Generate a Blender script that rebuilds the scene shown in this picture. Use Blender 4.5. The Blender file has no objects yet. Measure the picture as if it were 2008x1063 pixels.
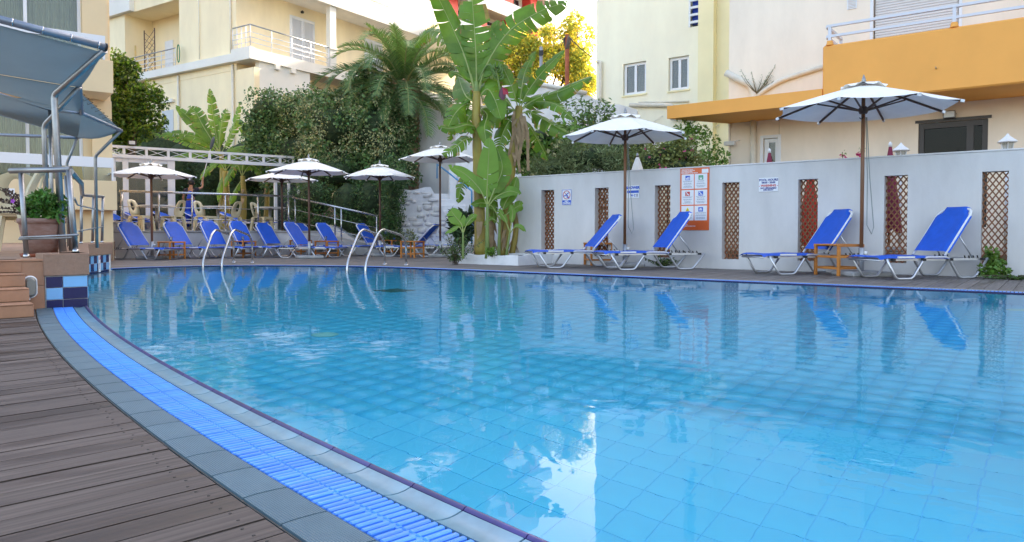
import bpy, bmesh, math, random
import numpy as np
from mathutils import Vector, Matrix, geometry
PI = math.pi
R_ = math.radians
rnd = random.Random(11)
NP = np.random.default_rng(5)
scene = bpy.context.scene
COL = scene.collection

# ------------------------------------------------------------------ camera
CAM_H = 0.65
FPX = 1427.0
PITCH = R_(1.7)
cam_data = bpy.data.cameras.new('camera')
cam_data.sensor_width = 36.0
cam_data.lens = 36.0 * FPX / 2008.0
cam_data.shift_y = -0.017006
cam_data.clip_start = 0.05
cam_data.clip_end = 2000.0
cam = bpy.data.objects.new('camera', cam_data)
cam.location = (0, 0, CAM_H)
cam.rotation_euler = (PI / 2 - PITCH, 0, 0)
COL.objects.link(cam)
scene.camera = cam

# ------------------------------------------------------------------ sky, sun, exposure
SUN_AZ, SUN_EL = R_(42), R_(26)          # azimuth measured from +Y towards +X
world = bpy.data.worlds.new('World')
scene.world = world
world.use_nodes = True
wn = world.node_tree.nodes
wl = world.node_tree.links
sky = wn.new('ShaderNodeTexSky')
sky.sky_type = 'NISHITA'
sky.sun_disc = False
sky.sun_elevation = SUN_EL
sky.sun_rotation = SUN_AZ
sky.air_density = 1.0
sky.dust_density = 3.2
sky.ozone_density = 0.0
wn['Background'].inputs['Strength'].default_value = 0.15
wb = wn.new('ShaderNodeMixRGB'); wb.blend_type = 'MULTIPLY'; wb.inputs[0].default_value = 1.0; wb.inputs[2].default_value = (1.10, 1.0, 0.945, 1)   # even daylight white balance
wl.new(sky.outputs[0], wb.inputs[1]); wl.new(wb.outputs[0], wn['Background'].inputs['Color'])
sun_data = bpy.data.lights.new('sun', 'SUN')
sun_data.energy = 3.0
sun_data.angle = R_(0.5)
sun_data.color = (1.0, 0.9, 0.74)
sun = bpy.data.objects.new('sun', sun_data)
sdir = Vector((math.sin(SUN_AZ) * math.cos(SUN_EL), math.cos(SUN_AZ) * math.cos(SUN_EL), math.sin(SUN_EL)))
sun.rotation_euler = sdir.to_track_quat('Z', 'Y').to_euler()
sun.location = (20, 20, 40)
COL.objects.link(sun)
vs = scene.view_settings
vs.view_transform = 'Standard'
vs.look = 'None'
vs.exposure = 2.30
vs.gamma = 1.0
vs.use_curve_mapping = False
scene.cycles.max_bounces = 10
scene.cycles.transparent_max_bounces = 16
scene.cycles.caustics_refractive = True
scene.cycles.caustics_reflective = False

# ------------------------------------------------------------------ measuring: pixel of the photograph + distance -> place
_F = np.array([0, math.cos(PITCH), -math.sin(PITCH)])
_U = np.array([0, math.sin(PITCH), math.cos(PITCH)])
_SH = -(76.5 - FPX * math.tan(PITCH))
def ray(u, v):
    return _F + (u - 1004) / FPX * np.array([1.0, 0, 0]) + ((531.5 - v) + _SH) / FPX * _U
def at(u, v, Y):
    d = ray(u, v)
    return Vector(d * (Y / d[1])) + Vector((0, 0, CAM_H))
def gnd(u, v, z=0.0):
    d = ray(u, v)
    return Vector(d * ((z - CAM_H) / d[2])) + Vector((0, 0, CAM_H))
class Frame:
    """a rotated ground frame: local x, local y (away), z"""
    def __init__(self, ox, oy, rot):
        self.o = Vector((ox, oy, 0)); self.rot = rot
        self.x = Vector((math.cos(rot), math.sin(rot), 0)); self.y = Vector((-math.sin(rot), math.cos(rot), 0))
    def hit(self, u, v, c):                      # pixel on the plane y = c  -> (x, z)
        d = Vector(ray(u, v)); o = Vector((0, 0, CAM_H)) - self.o
        k = (c - o.dot(self.y)) / d.dot(self.y)
        p = o + d * k
        return p.dot(self.x), p.z
    def hitx(self, u, v, c):                     # pixel on the plane x = c -> (y, z)
        d = Vector(ray(u, v)); o = Vector((0, 0, CAM_H)) - self.o
        k = (c - o.dot(self.x)) / d.dot(self.x)
        p = o + d * k
        return p.dot(self.y), p.z
    def w(self, x, y, z=0.0):
        return self.o + self.x * x + self.y * y + Vector((0, 0, z))
    def loc(self, p):
        q = Vector(p) - self.o
        return Vector((q.dot(self.x), q.dot(self.y), p[2]))
WA = Frame(0, 0, -R_(37.1))                      # the long white wall and the buildings on the right

# ------------------------------------------------------------------ materials
MATS = {}
def mat(name, col, rough=0.6, metal=0.0, spec=0.5, var=0.0, vscale=3.0, col2=None, bump=0.0, bscale=60.0, detail=4.0,
        stretch=(1, 1, 1), island=0.0, coat=0.0, rvar=0.0, trans=None, objrand=0.0):
    if name in MATS: return MATS[name]
    m = bpy.data.materials.new(name); m.use_nodes = True
    nt = m.node_tree; N = nt.nodes; L = nt.links
    b = N['Principled BSDF']
    b.inputs['Base Color'].default_value = (*col, 1)
    b.inputs['Roughness'].default_value = rough
    b.inputs['Metallic'].default_value = metal
    b.inputs['Specular IOR Level'].default_value = spec
    if coat: b.inputs['Coat Weight'].default_value = coat
    tc = N.new('ShaderNodeTexCoord')
    mp = N.new('ShaderNodeMapping'); mp.inputs['Scale'].default_value = stretch
    L.new(tc.outputs['Object'], mp.inputs['Vector'])
    src = None
    if var or col2:
        n = N.new('ShaderNodeTexNoise'); n.inputs['Scale'].default_value = vscale; n.inputs['Detail'].default_value = detail
        n.inputs['Roughness'].default_value = 0.62
        L.new(mp.outputs[0], n.inputs['Vector'])
        r = N.new('ShaderNodeValToRGB')
        c2 = col2 or tuple(max(0, c * (1 - var)) for c in col)
        c1 = col if col2 else tuple(min(1, c * (1 + var)) for c in col)
        r.color_ramp.elements[0].position = 0.3; r.color_ramp.elements[0].color = (*c2, 1)
        r.color_ramp.elements[1].position = 0.7; r.color_ramp.elements[1].color = (*c1, 1)
        L.new(n.outputs['Fac'], r.inputs['Fac'])
        src = r.outputs['Color']
    if island or objrand:
        h = N.new('ShaderNodeHueSaturation')
        if src: L.new(src, h.inputs['Color'])
        else: h.inputs['Color'].default_value = (*col, 1)
        mr = N.new('ShaderNodeMapRange')
        if island:
            g = N.new('ShaderNodeNewGeometry'); L.new(g.outputs['Random Per Island'], mr.inputs['Value']); amt = island
        else:
            g = N.new('ShaderNodeObjectInfo'); L.new(g.outputs['Random'], mr.inputs['Value']); amt = objrand
        mr.inputs['To Min'].default_value = 1 - amt; mr.inputs['To Max'].default_value = 1 + amt
        L.new(mr.outputs[0], h.inputs['Value'])
        if island:
            m2 = N.new('ShaderNodeMapRange'); m2.inputs['To Min'].default_value = 0.5 + 0.04 * island * 2; m2.inputs['To Max'].default_value = 0.5 - 0.03 * island * 2
            w = N.new('ShaderNodeMath'); w.operation = 'FRACT'
            k = N.new('ShaderNodeMath'); k.operation = 'MULTIPLY'; k.inputs[1].default_value = 7.31
            L.new(g.outputs['Random Per Island'], k.inputs[0]); L.new(k.outputs[0], w.inputs[0]); L.new(w.outputs[0], m2.inputs['Value'])
            L.new(m2.outputs[0], h.inputs['Hue'])
        src = h.outputs['Color']
    if src: L.new(src, b.inputs['Base Color'])
    if rvar:
        n3 = N.new('ShaderNodeTexNoise'); n3.inputs['Scale'].default_value = vscale * 1.7; L.new(mp.outputs[0], n3.inputs['Vector'])
        mr3 = N.new('ShaderNodeMapRange'); mr3.inputs['To Min'].default_value = max(0.02, rough - rvar); mr3.inputs['To Max'].default_value = min(1, rough + rvar)
        L.new(n3.outputs['Fac'], mr3.inputs['Value']); L.new(mr3.outputs[0], b.inputs['Roughness'])
    if bump:
        n2 = N.new('ShaderNodeTexNoise'); n2.inputs['Scale'].default_value = bscale; n2.inputs['Detail'].default_value = 3
        L.new(mp.outputs[0], n2.inputs['Vector'])
        bp = N.new('ShaderNodeBump'); bp.inputs['Strength'].default_value = bump; bp.inputs['Distance'].default_value = 0.02
        L.new(n2.outputs['Fac'], bp.inputs['Height']); L.new(bp.outputs[0], b.inputs['Normal'])
    if trans:
        t = N.new('ShaderNodeBsdfTranslucent'); mx = N.new('ShaderNodeMixShader'); mx.inputs[0].default_value = trans
        if src: L.new(src, t.inputs['Color'])
        else: t.inputs['Color'].default_value = (*col, 1)
        L.new(b.outputs[0], mx.inputs[1]); L.new(t.outputs[0], mx.inputs[2])
        L.new(mx.outputs[0], N['Material Output'].inputs['Surface'])
    MATS[name] = m
    return m
def glass_mat(name, tint=(0.9, 0.95, 0.95), rough=0.02, alpha=0.35, base=(0.03, 0.04, 0.05), ior=1.6):
    """window pane: part mirror by angle, part see-through, part dim"""
    if name in MATS: return MATS[name]
    m = bpy.data.materials.new(name); m.use_nodes = True
    N = m.node_tree.nodes; L = m.node_tree.links
    N.remove(N['Principled BSDF'])
    tr = N.new('ShaderNodeBsdfTransparent'); tr.inputs[0].default_value = (*tint, 1)
    df = N.new('ShaderNodeBsdfDiffuse'); df.inputs[0].default_value = (*base, 1)
    gl = N.new('ShaderNodeBsdfGlossy'); gl.inputs['Roughness'].default_value = rough
    m1 = N.new('ShaderNodeMixShader'); m1.inputs[0].default_value = alpha
    L.new(df.outputs[0], m1.inputs[1]); L.new(tr.outputs[0], m1.inputs[2])
    fr = N.new('ShaderNodeFresnel'); fr.inputs[0].default_value = ior
    m2 = N.new('ShaderNodeMixShader'); L.new(fr.outputs[0], m2.inputs[0]); L.new(m1.outputs[0], m2.inputs[1]); L.new(gl.outputs[0], m2.inputs[2])
    L.new(m2.outputs[0], N['Material Output'].inputs['Surface'])
    MATS[name] = m
    return m

# ------------------------------------------------------------------ mesh builder
class MB:
    def __init__(self): self.v = []; self.f = []; self.mi = []; self.sm = []
    def add(self, vs, fs, mi=0, smooth=False):
        o = len(self.v); self.v.extend([tuple(p) for p in vs])
        for q in fs: self.f.append(tuple(i + o for i in q)); self.mi.append(mi); self.sm.append(smooth)
        return self
    def box(self, lo, hi, mi=0, M=None):
        x0, y0, z0 = lo; x1, y1, z1 = hi
        p = [(x0, y0, z0), (x1, y0, z0), (x1, y1, z0), (x0, y1, z0), (x0, y0, z1), (x1, y0, z1), (x1, y1, z1), (x0, y1, z1)]
        if M: p = [M @ Vector(q) for q in p]
        return self.add(p, [(0, 3, 2, 1), (4, 5, 6, 7), (0, 1, 5, 4), (1, 2, 6, 5), (2, 3, 7, 6), (3, 0, 4, 7)], mi)
    def bbox(self, lo, hi, b=0.004, mi=0):                  # box with bevelled edges (chamfer)
        bm = bmesh.new(); bmesh.ops.create_cube(bm, size=1)
        for q in bm.verts: q.co = Vector([(lo[i] + hi[i]) / 2 + q.co[i] * (hi[i] - lo[i]) for i in range(3)])
        bmesh.ops.bevel(bm, geom=bm.edges[:], offset=min(b, min(abs(hi[i] - lo[i]) for i in range(3)) * 0.45), segments=1, affect='EDGES')
        bm.verts.index_update()
        self.add([q.co[:] for q in bm.verts], [[q.index for q in f.verts] for f in bm.faces], mi); bm.free()
        return self
    def beam(self, a, b, w, h, mi=0, up=(0, 0, 1)):         # box along a line
        a = Vector(a); b = Vector(b); d = (b - a); L = d.length; d.normalize()
        s = d.cross(Vector(up))
        if s.length < 1e-4: s = Vector((1, 0, 0))
        s.normalize(); u = s.cross(d)
        M = Matrix(((d.x, s.x, u.x, a.x), (d.y, s.y, u.y, a.y), (d.z, s.z, u.z, a.z), (0, 0, 0, 1)))
        return self.box((0, -w / 2, -h / 2), (L, w / 2, h / 2), mi, M)
    def tube(self, pts, r, n=8, mi=0, cap=True, smooth=True, closed=False):
        pts = [Vector(p) for p in pts]; k = len(pts)
        rs = r if isinstance(r, (list, tuple)) else [r] * k
        vs = []; prev = None
        for i, p in enumerate(pts):
            if closed: d = pts[(i + 1) % k] - pts[i - 1]
            else: d = pts[min(i + 1, k - 1)] - pts[max(i - 1, 0)]
            if d.length < 1e-9: d = Vector((0, 0, 1))
            d.normalize()
            if prev is None:
                a = Vector((0, 0, 1)) if abs(d.z) < 0.9 else Vector((1, 0, 0))
                s = d.cross(a).normalized()
            else:
                s = prev - d * prev.dot(d)
                if s.length < 1e-6: s = d.orthogonal()
                s.normalize()
            prev = s; t = d.cross(s)
            for j in range(n):
                c = 2 * PI * j / n
                vs.append(p + (s * math.cos(c) + t * math.sin(c)) * rs[i])
        fs = []
        for i in range(k if closed else k - 1):
            i2 = (i + 1) % k
            for j in range(n): fs.append((i * n + j, i * n + (j + 1) % n, i2 * n + (j + 1) % n, i2 * n + j))
        self.add(vs, fs, mi, smooth)
        if cap and not closed:
            o = len(self.v) - len(vs)
            self.f.append(tuple(o + j for j in range(n))[::-1]); self.mi.append(mi); self.sm.append(False)
            self.f.append(tuple(o + (k - 1) * n + j for j in range(n))); self.mi.append(mi); self.sm.append(False)
        return self
    def lathe(self, prof, n=20, c=(0, 0, 0), mi=0, smooth=True, cap=True):
        vs = [(c[0] + r * math.cos(2 * PI * j / n), c[1] + r * math.sin(2 * PI * j / n), c[2] + z) for r, z in prof for j in range(n)]
        k = len(prof)
        fs = [(i * n + j, i * n + (j + 1) % n, (i + 1) * n + (j + 1) % n, (i + 1) * n + j) for i in range(k - 1) for j in range(n)]
        self.add(vs, fs, mi, smooth)
        if cap:
            o = len(self.v) - len(vs)
            self.f.append(tuple(o + j for j in range(n))[::-1]); self.mi.append(mi); self.sm.append(False)
            self.f.append(tuple(o + (k - 1) * n + j for j in range(n))); self.mi.append(mi); self.sm.append(False)
        return self
    def prism(self, poly, z0, z1, mi=0, M=None):            # poly: xy list, counter-clockwise
        k = len(poly); vs = [(x, y, z0) for x, y in poly] + [(x, y, z1) for x, y in poly]
        if M: vs = [M @ Vector(q) for q in vs]
        fs = [tuple(range(k))[::-1], tuple(range(k, 2 * k))] + [(i, (i + 1) % k, k + (i + 1) % k, k + i) for i in range(k)]
        return self.add(vs, fs, mi)
    def grid(self, P, mi=0, smooth=True):                   # P[i][j] points
        a = len(P); b = len(P[0])
        return self.add([q for row in P for q in row], [(i * b + j, i * b + j + 1, (i + 1) * b + j + 1, (i + 1) * b + j) for i in range(a - 1) for j in range(b - 1)], mi, smooth)
    def wall(self, x0, x1, z0, z1, y0, y1, holes, mi=0):    # wall slab with rectangular through-openings (x0,x1,z0,z1)
        xs = sorted({x0, x1} | {h[i] for h in holes for i in (0, 1) if x0 < h[i] < x1})
        zs = sorted({z0, z1} | {h[i] for h in holes for i in (2, 3) if z0 < h[i] < z1})
        def solid(i, j):
            if i < 0 or j < 0 or i >= len(xs) - 1 or j >= len(zs) - 1: return False
            cx = (xs[i] + xs[i + 1]) / 2; cz = (zs[j] + zs[j + 1]) / 2
            return not any(h[0] < cx < h[1] and h[2] < cz < h[3] for h in holes)
        for i in range(len(xs) - 1):
            for j in range(len(zs) - 1):
                if not solid(i, j): continue
                a, b, c, d = xs[i], xs[i + 1], zs[j], zs[j + 1]
                self.add([(a, y0, c), (b, y0, c), (b, y0, d), (a, y0, d)], [(0, 1, 2, 3)], mi)
                self.add([(a, y1, c), (b, y1, c), (b, y1, d), (a, y1, d)], [(3, 2, 1, 0)], mi)
                if not solid(i - 1, j): self.add([(a, y0, c), (a, y0, d), (a, y1, d), (a, y1, c)], [(0, 1, 2, 3)], mi)
                if not solid(i + 1, j): self.add([(b, y0, c), (b, y1, c), (b, y1, d), (b, y0, d)], [(0, 1, 2, 3)], mi)
                if not solid(i, j - 1): self.add([(a, y0, c), (a, y1, c), (b, y1, c), (b, y0, c)], [(0, 1, 2, 3)], mi)
                if not solid(i, j + 1): self.add([(a, y0, d), (b, y0, d), (b, y1, d), (a, y1, d)], [(0, 1, 2, 3)], mi)
        return self
    def mesh(self, name, mats):
        me = bpy.data.meshes.new(name); me.from_pydata(self.v, [], self.f)
        for m in (mats if isinstance(mats, (list, tuple)) else [mats]): me.materials.append(m)
        if any(self.mi): me.polygons.foreach_set('material_index', self.mi)
        if any(self.sm): me.polygons.foreach_set('use_smooth', self.sm)
        me.update()
        return me
    def build(self, name, mats, parent=None):
        return link(name, self.mesh(name, mats), parent)
def link(name, me, parent=None):
    o = bpy.data.objects.new(name, me); COL.objects.link(o)
    if parent is not None: o.parent = parent
    return o
def npmesh(name, V, Fq, mats, parent=None, smooth=False, mi=None):   # fast: arrays of vertices and quads
    me = bpy.data.meshes.new(name)
    V = np.asarray(V, np.float32); Fq = np.asarray(Fq, np.int32)
    me.vertices.add(len(V)); me.vertices.foreach_set('co', V.ravel())
    k = Fq.shape[1]
    me.loops.add(Fq.size); me.loops.foreach_set('vertex_index', Fq.ravel())
    me.polygons.add(len(Fq)); me.polygons.foreach_set('loop_start', np.arange(0, Fq.size, k, dtype=np.int32))
    me.polygons.foreach_set('loop_total', np.full(len(Fq), k, np.int32))
    for m in (mats if isinstance(mats, (list, tuple)) else [mats]): me.materials.append(m)
    if mi is not None: me.polygons.foreach_set('material_index', np.asarray(mi, np.int32))
    if smooth: me.polygons.foreach_set('use_smooth', np.ones(len(Fq), bool))
    me.update(calc_edges=True); me.validate()
    return link(name, me, parent)
def tag(o, label=None, cat=None, group=None, kind=None):
    if label: o['label'] = label
    if cat: o['category'] = cat
    if group: o['group'] = group
    if kind: o['kind'] = kind
    return o
def thing(name, label, cat, loc=(0, 0, 0), rz=0.0, group=None):
    o = bpy.data.objects.new(name, None); COL.objects.link(o); o.empty_display_size = 0.2
    o.location = loc; o.rotation_euler = (0, 0, rz)
    return tag(o, label, cat, group)
def copy_tree(o, parent=None):
    c = o.copy(); COL.objects.link(c); c.parent = parent
    for ch in [k for k in o.children]: copy_tree(ch, c)
    return c
def text_part(name, body, size, m, parent, loc, rot, align='CENTER', sx=1.0, bold=0.0):
    cu = bpy.data.curves.new(name, 'FONT'); cu.body = body; cu.size = size; cu.align_x = align; cu.align_y = 'CENTER'
    cu.extrude = 0.0006; cu.offset = bold; cu.resolution_u = 2
    t = bpy.data.objects.new(name, cu); COL.objects.link(t)
    dg = bpy.context.evaluated_depsgraph_get()
    me = bpy.data.meshes.new_from_object(t.evaluated_get(dg)); me.name = name
    bpy.data.objects.remove(t); bpy.data.curves.remove(cu)
    me.materials.clear(); me.materials.append(m)
    o = link(name, me, parent); o.location = loc; o.rotation_euler = rot; o.scale = (sx, 1, 1)
    return o
def catmull(pts, n=8):
    pts = [Vector(p) for p in pts]; out = []
    P = [pts[0] * 2 - pts[1]] + pts + [pts[-1] * 2 - pts[-2]]
    for i in range(1, len(P) - 2):
        for k in range(n):
            t = k / n
            a, b, c, d = P[i - 1], P[i], P[i + 1], P[i + 2]
            out.append(0.5 * ((2 * b) + (c - a) * t + (2 * a - 5 * b + 4 * c - d) * t * t + (3 * b - a - 3 * c + d) * t ** 3))
    out.append(pts[-1]); return out
def round_path(pts, r, n=5):                               # polyline with rounded corners
    pts = [Vector(p) for p in pts]; out = [pts[0]]
    for i in range(1, len(pts) - 1):
        a, b, c = pts[i - 1], pts[i], pts[i + 1]
        d1 = (a - b); d2 = (c - b); rr = min(r, d1.length * 0.45, d2.length * 0.45)
        p = b + d1.normalized() * rr; q = b + d2.normalized() * rr
        for k in range(n + 1):
            t = k / n; out.append(p * (1 - t) ** 2 + b * 2 * t * (1 - t) + q * t * t)
    out.append(pts[-1]); return out

# leaf clouds ---------------------------------------------------------------
def leaf_arrays(C, Nrm, size, aspect=0.45, droop=0.0, jitter=0.7, rng=NP):
    """one folded rhombic leaf (4 verts, 1 quad) per centre"""
    n = len(C); C = np.asarray(C, float)
    D = np.asarray(Nrm, float) + rng.normal(0, jitter, (n, 3)); D[:, 2] -= droop
    D /= np.linalg.norm(D, axis=1)[:, None] + 1e-9
    A = rng.normal(0, 1, (n, 3)); S = np.cross(D, A); S /= np.linalg.norm(S, axis=1)[:, None] + 1e-9
    U = np.cross(S, D)
    s = (size * rng.uniform(0.6, 1.35, n))[:, None]
    base = C - D * s * 0.5; tip = C + D * s * 0.5
    l = C + S * s * aspect * 0.5 + U * s * 0.08; r = C - S * s * aspect * 0.5 + U * s * 0.08
    V = np.stack([base, r, tip, l], 1).reshape(-1, 3)
    Fq = np.arange(4 * n).reshape(n, 4)
    return V, Fq
def blob_points(n, blobs, rng=NP, shell=0.55):
    """points spread through a list of ellipsoids (cx,cy,cz,rx,ry,rz), denser near the skin"""
    vol = np.array([b[3] * b[4] * b[5] for b in blobs]) ** 0.7; vol /= vol.sum()
    idx = rng.choice(len(blobs), n, p=vol); B = np.array(blobs)[idx]
    d = rng.normal(0, 1, (n, 3)); d /= np.linalg.norm(d, axis=1)[:, None]
    r = shell + (1 - shell) * rng.uniform(0, 1, n) ** 0.6
    r *= rng.uniform(0.85, 1.12, n)
    return B[:, :3] + d * B[:, 3:] * r[:, None], d
def clumpy_blobs(c, rad, n, rs, rng=rnd, flat=0.8):
    """n small ellipsoids scattered on/in one big ellipsoid"""
    out = []
    for i in range(n):
        d = Vector((rng.gauss(0, 1), rng.gauss(0, 1), rng.gauss(0, 1))).normalized(); k = rng.uniform(0.35, 1.0)
        r = rs * rng.uniform(0.6, 1.4)
        out.append((c[0] + d.x * rad[0] * k, c[1] + d.y * rad[1] * k, c[2] + d.z * rad[2] * k, r, r, r * flat))
    return out
# ------------------------------------------------------------------ shared materials
def wood_mat(name, c1, c2, c3, rot, objrand=0.12):
    """weathered board: grain along one direction, damp patches of their own shape"""
    m = bpy.data.materials.new(name); m.use_nodes = True
    N = m.node_tree.nodes; L = m.node_tree.links; b = N['Principled BSDF']
    tc = N.new('ShaderNodeTexCoord')
    mp = N.new('ShaderNodeMapping'); mp.inputs['Rotation'].default_value = (0, 0, rot); L.new(tc.outputs['Object'], mp.inputs['Vector'])
    s1 = N.new('ShaderNodeMapping'); s1.inputs['Scale'].default_value = (1.6, 60, 20); L.new(mp.outputs[0], s1.inputs['Vector'])
    n1 = N.new('ShaderNodeTexNoise'); n1.inputs['Scale'].default_value = 1.0; n1.inputs['Detail'].default_value = 6; L.new(s1.outputs[0], n1.inputs['Vector'])
    r1 = N.new('ShaderNodeValToRGB'); r1.color_ramp.elements[0].color = (*c1, 1); r1.color_ramp.elements[1].color = (*c2, 1)
    r1.color_ramp.elements[0].position = 0.32; r1.color_ramp.elements[1].position = 0.68; L.new(n1.outputs['Fac'], r1.inputs['Fac'])
    s2 = N.new('ShaderNodeMapping'); s2.inputs['Scale'].default_value = (0.85, 4.6, 1); L.new(mp.outputs[0], s2.inputs['Vector'])
    oi = N.new('ShaderNodeObjectInfo')
    ad = N.new('ShaderNodeVectorMath'); ad.operation = 'ADD'
    cb = N.new('ShaderNodeCombineXYZ'); kk = N.new('ShaderNodeMath'); kk.operation = 'MULTIPLY'; kk.inputs[1].default_value = 1.3
    L.new(oi.outputs['Random'], kk.inputs[0]); L.new(kk.outputs[0], cb.inputs[0]); L.new(s2.outputs[0], ad.inputs[0]); L.new(cb.outputs[0], ad.inputs[1])
    n2 = N.new('ShaderNodeTexNoise'); n2.inputs['Scale'].default_value = 1.0; n2.inputs['Detail'].default_value = 4; n2.inputs['Roughness'].default_value = 0.55; L.new(ad.outputs[0], n2.inputs['Vector'])
    r2 = N.new('ShaderNodeValToRGB'); r2.color_ramp.elements[0].position = 0.50; r2.color_ramp.elements[1].position = 0.585
    r2.color_ramp.elements[0].color = (0, 0, 0, 1); r2.color_ramp.elements[1].color = (1, 1, 1, 1); L.new(n2.outputs['Fac'], r2.inputs['Fac'])
    mx = N.new('ShaderNodeMixRGB'); L.new(r2.outputs[0], mx.inputs[0]); L.new(r1.outputs[0], mx.inputs[1])
    mx2 = N.new('ShaderNodeMixRGB'); mx2.blend_type = 'MULTIPLY'; mx2.inputs[0].default_value = 1.0; mx2.inputs[2].default_value = (*c3, 1)
    L.new(r1.outputs[0], mx2.inputs[1]); L.new(mx2.outputs[0], mx.inputs[2])
    h = N.new('ShaderNodeHueSaturation'); mr = N.new('ShaderNodeMapRange'); mr.inputs['To Min'].default_value = 1 - objrand; mr.inputs['To Max'].default_value = 1 + objrand
    L.new(oi.outputs['Random'], mr.inputs['Value']); L.new(mr.outputs[0], h.inputs['Value']); L.new(mx.outputs[0], h.inputs['Color'])
    L.new(h.outputs[0], b.inputs['Base Color'])
    mr2 = N.new('ShaderNodeMapRange'); mr2.inputs['To Min'].default_value = 0.80; mr2.inputs['To Max'].default_value = 0.45
    L.new(r2.outputs[0], mr2.inputs['Value']); L.new(mr2.outputs[0], b.inputs['Roughness'])
    bp = N.new('ShaderNodeBump'); bp.inputs['Strength'].default_value = 0.25; bp.inputs['Distance'].default_value = 0.004
    L.new(n1.outputs['Fac'], bp.inputs['Height']); L.new(bp.outputs[0], b.inputs['Normal'])
    MATS[name] = m
    return m
M_deck_near = wood_mat('weathered_deck_near', (0.064, 0.049, 0.041), (0.130, 0.104, 0.088), (0.46, 0.35, 0.29), -R_(44.3))
M_deck_far = wood_mat('weathered_deck_far', (0.145, 0.123, 0.108), (0.215, 0.19, 0.17), (0.7, 0.66, 0.63), -R_(52.9), 0.10)
M_soil = mat('soil', (0.06, 0.045, 0.035), 0.95, var=0.4, vscale=2, bump=0.3)
M_white = mat('white_painted_wall', (0.65, 0.63, 0.61), 0.75, var=0.10, vscale=1.8, stretch=(1, 1, 0.35), bump=0.10, bscale=45, detail=6)
M_slatblue = mat('grating_blue_plastic', (0.07, 0.285, 0.88), 0.36, spec=0.4, objrand=0.13, var=0.08, vscale=25)
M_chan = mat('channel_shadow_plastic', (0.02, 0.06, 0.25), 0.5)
M_ribbed = None
def ribbed_mat():
    m = mat('ribbed_grey_tile', (0.085, 0.155, 0.20), 0.45, var=0.10, vscale=6, objrand=0.10)
    N = m.node_tree.nodes; L = m.node_tree.links
    tc = N.new('ShaderNodeTexCoord'); sp = N.new('ShaderNodeSeparateXYZ'); L.new(tc.outputs['Object'], sp.inputs[0])
    k = N.new('ShaderNodeMath'); k.operation = 'MULTIPLY'; k.inputs[1].default_value = 2 * PI / 0.0062; L.new(sp.outputs['Y'], k.inputs[0])
    s = N.new('ShaderNodeMath'); s.operation = 'SINE'; L.new(k.outputs[0], s.inputs[0])
    bp = N.new('ShaderNodeBump'); bp.inputs['Strength'].default_value = 0.6; bp.inputs['Distance'].default_value = 0.0015
    L.new(s.outputs[0], bp.inputs['Height']); L.new(bp.outputs[0], N['Principled BSDF'].inputs['Normal'])
    return m
M_ribbed = ribbed_mat()
M_gutter = mat('wet_gutter_tile', (0.14, 0.275, 0.36), 0.30, spec=0.35, var=0.18, vscale=9, objrand=0.08, coat=0.12)
M_nosing = mat('nosing_dark_blue', (0.045, 0.035, 0.16), 0.35, var=0.3, vscale=12, coat=0.1, objrand=0.25)
M_grout = mat('brown_grout', (0.20, 0.17, 0.13), 0.9, var=0.2, vscale=20)
M_tile_pale = mat('glazed_tile_pale_blue', (0.16, 0.42, 0.72), 0.15, coat=0.5, var=0.05, vscale=5)
M_tile_navy = mat('glazed_tile_navy', (0.010, 0.012, 0.075), 0.25, spec=0.3, coat=0.08)
M_grout_w = mat('pale_grout', (0.55, 0.55, 0.55), 0.85, var=0.12, vscale=15)
M_terra = mat('terracotta_tile', (0.33, 0.175, 0.10), 0.7, var=0.14, vscale=7, objrand=0.08, bump=0.08, bscale=90)
M_terra_cap = mat('terracotta_cap', (0.27, 0.165, 0.11), 0.75, var=0.12, vscale=30, detail=8, bump=0.1, bscale=120)
M_steel = mat('brushed_steel', (0.56, 0.57, 0.58), 0.26, metal=1.0, rvar=0.08, vscale=8)
M_steel_dull = mat('dull_steel', (0.33, 0.34, 0.35), 0.42, metal=1.0, var=0.15, vscale=6)
M_alu = mat('aluminium_tube', (0.62, 0.63, 0.65), 0.38, metal=0.85, var=0.06, vscale=5)
M_whiteplastic = mat('white_plastic', (0.78, 0.78, 0.77), 0.4)
M_teak = mat('oiled_teak', (0.62, 0.235, 0.04), 0.5, col2=(0.46, 0.16, 0.028), vscale=6, stretch=(1, 1, 6), objrand=0.1)
M_darkwood = mat('umbrella_dark_wood', (0.10, 0.045, 0.025), 0.5, var=0.3, vscale=8)
M_polewood = mat('umbrella_pole_wood', (0.20, 0.085, 0.035), 0.45, var=0.3, vscale=5, stretch=(1, 1, 0.2))
M_canvas = mat('off_white_canvas', (0.93, 0.91, 0.85), 0.85, var=0.06, vscale=2.2, bump=0.12, bscale=140, trans=0.08, objrand=0.03)
M_concrete = mat('grey_concrete', (0.36, 0.36, 0.36), 0.85, var=0.15, vscale=6, bump=0.15)
def blue_textile():
    m = mat('blue_sling_textile', (0.012, 0.115, 0.66), 0.55, var=0.10, vscale=9, bump=0.12, bscale=420, objrand=0.07, trans=0.12)
    return m
M_blue = blue_textile()

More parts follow.
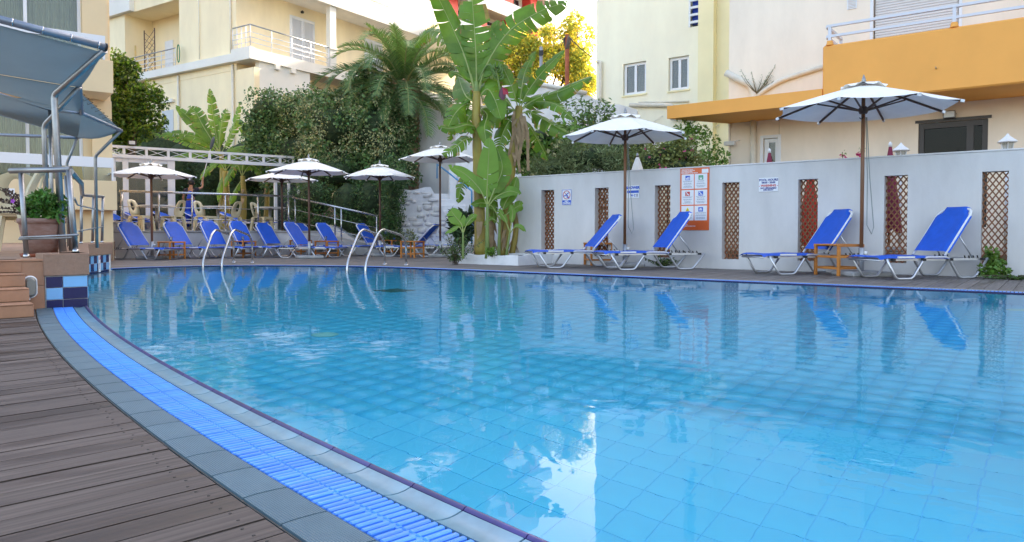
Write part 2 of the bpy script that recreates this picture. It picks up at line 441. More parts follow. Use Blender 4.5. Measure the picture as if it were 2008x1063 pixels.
# ------------------------------------------------------------------ pool outline
PCX, PCY, PR = 27.1333, 26.5987, 36.893
def arc(r, a): return Vector((PCX + r * math.cos(a), PCY + r * math.sin(a), 0))
A0 = math.atan2(6.39 - PCY, -3.73 - PCX)
A1 = R_(-122.0)
near_edge = [arc(PR, A0 + (A1 - A0) * i / 60) for i in range(61)]
far_edge = [WA.w(6.2, 9.43), WA.w(3, 9.43), WA.w(0, 9.43), WA.w(-3, 9.43), WA.w(-6, 9.43)] + \
    catmull([WA.w(-8.3, 9.43), (-2.5, 13.55, 0), (-3.9, 14.03, 0), (-5.0, 14.12, 0), (-5.95, 13.92, 0), (-6.65, 13.45, 0), (-7.05, 12.85, 0)], 6)
left_edge = [Vector((-6.80, 12.30, 0)), Vector((-6.57, 11.25, 0))]
outline = near_edge + far_edge + left_edge
def offset_poly(pts, d, closed=False):                      # to the right of the direction of travel = outwards here
    out = []
    k = len(pts)
    for i in range(k):
        a = pts[i - 1] if (i > 0 or closed) else pts[i]
        b = pts[(i + 1) % k] if (i < k - 1 or closed) else pts[i]
        t = (b - a); t.z = 0; t.normalize(); out.append(pts[i] + Vector((t.y, -t.x, 0)) * d)
    return out
def tess(loops, z):
    tri = geometry.tessellate_polygon([[Vector((p[0], p[1], 0)) for p in l] for l in loops])
    flat = [(p[0], p[1], z) for l in loops for p in l]
    out = []
    for t in tri:
        a, b, c = (Vector(flat[i]) for i in t)
        out.append(t if (b - a).cross(c - a).z > 0 else (t[0], t[2], t[1]))
    return flat, out
WATER_Z, FLOOR_Z = -0.012, -1.25
# ground sheet with the pool cut out
hole = offset_poly(outline, 0.10, True)
flat, tri = tess([[(-300, -100), (400, -100), (400, 500), (-300, 500)], hole], -0.13)
tag(MB().add(flat, tri).build('ground', M_soil), kind='structure')
# basin
M_poolwall = mat('pool_wall_tile', (0.24, 0.80, 1.0), 0.3)
mb = MB()
ring = offset_poly(outline, 0.03, True)
n = len(ring)
mb.add([(p.x, p.y, FLOOR_Z - 0.02) for p in ring] + [(p.x, p.y, -0.02) for p in ring], [(i, (i + 1) % n, n + (i + 1) % n, n + i)[::-1] for i in range(n)])
flat, tri = tess([[(p.x, p.y) for p in ring]], FLOOR_Z - 0.008)
M_poolgrout = mat('pool_floor_grout', (0.108, 0.655, 0.97), 0.6)
mb.add(flat, tri, 1)
basin = tag(mb.build('pool_basin', [M_poolwall, M_poolgrout]), kind='structure')
# pool floor tiles: the nearest 300 one by one, the rest as one part
M_pooltile = mat('pool_floor_tile', (0.12, 0.71, 1.0), 0.35, var=0.07, vscale=1.0)
poly2 = [(p.x, p.y) for p in outline]
def inside(x, y):
    c = False; j = len(poly2) - 1
    for i in range(len(poly2)):
        xi, yi = poly2[i]; xj, yj = poly2[j]
        if (yi > y) != (yj > y) and x < (xj - xi) * (y - yi) / (yj - yi) + xi: c = not c
        j = i
    return c
TW, TH = 0.165, 0.180
FR = Frame(0, 0, -R_(37.1))
tiles = []
for i in range(-125, 160):
    for j in range(0, 80):
        x = i * TW; y = j * TH
        p = FR.w(x, y)
        if inside(p.x, p.y) and abs(p.x) < p.y * 0.78 + 1.6 and p.y > 1.3: tiles.append((p.x, p.y))
tiles.sort(key=lambda q: q[0] ** 2 + q[1] ** 2)
def tile_slab(w, h, t, b):
    m = MB(); a, c = w / 2, h / 2
    m.add([(-a, -c, 0), (a, -c, 0), (a, c, 0), (-a, c, 0), (-a + b, -c + b, t), (a - b, -c + b, t), (a - b, c - b, t), (-a + b, c - b, t)],
          [(4, 5, 6, 7), (0, 1, 5, 4), (1, 2, 6, 5), (2, 3, 7, 6), (3, 0, 4, 7)])
    return m
ts = tile_slab(TW - 0.0040, TH - 0.0040, 0.003, 0.0008)
tme = ts.mesh('floor_tile', M_pooltile)
for k, (x, y) in enumerate(tiles[:300]):
    o = link('floor_tile', tme, basin); o.location = (x, y, FLOOR_Z - 0.008); o.rotation_euler = (0, 0, FR.rot)
tv = np.array(ts.v); tf = np.array(ts.f); ca, sa = math.cos(FR.rot), math.sin(FR.rot)
rv = np.stack([tv[:, 0] * ca - tv[:, 1] * sa, tv[:, 0] * sa + tv[:, 1] * ca, tv[:, 2]], 1)
rest = np.array(tiles[300:])
V = (rv[None] + np.concatenate([rest, np.full((len(rest), 1), FLOOR_Z - 0.008)], 1)[:, None, :]).reshape(-1, 3)
Fq = (tf[None] + (np.arange(len(rest)) * 8)[:, None, None]).reshape(-1, 4)
tag(npmesh('floor_tiles', V, Fq, M_pooltile, basin), kind='stuff')

# water
def water_mat():
    m = bpy.data.materials.new('pool_water'); m.use_nodes = True
    N = m.node_tree.nodes; L = m.node_tree.links; N.remove(N['Principled BSDF'])
    tc = N.new('ShaderNodeTexCoord')
    mp = N.new('ShaderNodeMapping'); mp.inputs['Rotation'].default_value = (0, 0, 0.3); L.new(tc.outputs['Object'], mp.inputs['Vector'])
    n1 = N.new('ShaderNodeTexNoise'); n1.inputs['Scale'].default_value = 3.2; n1.inputs['Detail'].default_value = 2.5; n1.inputs['Roughness'].default_value = 0.5; n1.inputs['Distortion'].default_value = 0.6
    L.new(mp.outputs[0], n1.inputs['Vector'])
    n2 = N.new('ShaderNodeTexNoise'); n2.inputs['Scale'].default_value = 13.0; n2.inputs['Detail'].default_value = 2.0
    L.new(mp.outputs[0], n2.inputs['Vector'])
    # breeze patches: ripples are livelier in some areas
    n3 = N.new('ShaderNodeTexNoise'); n3.inputs['Scale'].default_value = 0.33; n3.inputs['Detail'].default_value = 1.5; L.new(mp.outputs[0], n3.inputs['Vector'])
    mr = N.new('ShaderNodeMapRange'); mr.inputs['From Min'].default_value = 0.38; mr.inputs['From Max'].default_value = 0.66; mr.inputs['To Min'].default_value = 0.3; mr.inputs['To Max'].default_value = 1.5
    L.new(n3.outputs['Fac'], mr.inputs['Value'])
    k2 = N.new('ShaderNodeMath'); k2.operation = 'MULTIPLY'; k2.inputs[1].default_value = 0.16; L.new(n2.outputs['Fac'], k2.inputs[0])
    sm = N.new('ShaderNodeMath'); sm.operation = 'ADD'; L.new(n1.outputs['Fac'], sm.inputs[0]); L.new(k2.outputs[0], sm.inputs[1])
    ml = N.new('ShaderNodeMath'); ml.operation = 'MULTIPLY'; L.new(sm.outputs[0], ml.inputs[0]); L.new(mr.outputs[0], ml.inputs[1])
    bp = N.new('ShaderNodeBump'); bp.inputs['Strength'].default_value = 1.0; bp.inputs['Distance'].default_value = 0.0031
    L.new(ml.outputs[0], bp.inputs['Height'])
    rf = N.new('ShaderNodeBsdfRefraction'); rf.inputs['IOR'].default_value = 1.333; rf.inputs['Roughness'].default_value = 0.0
    rf.inputs['Color'].default_value = (0.80, 0.965, 1.0, 1)
    gl = N.new('ShaderNodeBsdfGlossy'); gl.inputs['Roughness'].default_value = 0.0
    fr = N.new('ShaderNodeFresnel'); fr.inputs['IOR'].default_value = 1.17
    for q in (rf, gl, fr): L.new(bp.outputs[0], q.inputs['Normal'])
    mx = N.new('ShaderNodeMixShader'); L.new(fr.outputs[0], mx.inputs[0]); L.new(rf.outputs[0], mx.inputs[1]); L.new(gl.outputs[0], mx.inputs[2])
    L.new(mx.outputs[0], N['Material Output'].inputs['Surface'])
    return m
flat, tri = tess([[(p.x, p.y) for p in outline]], WATER_Z)
tag(MB().add(flat, tri).build('pool_water', water_mat()), kind='structure')

# floor fittings seen through the water
fit = tag(MB().lathe([(0.11, 0), (0.11, 0.012), (0.085, 0.02)], 20).build('pool_floor_inlet', mat('inlet_pale_yellow', (0.36, 0.80, 0.72), 0.5)),
          'round pale yellow inlet on the pool floor near the middle of the near edge', 'pool inlet', 'pool floor inlets')
fit.location = (-1.55, 6.0, FLOOR_Z)
f2 = copy_tree(fit); f2.location = (5.1, 7.3, FLOOR_Z); f2['label'] = 'round pale yellow inlet on the pool floor below the right-hand loungers'
dr = tag(MB().box((-0.2, -0.2, 0), (0.2, 0.2, 0.02)).build('floor_drain_grate', mat('drain_dark', (0.04, 0.20, 0.20), 0.6)),
         'dark square drain grate on the pool floor off the right ladder', 'drain')
dr.location = (-1.55, 9.6, FLOOR_Z); dr.rotation_euler = (0, 0, R_(45))

# ------------------------------------------------------------------ near overflow edge
PITCH_T = 0.212
SL = 0.0256
M_bed = mat('gutter_bed', (0.10, 0.10, 0.09), 0.9)
root = thing('overflow_edging', 'curved overflow edge of dark blue nosing and pale wet gutter tiles along near pool side', 'pool edge')
def ribbon(a0, a1, r0, r1, z0, z1, n, mi=0, m=None):
    m = m or MB()
    for k in range(n):
        p = [arc(r, a0 + (a1 - a0) * (k + s) / n) for r, s in ((r0, 0), (r1, 0), (r1, 1), (r0, 1))]
        m.add([(q.x, q.y, z0) for q in p] + [(q.x, q.y, z1) for q in p], [(4, 5, 6, 7)[::-1], (0, 1, 5, 4)[::-1], (2, 3, 7, 6)[::-1]], mi)
    return m
AE = R_(-130)
ribbon(A0, AE, PR - 0.004, PR + 0.112, -0.13, -0.0145, 60).build('bed', M_grout, root)
nt_ = int((AE - A0) * PR / PITCH_T)
def curved_piece(r0, r1, ang, prof, ns=3):
    """prof: heights across from r0 to r1; piece centred on local origin at radius PR, x along, y outwards"""
    m = MB(); half = ang / 2; P = []
    for i in range(ns + 1):
        a = -half + ang * i / ns; row = []
        for k, h in enumerate(prof):
            r = r0 + (r1 - r0) * k / (len(prof) - 1)
            row.append((r * math.sin(a), r * math.cos(a) - PR, h))
        P.append(row)
    m.grid([list(r) for r in P], 0, True)
    lo = [[(x, y, z - 0.02) for x, y, z in (P[i][0], P[i][-1])] for i in range(ns + 1)]
    for i in range(ns):
        m.add([P[i][0], P[i + 1][0], lo[i + 1][0], lo[i][0]], [(0, 1, 2, 3)]); m.add([P[i][-1], P[i + 1][-1], lo[i + 1][1], lo[i][1]], [(3, 2, 1, 0)])
    for i, s in ((0, 1), (ns, -1)):
        row = P[i]; k = len(row); vs = row + [(x, y, z - 0.02) for x, y, z in row]
        m.add(vs, [((j, k + j, k + j + 1, j + 1) if s > 0 else (j, j + 1, k + j + 1, k + j)) for j in range(k - 1)])
    return m
dang = PITCH_T / PR
nose = curved_piece(PR + 0.0, PR + 0.026, dang - 0.004 / PR, [-0.012, -0.001, 0.004, 0.004, -0.002]).mesh('nosing_tile', M_nosing)
gut = curved_piece(PR + 0.029, PR + 0.108, dang - 0.005 / PR, [-0.002, -0.007, -0.009, -0.008, -0.004]).mesh('gutter_tile', M_gutter)
rib = curved_piece(PR + 0.268, PR + 0.380, dang - 0.006 / PR, [0.001, 0.003, 0.003, 0.003, 0.001]).mesh('ribbed_tile', M_ribbed)
for k in range(nt_):
    a = A0 + dang * (k + 0.5)
    for nm, me in (('nosing_tile', nose), ('gutter_tile', gut)):
        o = link(nm, me, root); o.location = arc(PR, a); o.rotation_euler = (rnd.gauss(0, 0.0015), rnd.gauss(0, 0.002), a - PI / 2)
tr = thing('ribbed_tile_border', 'curved row of grey green ribbed tiles between blue grating and wooden deck', 'tile border')
ribbon(A0, AE, PR + 0.262, PR + 0.384, -0.13, -0.006, 60).build('bed', M_grout, tr)
for k in range(nt_):
    a = A0 + dang * (k + 0.5) + 0.0003
    o = link('ribbed_tile', rib, tr); o.location = arc(PR, a); o.rotation_euler = (rnd.gauss(0, 0.001), rnd.gauss(0, 0.002), a - PI / 2)
gr = thing('overflow_grating', 'bright blue plastic slatted overflow grating curving along the near pool edge', 'grating')
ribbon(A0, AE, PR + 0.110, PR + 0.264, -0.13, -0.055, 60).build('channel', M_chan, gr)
ns_ = int((AE - A0) * PR / SL)
sl = MB()
for x0, x1 in ((0.1145, 0.187), (0.190, 0.2605)): sl.bbox((-0.0078, x0, -0.022), (0.0078, x1, -0.001), 0.003)
sl.box((-SL / 2 - 0.001, 0.180, -0.020), (SL / 2 + 0.001, 0.197, -0.005))
slm = sl.mesh('slat', M_slatblue)
for k in range(min(ns_, 300)):
    a = AE - (SL / PR) * (k + 0.5) if False else A0 + (SL / PR) * (k + 0.5)
    o = link('slat', slm, gr); o.location = arc(PR, a); o.rotation_euler = (rnd.gauss(0, 0.004), rnd.gauss(0, 0.02), a - PI / 2)

# ------------------------------------------------------------------ far edge: nosing, grating, border
fe = far_edge
fr_ = thing('far_overflow_edging', 'light blue overflow edge running below the far wooden deck and sun loungers', 'pool edge')
def strip(path, d0, d1, z0, z1, mb=None, mi=0):
    mb = mb or MB(); a = offset_poly(path, d0); b = offset_poly(path, d1); k = len(path)
    vs = [(p.x, p.y, z1) for p in a] + [(p.x, p.y, z1) for p in b] + [(p.x, p.y, z0) for p in a] + [(p.x, p.y, z0) for p in b]
    fs = []
    for i in range(k - 1):
        fs += [(i, k + i, k + i + 1, i + 1), (2 * k + i, i, i + 1, 2 * k + i + 1), (k + i, 3 * k + i, 3 * k + i + 1, k + i + 1)]
    return mb.add(vs, fs, mi)
strip(fe, 0.0, 0.025, -0.12, 0.001).build('nosing', M_tile_navy, fr_)
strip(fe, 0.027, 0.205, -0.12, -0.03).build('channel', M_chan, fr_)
strip(fe, 0.207, 0.285, -0.12, 0.002).build('border_tile', mat('border_tile_grey', (0.30, 0.31, 0.31), 0.6, var=0.1, vscale=5), fr_)
# slats along the far path
cum = [0]
for i in range(1, len(fe)): cum.append(cum[-1] + (fe[i] - fe[i - 1]).length)
V = []; Fc = []
s = 0.0; i = 0
base = np.array(MB().box((-0.012, 0.03, -0.02), (0.012, 0.203, 0.0)).v); bf = np.array(MB().box((0, 0, 0), (1, 1, 1)).f)
while s < cum[-1] - 0.01:
    while cum[i + 1] < s: i += 1
    t = (s - cum[i]) / (cum[i + 1] - cum[i]); p = fe[i].lerp(fe[i + 1], t); d = (fe[i + 1] - fe[i]).normalized(); nn = Vector((d.y, -d.x, 0))
    Fc.append(bf + len(V) * 8)
    V.append(np.array([p[k] for k in range(3)]) + base[:, :1] * np.array(d) + base[:, 1:2] * np.array(nn) + base[:, 2:] * np.array([0, 0, 1]))
    s += 0.036
tag(npmesh('slats', np.concatenate(V), np.concatenate(Fc), mat('far_grating_blue', (0.10, 0.32, 0.90), 0.35), fr_), kind='stuff')

# ------------------------------------------------------------------ near deck, board by board
deck = tag(bpy.data.objects.new('near_deck', None), kind='structure'); COL.objects.link(deck)
DA = R_(44.3)
dd = Vector((math.cos(DA), math.sin(DA), 0)); dn = Vector((-math.sin(DA), math.cos(DA), 0))
def ray_circle(p, d, r):
    q = p - Vector((PCX, PCY, 0)); b = q.dot(d); c = q.dot(q) - r * r
    return -b - math.sqrt(max(0, b * b - c))
PW = 0.1012
def plank(p0, p1, p2, p3, z, parent, m, b=0.004, th=0.028):
    """quad board p0..p3 (counter-clockwise) with eased edges"""
    c = (p0 + p1 + p2 + p3) / 4
    inn = []
    for p in (p0, p1, p2, p3):
        d = c - p; w = (p3 - p0).normalized(); l = (p1 - p0).normalized()
        inn.append(p + l * b * (1 if d.dot(l) > 0 else -1) + w * b * (1 if d.dot(w) > 0 else -1))
    vs = [(p.x, p.y, z - th) for p in (p0, p1, p2, p3)] + [(p.x, p.y, z - b * 0.8) for p in (p0, p1, p2, p3)] + [(p.x, p.y, z) for p in inn]
    fs = [(8, 9, 10, 11)] + [(i, (i + 1) % 4, 4 + (i + 1) % 4, 4 + i) for i in range(4)] + [(4 + i, 4 + (i + 1) % 4, 8 + (i + 1) % 4, 8 + i) for i in range(4)]
    return MB().add(vs, fs).build('plank', m, parent)
M_screw = mat('rusty_screw_head', (0.03, 0.025, 0.02), 0.6)
scr = MB()
for k in range(2, 72):
    w0 = 0.25 + k * PW; w1 = w0 + PW - rnd.uniform(0.0035, 0.0075)
    a = dn * w0; b = dn * w1
    sa_ = ray_circle(a, dd, PR + 0.390); sb_ = ray_circle(b, dd, PR + 0.390)
    L0 = -4.8 - rnd.uniform(0, 0.5)
    z = 0.0 + rnd.gauss(0, 0.0008)
    plank(a + dd * (sa_ + L0), a + dd * sa_, b + dd * sb_, b + dd * (sb_ + L0), z, deck, M_deck_near)
    if k < 44:
        for f in (0.25, 0.75):
            for off in (0.055, 1.42):
                c = dn * (w0 + PW * f) + dd * (sa_ * (1 - f) + sb_ * f - off + rnd.gauss(0, 0.006))
                scr.lathe([(0.0042, 0), (0.0036, 0.0018)], 8, (c.x, c.y, z - 0.0004))
tag(scr.build('screw_heads', M_screw, deck), kind='stuff')

# ------------------------------------------------------------------ far deck, board by board
fdeck = tag(bpy.data.objects.new('far_deck', None), kind='structure'); COL.objects.link(fdeck)
fo = [WA.loc(p) for p in offset_poly(fe, 0.289)]
def far_start(t):
    best = None
    for i in range(len(fo) - 1):
        a, b = fo[i], fo[i + 1]
        if (a.x - t) * (b.x - t) <= 0 and a.x != b.x:
            c = a.y + (b.y - a.y) * (t - a.x) / (b.x - a.x)
            if best is None or c > best: best = c
    return best
PWF = 0.142
for k in range(-128, 32):
    t0 = k * PWF; t1 = t0 + PWF - 0.006
    c0 = far_start(t0); c1 = far_start(t1)
    if c0 is None or c1 is None:
        if t0 < -9: c0 = c1 = 6.0 if t0 < -13.5 else 7.0
        else: continue
    end = 12.46 if t0 > -9.3 else 17.3
    z = rnd.gauss(0, 0.0008)
    plank(WA.w(t0, c0), WA.w(t1, c1), WA.w(t1, end), WA.w(t0, end), z, fdeck, M_deck_far, 0.004)
# ------------------------------------------------------------------ white poolside wall with lattice slots
WC = 12.50                                                   # wall front plane (local y in frame WA)
WT = 0.24
wt0 = WA.hit(1012, 400, WC)[0]
wt1 = 5.5
WH = 1.80
wall = thing('poolside_wall', 'long white rendered wall with narrow lattice slots behind the right loungers', 'wall', WA.w(wt0, WC), WA.rot)
slots = []
for u0, u1, v0, v1 in ((1061.5, 1086.5, 375, 505), (1166.5, 1192.6, 370, 506), (1284, 1313.8, 363.7, 509), (1416.4, 1448.5, 357, 513), (1565.6, 1602.2, 350, 516), (1734.5, 1777.5, 342, 520), (1926, 1974.6, 334, 524)):
    x0, z1 = WA.hit(u0, v0, WC); x1, z0 = WA.hit(u1, v1, WC)
    slots.append((x0 - wt0, x1 - wt0, 0.17, 1.52))
d_ = slots[-1][0] - slots[-2][0]
slots.append((slots[-1][0] + d_, slots[-1][1] + d_, 0.17, 1.52))
MB().wall(0, wt1 - wt0, -0.13, WH, 0, WT, slots).build('wall_face', M_white, wall)
MB().bbox((-0.012, -0.012, WH + 0.001), (wt1 - wt0, WT + 0.012, WH + 0.03), 0.008).build('coping', M_white, wall)
M_lattice = mat('terracotta_lattice', (0.27, 0.11, 0.05), 0.75, var=0.25, vscale=8, island=0.12)
def lattice(x0, x1, z0, z1, y, parent, cell=(0.082, 0.108), t=0.017, d=0.035):
    m = MB(); cw, ch = cell
    nx = max(2, round((x1 - x0) / cw)); cw = (x1 - x0) / nx; nz = round((z1 - z0) / ch); ch = (z1 - z0) / nz
    for i in range(nx * 2 + 1):
        for j in range(nz * 2):
            xa = x0 + i * cw / 2; za = z0 + j * ch / 2
            for s in (-1, 1):
                if (i + j) % 2 == 0 and x0 - 1e-6 <= xa + s * cw / 2 <= x1 + 1e-6:
                    m.beam((xa, y, za), (xa + s * cw / 2, y, za + ch / 2), d, t, 0, (0, 0, 1))
    return m.build('lattice', M_lattice, parent)
for s in slots: lattice(s[0] + 0.002, s[1] - 0.002, s[2] + 0.002, s[3] - 0.002, 0.15, wall)

# ------------------------------------------------------------------ signs on the wall
M_signwhite = mat('sign_white', (0.78, 0.79, 0.82), 0.35)
M_signblue = mat('sign_blue', (0.02, 0.10, 0.55), 0.4)
M_signnavy = mat('sign_navy_ink', (0.02, 0.035, 0.22), 0.5)
M_signred = mat('sign_red', (0.55, 0.03, 0.03), 0.45)
M_signorange = mat('sign_orange', (0.72, 0.13, 0.025), 0.4, var=0.05, vscale=4)
M_signgreen = mat('sign_green', (0.02, 0.30, 0.12), 0.4)
M_signyellow = mat('sign_yellow', (0.80, 0.62, 0.02), 0.4)
M_inkgrey = mat('sign_grey_ink', (0.16, 0.17, 0.26), 0.6)
M_black = mat('black_plastic', (0.012, 0.012, 0.014), 0.45)
ROTW = (PI / 2, 0, 0)
def plaque(name, label, u0, u1, v0, v1, m, cat='sign', th=0.012, b=0.003):
    xa, za = WA.hit(u0, v0, WC - 0.012); xb, zb = WA.hit(u1, v1, WC - 0.012)
    _, zc = WA.hit(u0, v1, WC - 0.012)
    W_, H_ = xb - xa, za - zc
    r = thing(name, label, cat, WA.w((xa + xb) / 2, WC - 0.0005, zc + H_ / 2), WA.rot)
    MB().bbox((-W_ / 2, -th, -H_ / 2), (W_ / 2, 0, H_ / 2), b).build('panel', m, r)
    return r, W_, H_
def flat_rect(parent, name, m, cx, cz, w, h, y):
    return MB().box((cx - w / 2, y - 0.0012, cz - h / 2), (cx + w / 2, y, cz + h / 2)).build(name, m, parent)
# no diving
r, w, h = plaque('no_diving_sign', 'small blue and white no diving sign on the white wall', 1102, 1120.5, 372, 402.5, M_signwhite)
y = -0.0125
flat_rect(r, 'blue_band', M_signblue, 0, -h * 0.33, w * 0.94, h * 0.29, y)
for sx in (-1, 1): flat_rect(r, 'border', M_signblue, sx * w * 0.475, h * 0.16, w * 0.04, h * 0.66, y)
flat_rect(r, 'border', M_signblue, 0, h * 0.475, w * 0.94, h * 0.03, y)
ring = MB(); rr = w * 0.36
ring.tube([(rr * math.cos(2 * PI * k / 28), y - 0.001, h * 0.15 + rr * math.sin(2 * PI * k / 28)) for k in range(28)], w * 0.028, 5, closed=True)
ring.beam((-rr * 0.7, y - 0.001, h * 0.15 + rr * 0.7), (rr * 0.7, y - 0.001, h * 0.15 - rr * 0.7), 0.002, w * 0.05)
ring.build('prohibition_ring', M_signred, r)
fig = MB()
for a, b in (((0.22, 0.37), (-0.1, 0.12)), ((-0.1, 0.12), (0.12, 0.08)), ((0.12, 0.08), (0.02, -0.08)), ((0.02, -0.08), (0.3, -0.22)), ((-0.1, 0.12), (-0.3, 0.02))):
    fig.beam((a[0] * w, y - 0.003, h * 0.06 + a[1] * h * 0.62), (b[0] * w, y - 0.003, h * 0.06 + b[1] * h * 0.62), 0.002, w * 0.08)
fig.build('diver_pictogram', M_signblue, r)
for k, s in enumerate(('NO', 'DIVING')): text_part('lettering', s, w * 0.24, M_signwhite, r, (0, y - 0.0022, -h * (0.265 + 0.125 * k)), ROTW, bold=0.002)
# shower / WC
r, w, h = plaque('shower_direction_sign', 'white sign reading SHOWER and W C with a blue arrow', 1229.5, 1253, 364, 389, M_signwhite)
text_part('lettering', 'SHOWER', w * 0.26, M_signblue, r, (0, y, h * 0.31), ROTW, bold=0.004)
text_part('lettering', 'W C', w * 0.22, M_signblue, r, (0, y, -h * 0.30), ROTW, bold=0.003)
flat_rect(r, 'arrow_shaft', M_signblue, w * 0.04, 0.0, w * 0.88, h * 0.2, y)
MB().add([(-w * 0.5, y, 0), (-w * 0.36, y, -h * 0.19), (-w * 0.36, y, h * 0.19)], [(0, 1, 2)]).add([(-w * 0.5, y - 0.001, 0), (-w * 0.36, y - 0.001, -h * 0.19), (-w * 0.36, y - 0.001, h * 0.19)], [(0, 1, 2)]).build('arrow_head', M_signblue, r)
pg = MB().lathe([(0.012, 0), (0.012, 0.002)], 10)
pg.v = [(a, -c, b) for a, b, c in pg.v]
o = pg.build('person_pictogram', M_inkgrey, r); o.location = (w * 0.34, y, -h * 0.22)
MB().box((w * 0.3, y - 0.001, -h * 0.40), (w * 0.38, y, -h * 0.27)).build('person_pictogram', M_inkgrey, r)
# pool hours
r, w, h = plaque('pool_hours_sign', 'white notice with pool hours in blue and WARNING in red', 1488, 1526, 349.5, 376.5, M_signwhite)
for s, z, sz, m in (('POOL HOURS', 0.34, 0.155, M_signnavy), ('08:00 - 20:00', 0.155, 0.13, M_signnavy), ('- WARNING -', -0.07, 0.16, M_signred), ('NO LIFEGUARD', -0.25, 0.115, M_signnavy), ('ON DUTY', -0.38, 0.115, M_signnavy)):
    text_part('lettering', s, w * sz, m, r, (0, y, z * h), ROTW, bold=0.0022)
# orange board
r, w, h = plaque('pool_rules_board', 'tall orange notice board with six white pictogram panels behind second lounger', 1334, 1390, 331, 451.5, M_signorange, 'notice board')
flat_rect(r, 'blank_label', M_signwhite, w * 0.36, h * 0.445, w * 0.22, h * 0.065, y)
for k, s in enumerate(('USERS INSTRUCTIONS', 'CONSIGNES DE SECURITE', 'BENUTZERHINWEISE', 'REGOLAMENTO DI SICUREZZA')):
    text_part('lettering', s, h * 0.020, M_signwhite, r, (-w * 0.46, y, h * (0.478 - 0.019 * k)), ROTW, 'LEFT', bold=0.0008)
for k in range(3): text_part('lettering', ('THANK YOU', 'FOR YOUR COOPERATION', 'MERCI')[k], h * 0.020, M_signwhite, r, (-w * 0.46, y, -h * (0.415 + 0.02 * k)), ROTW, 'LEFT', bold=0.0008)
icons = [[M_signblue, M_signgreen], [M_signred, M_signblue], [M_signyellow, M_signblue]]
for i in range(3):
    for j in range(2):
        cx = w * (-0.235 + 0.455 * j); cz = h * (0.285 - 0.255 * i)
        p = flat_rect(r, 'rule_panel', M_signwhite, cx, cz, w * 0.425, h * 0.236, y)
        y2 = y - 0.0022
        m = icons[i][j]
        if i == 2 and j == 0:
            MB().add([(cx - w * 0.085, y2, cz + h * 0.022), (cx + w * 0.085, y2, cz + h * 0.022), (cx, y2, cz + h * 0.095)], [(0, 1, 2)]).build('warning_triangle', m, p)
            MB().beam((cx - w * 0.03, y2 - 0.001, cz + h * 0.035), (cx + w * 0.02, y2 - 0.001, cz + h * 0.06), 0.001, 0.008).build('pictogram', M_black, p)
        else:
            flat_rect(p, 'pictogram_square', m, cx, cz + h * 0.058, w * 0.16, h * 0.07, y2)
            g = MB(); y3 = y2 - 0.0022
            if (i, j) == (0, 0):
                for k, hh in ((-0.045, 0.03), (0, 0.04), (0.045, 0.045)): g.box((cx + w * (k - 0.015), y3, cz + h * 0.03), (cx + w * (k + 0.015), y3 + 0.001, cz + h * (0.03 + hh)))
            elif (i, j) in ((0, 1), (2, 1)):
                up = 1 if j and i == 0 else -1
                zc = cz + h * 0.052
                g.add([(cx + w * 0.05 * math.cos(PI * k / 8), y3, zc + up * -w * 0.05 * math.sin(PI * k / 8)) for k in range(9)], [tuple(range(9))])
                g.box((cx - w * 0.05, y3 - 0.001, zc + up * h * 0.008), (cx + w * 0.05, y3, zc + up * h * 0.014))
            else:
                g.beam((cx - w * 0.055, y3, cz + h * 0.085), (cx + w * 0.055, y3, cz + h * 0.032), 0.001, w * 0.028)
                g.beam((cx - w * 0.05, y3, cz + h * 0.035), (cx + w * 0.01, y3, cz + h * 0.05), 0.001, w * 0.018)
            g.build('pictogram', M_signwhite, p)
        ink = MB()
        for k in range(9):
            if k in (2, 5): continue
            ww = w * rnd.uniform(0.2, 0.36)
            zz = cz + h * (0.008 - 0.0125 * k)
            q = cx - ww / 2
            while q < cx + ww / 2:                           # word-long dashes
                l = w * rnd.uniform(0.025, 0.07); ink.box((q, y2 - 0.0005, zz - h * 0.0025), (min(q + l, cx + ww / 2), y2, zz + h * 0.0025)); q += l + w * 0.012
        tag(ink.build('small_print', M_inkgrey, p), kind='stuff')

# ------------------------------------------------------------------ right building: cream plaster, orange balcony
M_plaster = mat('cream_pink_plaster', (0.89, 0.78, 0.64), 0.85, var=0.09, vscale=1.1, stretch=(1, 1, 0.4), bump=0.12, bscale=30, detail=7)
M_orange = mat('orange_paint', (0.90, 0.41, 0.085), 0.7, var=0.05, vscale=1.0, bump=0.06, bscale=30)
M_pipe = mat('cream_pipe', (0.74, 0.68, 0.56), 0.5, var=0.08, vscale=6)
M_alw = mat('white_aluminium', (0.76, 0.77, 0.79), 0.35)
M_rail = mat('pale_grey_rail', (0.66, 0.67, 0.72), 0.35)
M_dark = mat('dark_room', (0.02, 0.02, 0.022), 0.9)
M_brownframe = mat('dark_brown_frame', (0.028, 0.018, 0.014), 0.4)
M_pane = glass_mat('window_pane')
M_pane_clear = glass_mat('clear_pane', alpha=0.97)
FC = 17.6                                                    # facade plane
SC = 16.0                                                    # balcony front plane
bt0 = WA.hit(1428, 300, FC)[0]
rb = thing('cream_apartment_building', 'cream plastered building with orange balcony band behind the pool wall', 'building', WA.w(bt0, FC), WA.rot)
def H(u, v, c): q = WA.hit(u, v, c); return (q[0] - bt0, q[1])
dx0, dz1 = H(1801, 246, FC); dx1, dz1b = H(1938, 228, FC); dz1 = (dz1 + dz1b) / 2
sx0, sz1 = H(1497, 272, FC); sx1, _ = H(1526, 268, FC)
rx0, _ = H(1712, 60, FC); rx1, _ = H(1880, 40, FC)
DZ0 = 0.75
MB().wall(0, 22, -0.13, 15, 0, 0.3, [(dx0, dx1, DZ0, dz1), (sx0, sx1, 1.0, sz1), (rx0, rx1, 3.75, 6.15)]).build('front_wall', M_plaster, rb)
